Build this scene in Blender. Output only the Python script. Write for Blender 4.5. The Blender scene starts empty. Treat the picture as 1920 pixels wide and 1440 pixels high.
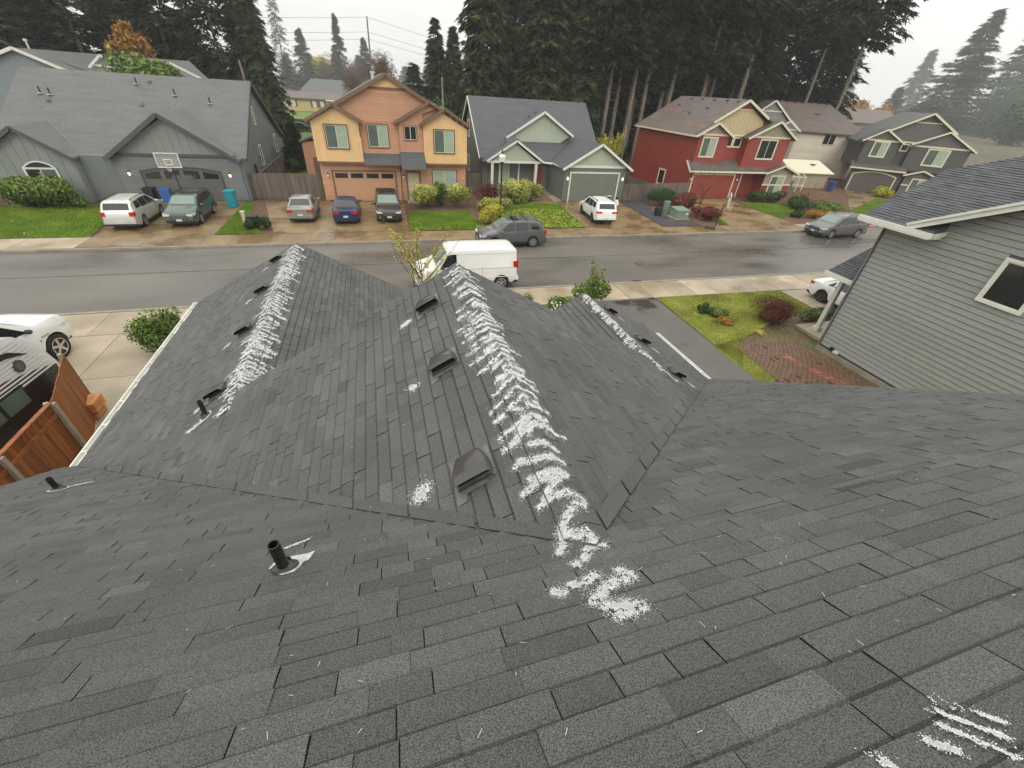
import bpy, math, random
import numpy as np
from mathutils import Vector, Matrix
from math import sin, cos, pi, radians, sqrt, atan2

# ------------------------------------------------------------ camera, sky, light
scene = bpy.context.scene
COL = scene.collection
HC = 8.6
HAZE_D = 0.0006
cam_d = bpy.data.cameras.new("camera"); cam = bpy.data.objects.new("camera", cam_d); COL.objects.link(cam)
RW = ((0.9592864323622745, -0.27637026370162204, 0.05821527314335334),
      (-0.11725718802842722, -0.5772265062755181, -0.8081214712582665),
      (0.2569441428430027, 0.7683938038495984, -0.586131955846309))
mw = Matrix(((RW[0][0], -RW[1][0], -RW[2][0], 0), (RW[0][1], -RW[1][1], -RW[2][1], 0),
             (RW[0][2], -RW[1][2], -RW[2][2], HC), (0, 0, 0, 1)))
cam.matrix_world = mw
cam_d.sensor_width = 36.0; cam_d.lens = 766.56 / 1920 * 36.0
cam_d.clip_start = 0.05; cam_d.clip_end = 3000
scene.camera = cam
world = bpy.data.worlds.new("World"); scene.world = world; world.use_nodes = True
wn = world.node_tree.nodes; wl = world.node_tree.links; wn.clear()
SUN_EL, SUN_ROT = 38.0, 200.0
sky = wn.new("ShaderNodeTexSky"); sky.sky_type = 'NISHITA'; sky.sun_disc = False
sky.sun_elevation = radians(SUN_EL); sky.sun_rotation = radians(SUN_ROT)
hs = wn.new("ShaderNodeHueSaturation"); hs.inputs['Saturation'].default_value = 0.12
wl.new(sky.outputs[0], hs.inputs['Color'])
# overcast cloud layer: luminance rises from horizon to zenith (1 + 2 sin) / 3
tc = wn.new("ShaderNodeTexCoord"); sep = wn.new("ShaderNodeSeparateXYZ"); wl.new(tc.outputs['Generated'], sep.inputs[0])
mr = wn.new("ShaderNodeMapRange"); mr.inputs[1].default_value = 0.0; mr.inputs[2].default_value = 1.0
mr.inputs[3].default_value = 9.3; mr.inputs[4].default_value = 18.5
wl.new(sep.outputs['Z'], mr.inputs[0])
nz = wn.new("ShaderNodeTexNoise"); nz.inputs['Scale'].default_value = 2.2; nz.inputs['Detail'].default_value = 4
wl.new(tc.outputs['Generated'], nz.inputs['Vector'])
mr2 = wn.new("ShaderNodeMapRange"); mr2.inputs[1].default_value = 0.3; mr2.inputs[2].default_value = 0.7
mr2.inputs[3].default_value = 0.93; mr2.inputs[4].default_value = 1.07; wl.new(nz.outputs['Fac'], mr2.inputs[0])
mm = wn.new("ShaderNodeMath"); mm.operation = 'MULTIPLY'; wl.new(mr.outputs[0], mm.inputs[0]); wl.new(mr2.outputs[0], mm.inputs[1])
tint = wn.new("ShaderNodeMix"); tint.data_type = 'RGBA'; tint.blend_type = 'MULTIPLY'; tint.inputs[0].default_value = 1.0
wl.new(mm.outputs[0], tint.inputs[6]); tint.inputs[7].default_value = (1.0, 0.995, 0.94, 1)
mixw = wn.new("ShaderNodeMix"); mixw.data_type = 'RGBA'; mixw.inputs[0].default_value = 0.88
wl.new(hs.outputs[0], mixw.inputs[6]); wl.new(tint.outputs[2], mixw.inputs[7])
bg = wn.new("ShaderNodeBackground"); bg.inputs['Strength'].default_value = 0.1
wo = wn.new("ShaderNodeOutputWorld"); wl.new(mixw.outputs[2], bg.inputs[0]); wl.new(bg.outputs[0], wo.inputs[0])
sd = bpy.data.lights.new("sun", 'SUN'); sd.energy = 0.6; sd.angle = radians(25); sd.color = (1, 0.96, 0.9)
sun = bpy.data.objects.new("sun", sd); COL.objects.link(sun)
# sun_rotation 0 is +Y, clockwise
az = radians(SUN_ROT); sv = Vector((sin(az) * cos(radians(SUN_EL)), cos(az) * cos(radians(SUN_EL)), sin(radians(SUN_EL))))
sun.rotation_euler = sv.to_track_quat('Z', 'Y').to_euler()
scene.view_settings.view_transform = 'Standard'; scene.view_settings.look = 'None'
scene.view_settings.exposure = 0.25; scene.view_settings.gamma = 1.0; scene.view_settings.use_curve_mapping = False
scene.render.engine = 'CYCLES'
scene.cycles.max_bounces = 4; scene.cycles.diffuse_bounces = 2; scene.cycles.glossy_bounces = 2
scene.cycles.transparent_max_bounces = 6; scene.cycles.volume_bounces = 0
scene.cycles.use_denoising = True

# ------------------------------------------------------------ helpers
rnd = random.Random(7)
ROOT = {}     # object name -> (loc, rz) of its root

def props(o, label=None, cat=None, group=None, kind=None):
    if label: o["label"] = label
    if cat: o["category"] = cat
    if group: o["group"] = group
    if kind: o["kind"] = kind
    return o

def thing(name, label, cat, loc=(0, 0, 0), rz=0.0, group=None):
    o = bpy.data.objects.new(name, None); COL.objects.link(o)
    o.empty_display_size = 0.3
    o.location = loc; o.rotation_euler = (0, 0, rz)
    ROOT[o.name] = (Vector(loc), rz)
    return props(o, label, cat, group)

def copy_tree(o, parent=None):
    c = o.copy(); COL.objects.link(c)
    if parent: c.parent = parent
    for ch in list(o.children): copy_tree(ch, c)
    return c

class MB:
    def __init__(s): s.v = []; s.f = []; s.t = []; s.m = []
    def poly(s, pts, tone=0.0, mi=0):
        n = len(s.v); s.v += [tuple(p) for p in pts]; s.f.append(tuple(range(n, n + len(pts)))); s.t.append(tone); s.m.append(mi)
    def faces(s, pts, fs, tone=0.0, mi=0):
        n = len(s.v); s.v += [tuple(p) for p in pts]
        for f in fs: s.f.append(tuple(n + i for i in f)); s.t.append(tone); s.m.append(mi)
    def box(s, c, d, rz=0.0, tone=0.0, mi=0, taper=1.0):
        x, y, z = d[0] / 2, d[1] / 2, d[2] / 2; P = []
        for k, zz in ((1, -z), (taper, z)):
            for a, b in ((-x, -y), (x, -y), (x, y), (-x, y)):
                a *= k; b *= k
                P.append((c[0] + a * cos(rz) - b * sin(rz), c[1] + a * sin(rz) + b * cos(rz), c[2] + zz))
        s.faces(P, ((3, 2, 1, 0), (4, 5, 6, 7), (0, 1, 5, 4), (1, 2, 6, 5), (2, 3, 7, 6), (3, 0, 4, 7)), tone, mi)
    def bb(s, x0, x1, y0, y1, z0, z1, tone=0.0, mi=0):
        s.box(((x0 + x1) / 2, (y0 + y1) / 2, (z0 + z1) / 2), (x1 - x0, y1 - y0, z1 - z0), 0, tone, mi)
    def beam(s, p, q, w, h, up=(0, 0, 1), tone=0.0, mi=0):
        p = Vector(p); q = Vector(q); d = (q - p).normalized(); u = Vector(up)
        sd_ = d.cross(u)
        if sd_.length < 1e-4: sd_ = d.cross(Vector((1, 0, 0)))
        sd_.normalize(); u = sd_.cross(d).normalized()
        P = []
        for b in (p, q):
            for a, c in ((-1, -1), (1, -1), (1, 1), (-1, 1)): P.append(b + sd_ * (a * w / 2) + u * (c * h / 2))
        s.faces(P, ((3, 2, 1, 0), (4, 5, 6, 7), (0, 1, 5, 4), (1, 2, 6, 5), (2, 3, 7, 6), (3, 0, 4, 7)), tone, mi)
    def cyl(s, p, q, r0, r1=None, n=10, tone=0.0, mi=0, caps=True):
        r1 = r0 if r1 is None else r1
        p = Vector(p); q = Vector(q); d = (q - p).normalized()
        a = d.orthogonal().normalized(); b = d.cross(a)
        P = [p + a * (cos(2 * pi * i / n) * r0) + b * (sin(2 * pi * i / n) * r0) for i in range(n)]
        P += [q + a * (cos(2 * pi * i / n) * r1) + b * (sin(2 * pi * i / n) * r1) for i in range(n)]
        fs = [(i, (i + 1) % n, n + (i + 1) % n, n + i) for i in range(n)]
        if caps: fs += [tuple(range(n - 1, -1, -1)), tuple(range(n, 2 * n))]
        s.faces(P, fs, tone, mi)
    def prism(s, pts, off, tone=0.0, mi=0):
        off = Vector(off); A = [Vector(p) for p in pts]; n = len(A); B = [p + off for p in A]
        s.faces(A + B, [tuple(range(n - 1, -1, -1)), tuple(range(n, 2 * n))] + [(i, (i + 1) % n, n + (i + 1) % n, n + i) for i in range(n)], tone, mi)
    def slab(s, pts, th, tone=0.0, mi=0):
        s.prism([Vector(p) - Vector((0, 0, th)) for p in pts], (0, 0, th), tone, mi)
    def blob(s, c, r, n=8, m=6, tone=0.0, mi=0, jit=0.0):
        P = []; fs = []
        r = (r, r, r) if isinstance(r, (int, float)) else r
        for j in range(m + 1):
            th = pi * j / m
            for i in range(n):
                ph = 2 * pi * i / n; k = 1 + rnd.uniform(-jit, jit)
                P.append((c[0] + r[0] * k * sin(th) * cos(ph), c[1] + r[1] * k * sin(th) * sin(ph), c[2] + r[2] * k * cos(th)))
        for j in range(m):
            for i in range(n): fs.append((j * n + i, (j + 1) * n + i, (j + 1) * n + (i + 1) % n, j * n + (i + 1) % n))
        s.faces(P, fs, tone, mi)
    def build(s, name, mat, parent=None, smooth=False, kind=None, label=None, local=False, sharp=None):
        if not s.f: return None
        me = bpy.data.meshes.new(name)
        V = s.v
        if parent is not None and not local:
            r = parent
            while r.parent: r = r.parent
            loc, rz = ROOT.get(r.name, (Vector((0, 0, 0)), 0))
            c_, s_ = cos(-rz), sin(-rz)
            V = [((x - loc[0]) * c_ - (y - loc[1]) * s_, (x - loc[0]) * s_ + (y - loc[1]) * c_, z - loc[2]) for x, y, z in V]
        me.from_pydata([tuple(v) for v in V], [], s.f)
        for mt in (mat if isinstance(mat, (list, tuple)) else [mat]): me.materials.append(mt)
        if len(me.materials) > 1: me.polygons.foreach_set('material_index', s.m)
        if any(s.t):
            at = me.attributes.new('tone', 'FLOAT', 'FACE'); at.data.foreach_set('value', s.t)
        if smooth:
            me.polygons.foreach_set('use_smooth', [True] * len(me.polygons))
            me.set_sharp_from_angle(angle=radians(sharp or 35))
        me.update()
        o = bpy.data.objects.new(name, me); COL.objects.link(o)
        if parent is not None: o.parent = parent
        if kind: o['kind'] = kind
        if label: o['label'] = label
        return o

def np_mesh(name, V, F, tones=None, mat=None, smooth=False):
    me = bpy.data.meshes.new(name); V = np.asarray(V, np.float32); F = np.asarray(F, np.int32); k = F.shape[1]
    me.vertices.add(len(V)); me.vertices.foreach_set('co', V.ravel())
    me.loops.add(F.size); me.loops.foreach_set('vertex_index', F.ravel())
    me.polygons.add(len(F)); me.polygons.foreach_set('loop_start', np.arange(0, F.size, k, dtype=np.int32))
    if tones is not None:
        at = me.attributes.new('tone', 'FLOAT', 'FACE'); at.data.foreach_set('value', np.asarray(tones, np.float32))
    if smooth: me.polygons.foreach_set('use_smooth', np.ones(len(F), bool))
    if mat: me.materials.append(mat)
    me.update(); me.validate()
    return me

def link(name, me, parent=None, kind=None, loc=None):
    o = bpy.data.objects.new(name, me); COL.objects.link(o)
    if parent: o.parent = parent
    if kind: o['kind'] = kind
    if loc: o.location = loc
    return o

def struct(o, label=None): o['kind'] = 'structure'; return o

# ------------------------------------------------------------ materials
MATS = {}
def mat(name, c, r=0.7, var=0.15, sc=2.0, fine=0.0, fsc=60.0, bump=0.0, c2=None, c2sc=0.6, c2r=None, c2lo=0.45, c2hi=0.6, st=(1, 1, 1),
        metal=0.0, tonek=1.0, spec=0.5, coat=0.0, emit=None, es=0.0, tc2=None, sheen=0):
    m = bpy.data.materials.new(name); m.use_nodes = True; N = m.node_tree.nodes; L = m.node_tree.links
    b = N['Principled BSDF']; b.inputs['Roughness'].default_value = r; b.inputs['Metallic'].default_value = metal
    b.inputs['Specular IOR Level'].default_value = spec; b.inputs['Coat Weight'].default_value = coat
    tcn = N.new('ShaderNodeTexCoord'); mp = N.new('ShaderNodeMapping'); mp.inputs['Scale'].default_value = st
    L.new(tcn.outputs['Object'], mp.inputs[0])
    def noise(scale, det=4):
        n = N.new('ShaderNodeTexNoise'); n.inputs['Scale'].default_value = scale; n.inputs['Detail'].default_value = det
        L.new(mp.outputs[0], n.inputs['Vector']); return n
    def rng(src, a, b_, lo=0.3, hi=0.7):
        q = N.new('ShaderNodeMapRange'); q.inputs[1].default_value = lo; q.inputs[2].default_value = hi
        q.inputs[3].default_value = a; q.inputs[4].default_value = b_; L.new(src, q.inputs[0]); return q.outputs[0]
    def mul(x, y):
        q = N.new('ShaderNodeMath'); q.operation = 'MULTIPLY'; L.new(x, q.inputs[0])
        if isinstance(y, float): q.inputs[1].default_value = y
        else: L.new(y, q.inputs[1])
        return q.outputs[0]
    fac = rng(noise(sc).outputs['Fac'], 1 - var, 1 + var)
    at = N.new('ShaderNodeAttribute'); at.attribute_name = 'tone'
    if tc2 is None:
        ad = N.new('ShaderNodeMath'); ad.operation = 'MULTIPLY_ADD'; L.new(at.outputs['Fac'], ad.inputs[0]); ad.inputs[1].default_value = tonek; ad.inputs[2].default_value = 1.0
        fac = mul(fac, ad.outputs[0])
    if fine: fac = mul(fac, rng(noise(fsc, 2).outputs['Fac'], 1 - fine, 1 + fine, 0.35, 0.65))
    rgb = N.new('ShaderNodeRGB'); rgb.outputs[0].default_value = (*c, 1); src = rgb.outputs[0]
    if tc2 is not None:
        mx = N.new('ShaderNodeMix'); mx.data_type = 'RGBA'; L.new(at.outputs['Fac'], mx.inputs[0]); L.new(src, mx.inputs[6]); mx.inputs[7].default_value = (*tc2, 1); src = mx.outputs[2]
    if c2 is not None:
        w = rng(noise(c2sc, 5).outputs['Fac'], 0, 1, c2lo, c2hi)
        mx = N.new('ShaderNodeMix'); mx.data_type = 'RGBA'; L.new(w, mx.inputs[0]); L.new(src, mx.inputs[6]); mx.inputs[7].default_value = (*c2, 1); src = mx.outputs[2]
        if c2r is not None:
            L.new(rng(w, r, c2r, 0, 1), b.inputs['Roughness'])
    mx = N.new('ShaderNodeVectorMath'); mx.operation = 'SCALE'; L.new(src, mx.inputs[0]); L.new(fac, mx.inputs['Scale'])
    L.new(mx.outputs[0], b.inputs['Base Color'])
    if bump:
        bp = N.new('ShaderNodeBump'); bp.inputs['Strength'].default_value = bump; bp.inputs['Distance'].default_value = 0.01
        L.new(noise(fsc, 3).outputs['Fac'], bp.inputs['Height']); L.new(bp.outputs[0], b.inputs['Normal'])
    if emit: b.inputs['Emission Color'].default_value = (*emit, 1); b.inputs['Emission Strength'].default_value = es
    MATS[name] = m; return m

M = {}
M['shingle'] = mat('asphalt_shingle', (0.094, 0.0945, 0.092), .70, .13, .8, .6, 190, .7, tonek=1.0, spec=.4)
M['shingle_n'] = mat('shingle_neighbor', (0.085, 0.088, 0.097), .75, .12, 2, .3, 60, .3, spec=.4)
M['roof_far'] = mat('far_roof_grey', (0.115, 0.117, 0.115), .7, .12, .7, .25, 9, .5, st=(1, 1, 7))
M['roof_farb'] = mat('far_roof_brown', (0.14, 0.115, 0.105), .7, .15, .7, .25, 9, .5, st=(1, 1, 7), c2=(.2, .12, .09), c2sc=.25, c2lo=.5, c2hi=.75)
M['roof_dark'] = mat('far_roof_dark', (0.08, 0.083, 0.09), .7, .12, .7, .25, 9, .5, st=(1, 1, 7))
M['roof_brown'] = mat('porch_roof_brown', (0.10, 0.085, 0.072), .7, .15, .7, .25, 9, .5)
M['black_metal'] = mat('vent_black', (0.06, 0.056, 0.052), .24, .1, 4, .1, 40, .05)
M['core'] = mat('asphalt_core', (0.012, 0.012, 0.012), .9, .2)
M['abs'] = mat('abs_pipe', (0.012, 0.012, 0.012), .4, .1)
M['rubber'] = mat('boot_rubber', (0.05, 0.048, 0.045), .5, .2, 30)
M['flash'] = mat('flashing_metal', (0.55, 0.56, 0.53), .45, .15, 12, .1, 80)
M['flashd'] = mat('flashing_dull', (0.13, 0.125, 0.12), .5, .25, 12)
M['flashv'] = mat('vent_flange', (0.13, 0.125, 0.12), .45, .25, 12)
M['clearboard'] = mat('clear_board', (0.5, 0.52, 0.5), .1, 0)
M['clearboard'].node_tree.nodes['Principled BSDF'].inputs['Alpha'].default_value = .3
M['gutter'] = mat('gutter_white', (0.74, 0.74, 0.68), .5, .08, 3)
M['white'] = mat('white_trim', (0.68, 0.68, 0.6), .55, .06, 3)
M['cream'] = mat('cream_trim', (0.66, 0.62, 0.46), .55, .06, 3)
M['powder'] = mat('white_powder', (0.8, 0.8, 0.8), .9, .1, 20)
M['asphalt'] = mat('wet_asphalt', (0.135, 0.122, 0.105), .5, .16, .35, .25, 40, .3, c2=(.092, .08, .067), c2sc=.3, c2r=.22, c2lo=.42, c2hi=.62, st=(.35, 1, 1))
M['asphalt2'] = mat('side_asphalt', (0.105, 0.1, 0.09), .55, .12, .5, .2, 40, .3, c2=(.05, .04, .026), c2sc=.33, c2r=.2, c2lo=.56, c2hi=.62)
M['blackstrip'] = mat('dark_gravel_strip', (0.045, 0.045, 0.055), .7, .2, 2, .5, 25, .6)
M['conc'] = mat('dry_concrete', (0.40, 0.33, 0.24), .6, .14, .8, .1, 30, .2, c2=(.30, .235, .15), c2sc=.5, c2r=.35)
M['concwet'] = mat('wet_concrete', (0.235, 0.165, 0.085), .42, .2, 1.2, .1, 30, .15, c2=(.17, .11, .05), c2sc=.45, c2r=.2)
M['kerb'] = mat('kerb_concrete', (0.27, 0.235, 0.19), .6, .2, 1.5, .15, 30, .2)
M['grass'] = mat('grass_ground', (0.10, 0.17, 0.016), .9, .3, .8, .35, 14, .8, c2=(.15, .17, .018), c2sc=.5)
M['blade'] = mat('grass_blade', (0.12, 0.24, 0.012), .8, .25, .7, tc2=(.27, .29, .02))
M['moss'] = mat('mossy_lawn', (0.27, 0.28, 0.05), .95, .3, 1.2, .45, 12, .9, c2=(.12, .085, .045), c2sc=.6, c2lo=.55, c2hi=.7)
M['mossb'] = mat('mossy_blade', (0.20, 0.24, 0.03), .85, .3, .8, tc2=(.52, .50, .13))
M['soil'] = mat('bark_mulch', (0.12, 0.062, 0.038), .95, .3, 4, .45, 14, .8)
M['mud'] = mat('muddy_yard', (0.12, 0.082, 0.04), .8, .25, 1.5, .35, 12, .6, c2=(.075, .085, .02), c2sc=1.0, c2lo=.5, c2hi=.65)
M['ground'] = mat('rough_ground', (0.07, 0.075, 0.03), .95, .3, .2, .3, 3, .3, c2=(.1, .07, .045), c2sc=.08)
M['brick'] = mat('paver_brick', (0.145, 0.088, 0.056), .6, .2, 3, .25, 30, .3, tc2=(.40, .095, .055))
M['dirtleaf'] = mat('fallen_leaf', (0.42, 0.38, 0.05), .7, .2, 3, tc2=(.55, .5, .1))
M['nsiding'] = mat('neighbor_siding', (0.285, 0.295, 0.265), .6, .08, .6, .05, 20, .05, st=(1, .3, 1))
M['asiding'] = mat('slate_siding', (0.155, 0.17, 0.165), .65, .06, 1)
M['agable'] = mat('light_slate_panel', (0.225, 0.24, 0.225), .65, .06, 1)
M['adark'] = mat('slate_trim', (0.07, 0.075, 0.075), .6, .08, 1)
M['agar'] = mat('slate_garage', (0.12, 0.122, 0.115), .6, .05, 1)
M['borange'] = mat('salmon_siding', (0.50, 0.262, 0.155), .65, .07, 1)
M['bpeach'] = mat('peach_panel', (0.74, 0.49, 0.24), .65, .08, 1)
M['bbrown'] = mat('brown_trim', (0.17, 0.10, 0.065), .6, .1, 1)
M['bgar'] = mat('peach_garage', (0.50, 0.28, 0.165), .6, .05, 1)
M['cwall'] = mat('grey_green_siding', (0.125, 0.14, 0.12), .65, .07, 1)
M['cgable'] = mat('sage_panel', (0.40, 0.44, 0.345), .65, .06, 1)
M['cgar'] = mat('grey_green_garage', (0.155, 0.17, 0.135), .6, .05, 1)
M['dred'] = mat('barn_red_siding', (0.26, 0.04, 0.028), .6, .08, 1)
M['dbeige'] = mat('beige_panel', (0.52, 0.42, 0.25), .65, .07, 1)
M['dtaupe'] = mat('taupe_panel', (0.33, 0.28, 0.20), .65, .07, 1)
M['etan'] = mat('tan_siding', (0.66, 0.60, 0.47), .65, .06, 1)
M['egrey'] = mat('warm_grey_panel', (0.25, 0.24, 0.21), .65, .06, 1)
M['fdark'] = mat('charcoal_siding', (0.075, 0.075, 0.07), .65, .07, 1)
M['fpanel'] = mat('charcoal_panel', (0.125, 0.118, 0.105), .65, .07, 1)
M['fgar'] = mat('taupe_garage', (0.10, 0.085, 0.075), .6, .06, 1)
M['yhouse'] = mat('pale_yellow_wall', (0.6, 0.47, 0.22), .7, .06, 1)
M['blueg'] = mat('blue_grey_wall', (0.2, 0.23, 0.26), .7, .06, 1)
M['glass'] = mat('window_glass', (0.02, 0.024, 0.024), .06, .1, 1, spec=.6)
M['glassg'] = mat('window_green_shade', (0.10, 0.135, 0.11), .12, .15, 1.5, spec=.6)
M['blind'] = mat('window_blind', (0.34, 0.42, 0.32), .2, .1, 2, spec=.6)
M['door'] = mat('front_door_cream', (0.50, 0.45, 0.30), .5, .05)
M['lampglow'] = mat('lit_bulb', (0.9, 0.8, 0.5), .4, 0, emit=(1, .75, .35), es=2.2)
M['frost'] = mat('frosted_lamp', (0.75, 0.75, 0.72), .35, .05)
M['ironblk'] = mat('black_iron', (0.015, 0.014, 0.014), .45, .1)
M['cedar'] = mat('stained_cedar', (0.27, 0.085, 0.016), .6, .3, 1.2, .2, 30, .15, st=(6, 6, .5), c2=(.16, .045, .01), c2sc=1.0, c2lo=.5, c2hi=.75)
M['cedarnew'] = mat('fresh_cedar', (0.6, 0.27, 0.09), .6, .2, 3)
M['oldwood'] = mat('weathered_wood', (0.145, 0.115, 0.095), .8, .25, 1.5, .2, 20, .2, st=(6, 6, .6))
M['steelpost'] = mat('galvanised_post', (0.32, 0.28, 0.22), .5, .15)
M['bark'] = mat('fir_bark', (0.10, 0.072, 0.05), .9, .3, 1.5, .3, 6, .6, st=(3, 3, .6))
M['barkpale'] = mat('pale_bark', (0.20, 0.165, 0.125), .9, .25, 1.5, .3, 6, .5, st=(3, 3, .6))
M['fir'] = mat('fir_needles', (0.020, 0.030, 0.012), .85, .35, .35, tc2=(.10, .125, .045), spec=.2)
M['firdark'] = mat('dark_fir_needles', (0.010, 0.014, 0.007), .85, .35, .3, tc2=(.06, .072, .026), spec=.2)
M['cedarleaf'] = mat('arborvitae_leaf', (0.035, 0.065, 0.018), .85, .3, .8, tc2=(.09, .13, .035), spec=.2)
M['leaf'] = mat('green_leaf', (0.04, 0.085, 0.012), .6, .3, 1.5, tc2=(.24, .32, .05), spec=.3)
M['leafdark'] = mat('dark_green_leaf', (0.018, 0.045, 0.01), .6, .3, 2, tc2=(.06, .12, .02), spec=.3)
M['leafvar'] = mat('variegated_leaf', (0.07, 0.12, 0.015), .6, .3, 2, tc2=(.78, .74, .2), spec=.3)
M['leafyel'] = mat('yellow_leaf', (0.30, 0.30, 0.03), .6, .25, 2, tc2=(.62, .52, .05), spec=.3)
M['leafor'] = mat('orange_leaf', (0.22, 0.10, 0.02), .7, .25, 2, tc2=(.5, .26, .05), spec=.2)
M['leafred'] = mat('dark_red_leaf', (0.06, 0.014, 0.010), .7, .3, 3, tc2=(.17, .05, .03), spec=.3)
M['twig'] = mat('bare_twig', (0.075, 0.05, 0.035), .9, .3, 2, tc2=(.2, .12, .075))
M['flower'] = mat('white_flower', (0.8, 0.8, 0.75), .7, .05)
M['tyre'] = mat('tyre_rubber', (0.012, 0.012, 0.012), .75, .1)
M['rim'] = mat('alloy_rim', (0.42, 0.42, 0.42), .3, .05, metal=.7)
M['rimd'] = mat('dark_rim', (0.1, 0.1, 0.1), .3, .05, metal=.6)
M['cglass'] = mat('car_glass', (0.012, 0.014, 0.014), .04, 0, spec=.8)
M['wglass'] = mat('windscreen_glass', (0.13, 0.19, 0.155), .05, .1, 2, spec=1.0)
M['tail'] = mat('tail_lamp', (0.45, 0.015, 0.01), .2, 0)
M['head'] = mat('head_lamp', (0.6, 0.62, 0.6), .12, 0)
M['trimblk'] = mat('black_plastic', (0.015, 0.015, 0.016), .5, 0)
M['plate'] = mat('number_plate', (0.6, 0.6, 0.56), .5, 0)
M['chrome'] = mat('chrome', (0.6, 0.6, 0.6), .15, 0, metal=1)
def paint(n, c, metal=0.0, r=.3): M[n] = mat(n, c, r, .03, 1, metal=metal, coat=.6); return M[n]
# ------------------------------------------------------------ building helpers
def clip(poly, ax, val, keep_less):
    out = []; n = len(poly)
    for i in range(n):
        a, b = poly[i], poly[(i + 1) % n]
        ia = (a[ax] <= val) if keep_less else (a[ax] >= val); ib = (b[ax] <= val) if keep_less else (b[ax] >= val)
        if ia: out.append(a)
        if ia != ib:
            t = (val - a[ax]) / (b[ax] - a[ax]); out.append(tuple(a[k] + (b[k] - a[k]) * t for k in range(2)))
    return out

def lap(mb, O, U, Nn, poly, e=0.17, mi=0, single=None, name='board', parent=None, mats=None):
    """lap boards over the convex polygon poly (u,z) on the plane through O spanned by U and Z."""
    O = Vector(O); U = Vector(U); Nn = Vector(Nn)
    z0 = min(p[1] for p in poly); z1 = max(p[1] for p in poly); k = 0; z = z0; objs = []
    while z < z1 - 1e-4:
        ze = min(z + e, z1); q = clip(clip(poly, 1, z, False), 1, ze, True)
        if len(q) >= 3 and ze - z > .01:
            P = []
            for u, zz in q:
                off = 0.005 + 0.030 * (ze - zz) / e
                P.append(O + U * u + Vector((0, 0, zz)) + Nn * off)
            m_ = MB() if single else mb
            t = rnd.uniform(-.05, .05)
            nrm = (P[1] - P[0]).cross(P[2] - P[0])
            if nrm.dot(Nn) < 0: P = P[::-1]
            m_.poly(P, t, mi)
            # underside lip
            us = [u for u, zz in q if abs(zz - z) < 1e-4]
            if len(us) >= 2:
                a = O + U * min(us) + Vector((0, 0, z)); b = O + U * max(us) + Vector((0, 0, z))
                m_.poly([a, b, b + Nn * .035, a + Nn * .035], t, mi)
            if single: objs.append(m_.build(name, mats, parent))
        z += e; k += 1
    return objs

def battens(root, name, O, U, Nn, poly, step, m_, w=.05):
    us = [p[0] for p in poly]; u = min(us) + step * .5; O = Vector(O); U = Vector(U); Nn = Vector(Nn)
    while u < max(us) - .03:
        q = clip(clip(poly, 0, u - .001, False), 0, u + .001, True)
        if len(q) >= 3:
            za, zb = min(p[1] for p in q), max(p[1] for p in q)
            if zb - za > .12:
                b = MB(); b.beam(O + U * u + Vector((0, 0, za + .01)) + Nn * .012, O + U * u + Vector((0, 0, zb - .01)) + Nn * .012, w, .025, up=Nn)
                b.build(name, m_, root)
        u += step

def window(root, O, U, Nn, u0, u1, z0, z1, trim, tw=.09, panes=2, kinds=('glassg', 'blind'), name='window', sill=False, split_v=True, frame=None, arch=0):
    """trim frame standing proud of the wall, sashes and panes as sub-parts"""
    O = Vector(O); U = Vector(U); Nn = Vector(Nn); Z = Vector((0, 0, 1))
    P = lambda u, z, d: O + U * u + Z * z + Nn * (d + .032)
    b = MB()
    b.beam(P(u0 - tw, z1 + tw / 2, .035), P(u1 + tw, z1 + tw / 2, .035), tw, .07, up=Nn)
    b.beam(P(u0 - tw, z0 - tw / 2, .035), P(u1 + tw, z0 - tw / 2, .035), tw, .07, up=Nn)
    b.beam(P(u0 - tw / 2, z0, .033), P(u0 - tw / 2, z1, .033), tw, .066, up=Nn)
    b.beam(P(u1 + tw / 2, z0, .033), P(u1 + tw / 2, z1, .033), tw, .066, up=Nn)
    fr = b.build(name, trim, root)
    s = MB(); w = .035; f = frame or M['cream']
    s.beam(P(u0, z1 - w / 2, .03), P(u1, z1 - w / 2, .03), w, .04, up=Nn); s.beam(P(u0, z0 + w / 2, .03), P(u1, z0 + w / 2, .03), w, .04, up=Nn)
    for i in range(panes + 1):
        u = u0 + (u1 - u0) * i / panes; u = min(max(u, u0 + w / 2), u1 - w / 2)
        s.beam(P(u, z0 + w, .031), P(u, z1 - w, .031), w * (1.3 if 0 < i < panes else 1), .042, up=Nn)
    s.build('sash', f, fr)
    for i in range(panes):
        a = u0 + (u1 - u0) * i / panes + w * .8; c = u0 + (u1 - u0) * (i + 1) / panes - w * .8
        g = MB(); g.poly([P(a, z0 + w, .026), P(c, z0 + w, .026), P(c, z1 - w, .026), P(a, z1 - w, .026)])
        g.build('pane', M[kinds[i % len(kinds)]], fr)
    return fr

def walls(root, poly, y0, y1, m_, name='wall'):
    """polygon in (x,z) extruded along y"""
    b = MB(); b.prism([(x, y0, z) for x, z in poly], (0, y1 - y0, 0)); return b.build(name, m_, root)

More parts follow.
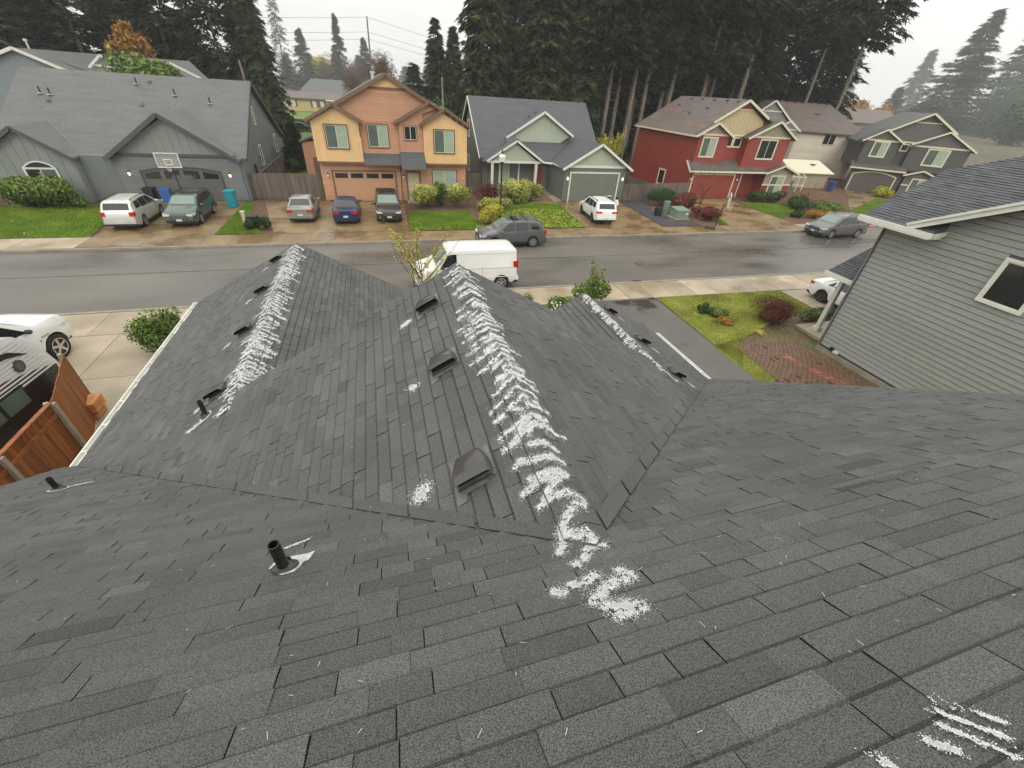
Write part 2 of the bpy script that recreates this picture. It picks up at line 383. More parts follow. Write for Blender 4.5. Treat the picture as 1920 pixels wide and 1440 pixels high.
def garage(root, y, x0, x1, z1, trim, door, tw=.14, z0=0.0, lites=0, rows=4, cols=8, arch=0.0, sill=True):
    O = (0, y, 0); U = (1, 0, 0); Nn = (0, -1, 0)
    n = 12
    def top(x):
        t = (x - x0) / (x1 - x0) * 2 - 1
        return z1 + arch * (1 - t * t)
    b = MB()
    for xa in (x0 - tw / 2, x1 + tw / 2): b.bb(xa - tw / 2, xa + tw / 2, y - .08, y, z0, z1)
    for i in range(n if arch else 1):
        k = n if arch else 1
        xa = x0 - tw + (x1 - x0 + 2 * tw) * i / k; xb = x0 - tw + (x1 - x0 + 2 * tw) * (i + 1) / k
        za, zb = top(max(x0, xa)), top(min(x1, xb))
        b.prism([(xa, y - .085, za), (xb, y - .085, zb), (xb, y - .085, zb + tw), (xa, y - .085, za + tw)], (0, .085, 0))
    fr = b.build('garage_frame', trim, root)
    d = MB(); pts = [(x0, y - .03, z0)] + [(x1, y - .03, z0)] + [(x0 + (x1 - x0) * (1 - i / n), y - .03, top(x0 + (x1 - x0) * (1 - i / n))) for i in range(n + 1)]
    d.poly(pts)
    dr = d.build('garage_door', door, root)
    hgt = (z1 - z0) / rows
    for r in range(rows):
        if lites and r == rows - 1: continue
        p = MB()
        p.bb(x0 + .02, x1 - .02, y - .046, y - .032, z0 + r * hgt + .004, z0 + (r + 1) * hgt - .004)
        p.build('door_section', door, dr)
    if lites:
        for i in range(lites):
            w = (x1 - x0) / lites
            a, c = x0 + i * w + w * .1, x0 + (i + 1) * w - w * .1; zb = z1 - hgt * .85
            p = MB(); p.bb(a - .05, c + .05, y - .045, y - .032, zb - .05, zb); p.build('lite_frame', door, dr)
            g = MB(); m_ = 5; ptt = [(a, y - .05, zb)] + [(c, y - .05, zb)] + [(c + (a - c) * j / m_, y - .05, top(c + (a - c) * j / m_) - .12) for j in range(m_ + 1)]
            g.poly(ptt); g.build('door_window', M['glass'], dr)
    return dr

def rake(root, pts, w=.2, t=.05, m_=None, name='fascia'):
    for a, b_ in zip(pts[:-1], pts[1:]):
        b = MB(); b.beam(a, b_, t, w); b.build(name, m_, root)

def slab_part(root, pts, m_, th=.14, name='roof'):
    # mi 0: roof surface, others soffit: all same material object
    b = MB(); b.slab(pts, th); return b.build(name, m_, root)

def roof_vent_far(root, p, m_, s=.28):
    b = MB(); b.box((p[0], p[1], p[2] + .08), (s, s, .16), 0, taper=.7); b.build('roof_vent', m_, root)

def pipe_far(root, p, h=.45):
    b = MB(); b.cyl(p, (p[0], p[1], p[2] + h), .05, .05, 8); pp = b.build('vent_pipe', M['abs'], root)
    b = MB(); b.box((p[0], p[1] - .05, p[2] + .03), (.28, .28, .04)); b.build('flashing', M['flash'], pp)

def wall_lamp(root, p, lit=True, m_='ironblk'):
    b = MB(); b.cyl((p[0], p[1] - .02, p[2] + .14), (p[0], p[1] - .14, p[2] + .2), .02, .02, 6); b.cyl((p[0], p[1] - .14, p[2] + .12), (p[0], p[1] - .14, p[2] + .2), .09, .03, 8)
    b.box((p[0], p[1] - .02, p[2] + .1), (.1, .04, .2)); l = b.build('wall_lamp', M[m_], root)
    b = MB(); b.blob((p[0], p[1] - .14, p[2]), (.085, .085, .12), 8, 6); b.build('lamp_globe', M['lampglow' if lit else 'frost'], l, smooth=True)

# shingled surface made of single tabs -------------------------------------
EXP = 0.143
TABW = (.15, .2, .25, .3, .36, .42, .48)
def shingle_plane(O, U, D, Nn, poly, seed, out, wmin=0, thick=.010):
    """poly convex (u,d). each tab becomes [verts3d(list), tone]; appended to out"""
    O = Vector(O); U = Vector(U).normalized(); D = Vector(D).normalized(); Nn = Vector(Nn).normalized()
    d0 = min(p[1] for p in poly); d1 = max(p[1] for p in poly)
    k0 = int(math.floor(d0 / EXP)); k1 = int(math.ceil(d1 / EXP))
    umin = min(p[0] for p in poly); umax = max(p[0] for p in poly)
    for k in range(k0, k1):
        da, db = k * EXP, (k + 1) * EXP
        strip = clip(clip(poly, 1, da, False), 1, db, True)
        if len(strip) < 3: continue
        R_ = random.Random(seed * 1009 + k); gl = .001
        u = -30 + R_.uniform(0, .4); base_t = R_.uniform(-.03, .03)
        while u < umax:
            w = R_.choice(TABW); gb = R_.random(); hi = R_.random() < .5; t = R_.gauss(0, .085) + (.03 if hi else -.03); dd = R_.uniform(-.006, .006); sk = R_.uniform(-.02, .02)
            if R_.random() < .05: t += R_.choice((-.14, .17))
            if u + w > umin:
                ga = gl; gl = .0034 if R_.random() < .38 else .0008; q = clip(clip(strip, 0, u + ga, False), 0, u + w - gl, True)
                if len(q) >= 3:
                    ar = max(p[0] for p in q) - min(p[0] for p in q)
                    if ar > .02:
                        hb = thick * (1.5 if hi else .85); pts = []
                        for (a, b_) in q:
                            f = (b_ - da) / EXP; pts.append((a, b_, .0015 + hb * f))
                        out.append((O, U, D, Nn, pts, t + base_t, da + .022))
            u += w
    return out

def clip3(poly, val, keep_less):
    out = []; n = len(poly)
    for i in range(n):
        a, b = poly[i], poly[(i + 1) % n]
        ia = (a[1] <= val) if keep_less else (a[1] >= val); ib = (b[1] <= val) if keep_less else (b[1] >= val)
        if ia: out.append(a)
        if ia != ib:
            t = (val - a[1]) / (b[1] - a[1]); out.append(tuple(a[k] + (b[k] - a[k]) * t for k in range(3)))
    return out

def tab_geo(tab):
    O, U, D, Nn, pts, t, dm = tab
    V = []; fs = []; T = []
    def hh(p): return p
    for keep, tt in ((True, t - .46), (False, t)):  # dark granule band; the course shadow line is put into the colour
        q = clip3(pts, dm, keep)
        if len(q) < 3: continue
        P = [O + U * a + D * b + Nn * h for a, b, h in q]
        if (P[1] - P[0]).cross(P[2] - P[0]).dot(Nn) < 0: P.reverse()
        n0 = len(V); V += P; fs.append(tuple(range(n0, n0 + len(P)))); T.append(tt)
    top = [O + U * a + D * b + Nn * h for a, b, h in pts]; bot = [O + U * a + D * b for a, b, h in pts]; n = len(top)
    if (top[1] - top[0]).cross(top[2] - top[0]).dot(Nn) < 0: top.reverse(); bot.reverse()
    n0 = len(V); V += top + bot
    for i in range(n): fs.append((n0 + i, n0 + n + i, n0 + n + (i + 1) % n, n0 + (i + 1) % n)); T.append(-.8)  # dark asphalt edge, with the shade of the step painted in
    return V, fs, T

def place_tabs(root, tabs, m_, cam_p=Vector((0, 0, HC)), limit=300, parent=None, name='shingle'):
    def key(tb):
        O, U, D, Nn, pts, t, dm = tb
        cx = sum(p[0] for p in pts) / len(pts); cy = sum(p[1] for p in pts) / len(pts)
        P = O + U * cx + D * cy; w = max(p[0] for p in pts) - min(p[0] for p in pts)
        v = P - cam_p; loc = Matrix(mw).inverted() @ P
        vis = loc.z < -.05 and abs(loc.x / loc.z) < 1.32 and abs(loc.y / loc.z) < .99
        return (0 if vis else 1, v.length / (w * .5 + .05))
    tabs = sorted(tabs, key=key)
    for tb in tabs[:limit]:
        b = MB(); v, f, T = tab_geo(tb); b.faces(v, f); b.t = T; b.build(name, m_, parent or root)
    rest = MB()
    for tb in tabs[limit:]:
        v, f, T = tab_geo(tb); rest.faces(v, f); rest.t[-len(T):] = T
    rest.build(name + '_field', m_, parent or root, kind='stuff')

# ------------------------------------------------------------ the setting: ground
def sheet(name, pts, z, m_, kind='structure', parent=None):
    b = MB(); b.poly([(x, y, z) for x, y in pts]); o = b.build(name, m_, parent)
    o['kind'] = kind; return o

sheet('ground', [(-900, -900), (900, -900), (900, 1400), (-900, 1400)], -.22, M['ground'])
sheet('road', [(-60, 19.75), (0, 19.72), (30, 19.2), (46, 19.0), (60, 22), (60, 36), (50, 33), (46, 29.2), (36, 28.05), (-60, 28.35)], -.12, M['asphalt'])
sheet('yard_ground', [(-60, -8), (60, -8), (60, 19.0), (30, 19.1), (0, 19.6), (-60, 19.6)], -.03, M['mud'])
sheet('far_yard_ground', [(-60, 28.3), (36, 28.2), (46, 29.4), (50, 33.2), (60, 36.2), (110, 50), (110, 75), (-60, 75)], -.03, M['soil'])
sheet('back_field', [(-60, 62), (20, 62), (20, 175), (-60, 175)], -.02, M['grass'])

def kerbline(pts, w=.15):
    b = MB()
    for a, c in zip(pts[:-1], pts[1:]):
        n = max(1, int(math.dist(a, c) / 3))
        for i in range(n):
            p = [a[k] + (c[k] - a[k]) * i / n for k in (0, 1)]; q = [a[k] + (c[k] - a[k]) * (i + 1) / n - .004 for k in (0, 1)]
            b.beam((p[0], p[1], -.06), (q[0], q[1], -.06), w, .15)
    o = b.build('kerb', M['kerb']); o['kind'] = 'structure'
kerbline([(-60, 28.42), (36, 28.12), (42, 28.6), (46, 29.3), (50, 33.1), (60, 36.1)])
kerbline([(-60, 19.66), (0, 19.64), (30, 19.12), (46, 18.92)])

def slabs(name, quad, nx, ny, m_, gap=.02, th=.09, top=0.0, piece='slab', jit=.05, us=None):
    """quad corners (x,y): a b c d; pieces nx along ab, ny along ad; each slab a part"""
    a, b, c, d = [Vector((p[0], p[1], 0)) for p in quad]
    base = MB(); base.prism([Vector((p.x, p.y, top - th - .01)) for p in (a, b, c, d)], (0, 0, th - .012)); root = base.build(name, M['kerb']); root['kind'] = 'structure'
    def P(u, v): return (a * (1 - u) + b * u) * (1 - v) + (d * (1 - u) + c * u) * v
    W = (b - a).length; Hh = (d - a).length; gu = gap / W / 2; gv = gap / Hh / 2
    for i in range(nx):
        for j in range(ny):
            u0, u1, v0, v1 = i / nx + gu, (i + 1) / nx - gu, j / ny + gv, (j + 1) / ny - gv
            z = top + rnd.uniform(-.004, .004)
            m2 = MB(); m2.prism([Vector((*P(u, v).xy, z - .06)) for u, v in ((u0, v0), (u1, v0), (u1, v1), (u0, v1))], (0, 0, .06), tone=rnd.uniform(-jit, jit) * 2 or .01)
            m2.build(piece, m_, root)
    return root
# far sidewalk (left to right) with wetter stretches by the driveways
slabs('far_sidewalk', [(-30, 28.5), (-16.6, 28.47), (-16.6, 30.45), (-30, 30.5)], 9, 1, M['conc'])
slabs('far_sidewalk', [(-16.58, 28.47), (36, 28.2), (36, 30.0), (-16.58, 30.45)], 35, 1, M['concwet'])
slabs('far_sidewalk', [(36.02, 28.2), (44.8, 29.1), (43.8, 30.7), (36.02, 30.0)], 6, 1, M['conc'])
slabs('near_sidewalk', [(-30, 17.5), (2, 17.5), (2, 19.5), (-30, 19.56)], 12, 1, M['conc'])
slabs('near_sidewalk', [(2.02, 17.5), (12, 17.35), (12, 19.35), (2.02, 19.5)], 6, 1, M['conc'])
slabs('near_sidewalk', [(12.02, 17.35), (30, 16.85), (30, 19.0), (12.02, 19.35)], 13, 1, M['conc'], jit=.09)
slabs('driveway', [(-18, 8), (-6.4, 8), (-6.4, 17.48), (-18, 17.48)], 3, 3, M['conc'])
slabs('driveway', [(-16.6, 30.47), (-10.3, 30.43), (-10.3, 39.5), (-16.6, 39.5)], 2, 4, M['concwet'])
slabs('driveway', [(-6.9, 30.42), (1.7, 30.35), (1.95, 39.3), (-8.9, 39.3)], 4, 5, M['concwet'])
slabs('driveway', [(15.4, 30.22), (22.2, 30.18), (22.9, 39.1), (16.2, 39.1)], 3, 5, M['concwet'])
slabs('driveway', [(29.0, 30.1), (36.2, 30.02), (36.9, 40.3), (31.2, 40.3)], 4, 6, M['concwet'])
slabs('driveway', [(48, 34.2), (52, 35.0), (64.4, 42.6), (60.9, 45.4)], 2, 4, M['concwet'])
slabs('driveway', [(21.6, 11.4), (28, 11.4), (28, 16.9), (21.6, 17.0)], 3, 3, M['conc'])
sheet('side_drive', [(10.2, 4), (13.1, 4), (13.4, 17.33), (10.1, 17.38)], .0, M['asphalt2'])
sheet('gravel_strip', [(22.3, 30.2), (26.2, 30.2), (26.3, 39.1), (23.0, 39.1)], .012, M['blackstrip'])
sheet('porch_path', [(13.2, 38.2), (16.5, 37.6), (16.5, 43), (15, 43)], .004, M['concwet'])

def in_poly(P, poly):
    x, y = P[:, 0], P[:, 1]; ins = np.zeros(len(P), bool); n = len(poly)
    for i in range(n):
        x1, y1 = poly[i]; x2, y2 = poly[(i + 1) % n]
        c = ((y1 > y) != (y2 > y)) & (x < (x2 - x1) * (y - y1) / (y2 - y1 + 1e-12) + x1); ins ^= c
    return ins
def rand_in(poly, n, rs):
    p = np.array(poly); lo, hi = p.min(0), p.max(0); out = np.zeros((0, 2))
    while len(out) < n:
        q = rs.uniform(lo, hi, (n, 2)); out = np.vstack([out, q[in_poly(q, poly)]])
    return out[:n]
def lawn(poly, m_ground, m_blade, n, h, seed, w=.02, name='lawn', patch=1.0):
    sheet(name, poly, .008, m_ground)
    rs = np.random.RandomState(seed); P = rand_in(poly, n, rs)
    hh = h * rs.uniform(.5, 1.3, n); an = rs.uniform(0, 2 * pi, n); ln = rs.uniform(0, .6, n) * hh; la = rs.uniform(0, 2 * pi, n)
    ww = w * rs.uniform(.6, 1.5, n)
    V = np.zeros((n, 3, 3)); V[:, 0, 0] = P[:, 0] - np.cos(an) * ww; V[:, 0, 1] = P[:, 1] - np.sin(an) * ww
    V[:, 1, 0] = P[:, 0] + np.cos(an) * ww; V[:, 1, 1] = P[:, 1] + np.sin(an) * ww
    V[:, 2, 0] = P[:, 0] + np.cos(la) * ln; V[:, 2, 1] = P[:, 1] + np.sin(la) * ln; V[:, 2, 2] = hh
    f = np.sin(P[:, 0] * 1.7 + 3 * np.sin(P[:, 1] * .9)) * .5 + np.sin(P[:, 1] * 2.3 + P[:, 0] * .6) * .5
    tone = np.clip(rs.uniform(0, .45, n) + .28 * f * patch, 0, 1)
    me = np_mesh('grass', V.reshape(-1, 3), np.arange(3 * n).reshape(-1, 3), tone, m_blade)
    link('grass', me, kind='stuff')
lawn([(-34, 30.5), (-16.7, 30.5), (-17.5, 36.5), (-20, 38.4), (-34, 38.4)], M['grass'], M['blade'], 60000, .08, 1, .03)
lawn([(-10.2, 30.5), (-7.6, 30.5), (-9.0, 33.5), (-9.6, 38.8), (-10.2, 38.8)], M['grass'], M['blade'], 12000, .08, 2, .03)
lawn([(1.8, 30.45), (7.4, 30.4), (6.9, 35.6), (2.1, 35.8)], M['grass'], M['blade'], 26000, .08, 3, .03)
lawn([(8.6, 30.4), (15.3, 30.35), (16.0, 37.8), (13, 38.6), (10.2, 36.5), (8.9, 35)], M['grass'], M['blade'], 36000, .08, 4, .03)
lawn([(36.4, 31.9), (38.5, 33.2), (42, 35.4), (42.5, 37.6), (37.1, 38.6)], M['grass'], M['blade'], 14000, .08, 5, .03)
lawn([(28.3, 30.3), (28.9, 30.3), (30.1, 34), (29.2, 33.6)], M['grass'], M['blade'], 2500, .08, 6, .03)
lawn([(44.5, 33.5), (50, 35.3), (59.5, 40.2), (66, 38), (64, 33), (48, 31)], M['grass'], M['blade'], 20000, .09, 7, .04)
lawn([(-9.6, 44), (-4.9, 44), (-4.9, 58), (-9.6, 58)], M['grass'], M['blade'], 8000, .1, 8, .04)
lawn([(13.5, 17.25), (21.5, 17.0), (21.3, 14.6), (17.9, 13.7), (15.2, 12.6), (13.25, 10.5)], M['moss'], M['mossb'], 42000, .06, 9, .014)
lawn([(13.15, 9.2), (13.2, 12.2), (15.2, 12.7), (14.3, 11.6), (13.9, 9.4)], M['moss'], M['mossb'], 9000, .04, 10, .012)
# fallen yellow leaves on the lamp-post lawn, around the driveways and under the maple
def litter(poly, n, m_, seed, s=.05, name='fallen_leaves', z=.05):
    rs = np.random.RandomState(seed); P = rand_in(poly, n, rs); a = rs.uniform(0, 2 * pi, n); ss = s * rs.uniform(.5, 1.4, n)
    V = np.zeros((n, 4, 3))
    for k in range(4):
        V[:, k, 0] = P[:, 0] + np.cos(a + k * pi / 2) * ss * (1 if k % 2 else .7); V[:, k, 1] = P[:, 1] + np.sin(a + k * pi / 2) * ss * (1 if k % 2 else .7)
        V[:, k, 2] = z + rs.uniform(-.02, .03, n)
    link(name, np_mesh(name, V.reshape(-1, 3), np.arange(4 * n).reshape(-1, 4), rs.uniform(0, 1, n), m_), kind='stuff')
litter([(8.7, 30.4), (15.3, 30.4), (15.9, 35.5), (12, 36.5), (8.9, 34)], 1500, M['dirtleaf'], 21, .06)
litter([(1.8, 30.4), (15.3, 30.4), (15.3, 31.3), (1.8, 31.3)], 300, M['dirtleaf'], 22, .05)
litter([(24, 31.5), (29.5, 31.5), (29.5, 38), (24, 38)], 500, M['leafor'], 23, .07)
litter([(13.4, 12), (21, 14), (17.9, 9), (13.9, 9.5)], 700, M['leafor'], 24, .02, z=.02)
litter([(-34, 30.5), (-16.7, 30.5), (-18, 38), (-34, 38)], 120, M['dirtleaf'], 25, .05)

b = MB()
for (x0, y0, x1, y1, w) in ((-60, 24.55, -1.5, 24.35, .05), (-1.5, 24.35, 45, 23.9, .04), (14.2, 19.4, 16.6, 19.5, .3)):
    K_ = 24; pts = [(x0 + (x1 - x0) * i / K_, y0 + (y1 - y0) * i / K_ + rnd.uniform(-.02, .02)) for i in range(K_ + 1)]
    for (a, c), (d, e) in zip(pts[:-1], pts[1:]):
        L_ = math.hypot(d - a, e - c); nx, ny = -(e - c) / L_ * w / 2, (d - a) / L_ * w / 2
        b.poly([(a + nx, c + ny, -.1165), (d + nx, e + ny, -.1165), (d - nx, e - ny, -.1165), (a - nx, c - ny, -.1165)])
o = b.build('road_crack_seal', M['core']); o['kind'] = 'structure'
# brick patio and its red strip
def bricks(name, quad, nx, ny, m_, seed, tone=0.0, label=None):
    rs = random.Random(seed); a, b, c, d = [Vector((*p, 0)) for p in quad]; mb = MB()
    P = lambda u, v: (a * (1 - u) + b * u) * (1 - v) + (d * (1 - u) + c * u) * v
    for j in range(ny):
        for i in range(-1, nx + 1):
            o = .5 if j % 2 else 0; u0 = max(0, (i + o) / nx + .004); u1 = min(1, (i + 1 + o) / nx - .004)
            if u1 - u0 < .01 or rs.random() < .03: continue
            v0, v1 = j / ny + .1 / ny, (j + 1) / ny - .1 / ny; z = rs.uniform(-.006, .008)
            q = [P(u0, v0), P(u1, v0), P(u1, v1), P(u0, v1)]
            mb.prism([Vector((p.x, p.y, z - .02)) for p in q], (0, 0, .05), tone=max(0.001, tone + rs.uniform(-.1, .15)))
    return mb.build(name, m_)
o = bricks('brick_patio', [(14.2, 12.3), (13.9, 9.0), (17.5, 8.0), (17.2, 11.9)], 15, 32, M['brick'], 4); o['kind'] = 'stuff'
o = bricks('red_brick_edging', [(15.6, 10.9), (15.95, 10.85), (16.9, 7.8), (16.5, 7.75)], 2, 15, M['brick'], 5, tone=.8); o['kind'] = 'stuff'
# ------------------------------------------------------------ the house we stand on
own = thing("shingled_house", "house in the foreground under charcoal asphalt shingles, three ridges streaked with white powder", "house", (0, 3, 0))
KL = .537; zL = lambda x: 2.45 + KL * (x + 5.96)
XR, ZR = 1.07, zL(1.07)
KR = .543; zR = lambda x: ZR - KR * (x - XR)
zM = lambda y: 7.04 - .64 * y
yML = lambda x: (7.04 - zL(x)) / .64
yMR = lambda x: (7.04 - zR(x)) / .64
XE = 8.05
# solid decks under the shingles
def deck(pts, th=.12):
    b = MB(); b.slab(pts, th); b.build('roof_deck', M['core'], own)
deck([(XR, yML(XR), ZR), (XR, 6.5, ZR), (-2.7, 6.5, zL(-2.7)), (-2.7, yML(-2.7), zL(-2.7))])
deck([(-2.7, yML(-2.7), zL(-2.7)), (-2.7, 14.45, zL(-2.7)), (-5.96, 14.45, 2.45), (-5.96, yML(-5.96), 2.45)])
deck([(XR, yMR(XR), ZR), (5.29, yMR(5.29), zR(5.29)), (5.29, 6.5, zR(5.29)), (XR, 6.5, ZR)])
deck([(5.29, yMR(5.29), zR(5.29)), (XE, yMR(XE), zR(XE)), (XE, 9.95, zR(XE)), (5.29, 9.95, zR(5.29))])
deck([(-2.7, 6.2, 4.2), (.45, 6.2, 2.45), (.45, 14.45, 2.45), (-2.7, 14.45, 4.2)])
deck([(5.29, 6.2, zR(5.29)), (5.29, 9.95, zR(5.29)), (2.5, 9.95, 2.42), (2.5, 6.2, 2.42)])
deck([(-6.25, -2.2, zM(-2.2)), (8.22, -2.2, zM(-2.2)), (8.22, 1.27, zM(1.27)), (-6.25, 1.27, zM(1.27))])
deck([(-6.25, 1.27, zM(1.27)), (XR, 1.27, zM(1.27)), (-5.96, 7.17, zM(7.17)), (-6.25, 7.17, zM(7.17))])
deck([(XR, 1.27, zM(1.27)), (8.22, 1.27, zM(1.27)), (8.22, 7.2, zM(7.2)), (XE, 7.2, zM(7.2))])
deck([(-6.25, -2.2, zM(-2.2)), (-6.25, -10.5, 3.1), (8.22, -10.5, 3.1), (8.22, -2.2, zM(-2.2))])
tabs = []
# left plane: u = -y (so that D = down slope = -x), courses along y
nL = Vector((-KL, 0, 1)).normalized(); DL = Vector((-1, 0, -KL)).normalized(); cL = sqrt(1 + KL * KL)
OL = Vector((XR, 0, ZR)); f = lambda x, y: (y, (XR - x) * cL)
shingle_plane(OL, (0, 1, 0), DL, nL, [f(XR, yML(XR)), f(XR, 6.5), f(-2.7, 6.5), f(-2.7, yML(-2.7))], 11, tabs)
shingle_plane(OL, (0, 1, 0), DL, nL, [f(-2.7, yML(-2.7)), f(-2.7, 14.47), f(-5.98, 14.47), f(-5.98, yML(-5.98))], 11, tabs)
nR = Vector((KR, 0, 1)).normalized(); DR = Vector((1, 0, -KR)).normalized(); cR = sqrt(1 + KR * KR)
g = lambda x, y: (y, (x - XR) * cR)
shingle_plane(OL, (0, 1, 0), DR, nR, [g(XR, yMR(XR)), g(XR, 6.5), g(5.29, 6.5), g(5.29, yMR(5.29))], 12, tabs)
shingle_plane(OL, (0, 1, 0), DR, nR, [g(5.29, yMR(5.29)), g(5.29, 9.97), g(XE + .02, 9.97), g(XE + .02, yMR(XE))], 12, tabs)
k1 = (4.2 - 2.45) / 3.15
shingle_plane((-2.7, 0, 4.2), (0, 1, 0), Vector((1, 0, -k1)), Vector((k1, 0, 1)), [(6.2, 0), (14.47, 0), (14.47, 3.15 * sqrt(1 + k1 * k1)), (6.2, 3.15 * sqrt(1 + k1 * k1))], 13, tabs)
k3 = (zR(5.29) - 2.42) / 2.79
shingle_plane((5.29, 0, zR(5.29)), (0, 1, 0), Vector((-1, 0, -k3)), Vector((-k3, 0, 1)), [(6.2, 0), (9.97, 0), (9.97, 2.79 * sqrt(1 + k3 * k3)), (6.2, 2.79 * sqrt(1 + k3 * k3))], 14, tabs)
cM = sqrt(1 + .64 ** 2); OM = Vector((0, 0, 7.04)); nM = Vector((0, .64, 1)); DM = Vector((0, 1, -.64)); h_ = lambda x, y: (x, y * cM)
shingle_plane(OM, (1, 0, 0), DM, nM, [h_(-6.27, -2.2), h_(8.24, -2.2), h_(8.24, 1.27), h_(-6.27, 1.27)], 15, tabs)
shingle_plane(OM, (1, 0, 0), DM, nM, [h_(-6.27, 1.27), h_(XR, 1.27), h_(-5.96, 7.19), h_(-6.27, 7.19)], 15, tabs)
shingle_plane(OM, (1, 0, 0), DM, nM, [h_(XR, 1.27), h_(8.24, 1.27), h_(8.24, 7.22), h_(XE, 7.22)], 15, tabs)
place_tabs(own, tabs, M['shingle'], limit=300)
print('tabs', len(tabs))
# ridge caps: each a bent shingle
def ridge_caps(x, z, kl, kr, y0, y1, w=.15):
    y = y1; i = 0
    while y > y0:
        b = MB(); t = rnd.gauss(0, .08); ya, yb = y, y - .19
        wl_, wr_ = w + rnd.uniform(-.008, .008), w + rnd.uniform(-.008, .008)
        # lower (front) lip raised over the one before
        P = []
        for yy, hh in ((ya, .020), (yb, .034)):
            P += [(x - wl_, yy, z - kl * wl_ + hh), (x - .03, yy, z - kl * .03 + hh + .004), (x, yy, z + hh + .004), (x + .03, yy, z - kr * .03 + hh + .004), (x + wr_, yy, z - kr * wr_ + hh)]
        Q = [(a, b_, c - .018) for a, b_, c in P]
        b.faces(P + Q, [(0, 5, 6, 1), (1, 6, 7, 2), (2, 7, 8, 3), (3, 8, 9, 4), (5, 15, 16, 6), (6, 16, 17, 7), (7, 17, 18, 8), (8, 18, 19, 9), (0, 10, 15, 5), (4, 9, 19, 14)], t)
        b.build('ridge_cap', M['shingle'], own)
        y -= EXP; i += 1
ridge_caps(XR, ZR, KL, KR, 1.12, 6.5)
ridge_caps(-2.7, 4.2, KL, k1, 6.1, 14.45)
ridge_caps(5.29, zR(5.29), k3, KR, 6.3, 9.95)
# closed-cut valleys: a trimmed strip of shingle lying along each valley
def valley(pts, side, w, m_='shingle', hv=.030):
    a, c = Vector(pts[0]), Vector(pts[1]); n_ = 14
    for i in range(n_):
        p = a.lerp(c, i / n_); q = a.lerp(c, (i + 1) / n_ - .004); s_ = Vector(side)
        b = MB(); t = rnd.uniform(-.12, .05); h0 = Vector((0, 0, hv)); h1 = Vector((0, 0, .022))
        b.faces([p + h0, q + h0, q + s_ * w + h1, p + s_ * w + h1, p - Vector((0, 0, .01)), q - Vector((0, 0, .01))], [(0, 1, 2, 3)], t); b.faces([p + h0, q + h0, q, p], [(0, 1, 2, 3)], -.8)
        b.build('valley_strip', M[m_], own)
valley([(XE, yMR(XE), zR(XE)), (XR + .15, yMR(XR + .15), zR(XR + .15))], Vector((0, 1, 0)), .16)
valley([(-5.96, yML(-5.96), 2.45), (XR - .15, yML(XR - .15), zL(XR - .15))], Vector((0, 1, 0)), .12, hv=.02)
# needles, grit and a few nail heads on the shingles
rsD = np.random.RandomState(77); nD = 700; Xd = rsD.uniform(-5.5, 7.5, nD); Yd_ = rsD.uniform(-.4, 6.3, nD); kD = rsD.uniform(0, 1, nD) < np.clip(1.6 / (1 + Yd_), .15, 1)
Xd, Yd_ = Xd[kD], Yd_[kD]; zd = np.maximum(np.minimum(zL(Xd), zR(Xd)), zM(Yd_)) + .024; aD = rsD.uniform(0, 6.28, len(Xd)); lD = rsD.uniform(.004, .018, len(Xd)); VD = np.zeros((len(Xd), 4, 3))
for k_ in range(4):
    sx_ = (lD if k_ in (0, 1) else -lD); sw_ = .0012 * (1 if k_ in (0, 3) else -1)
    VD[:, k_, 0] = Xd + np.cos(aD) * sx_ - np.sin(aD) * sw_; VD[:, k_, 1] = Yd_ + np.sin(aD) * sx_ + np.cos(aD) * sw_ - 3.0
    VD[:, k_, 2] = zd - np.where(zM(Yd_) > np.minimum(zL(Xd), zR(Xd)), .64, 0) * (VD[:, k_, 1] + 3.0 - Yd_)
link('roof_debris', np_mesh('roof_debris', VD.reshape(-1, 3), np.arange(4 * len(Xd)).reshape(-1, 4), None, M['flash']), own, kind='stuff')
# walls
ow = MB()
ow.bb(-5.6, 7.6, -10, 6.1, 0, 2.9); ow.bb(-5.6, .1, 6.1, 14.0, 0, 2.3); ow.bb(2.8, 7.6, 6.1, 9.5, 0, 2.3)
ow.prism([(-2.6, 6.1, 2.3), (5.2, 6.1, 2.3), (5.2, 6.1, 3.75), (XR, 6.1, 6.0), (-2.6, 6.1, 4.1)], (0, -.2, 0))
ow.prism([(-5.6, 14.0, 2.3), (.1, 14.0, 2.3), (-2.7, 14.0, 4.0)], (0, -.2, 0)); ow.prism([(2.8, 9.5, 2.3), (7.6, 9.5, 2.3), (5.29, 9.5, 3.7)], (0, -.2, 0))
ow.prism([(-5.6, -10, 2.9), (-5.6, 6.1, 2.9), (-5.6, -2.2, 8.1)], (.2, 0, 0)); ow.prism([(7.4, -10, 2.9), (7.4, 6.1, 2.9), (7.4, -2.2, 8.1)], (.2, 0, 0))
ow.build('wall', M['nsiding'], own)
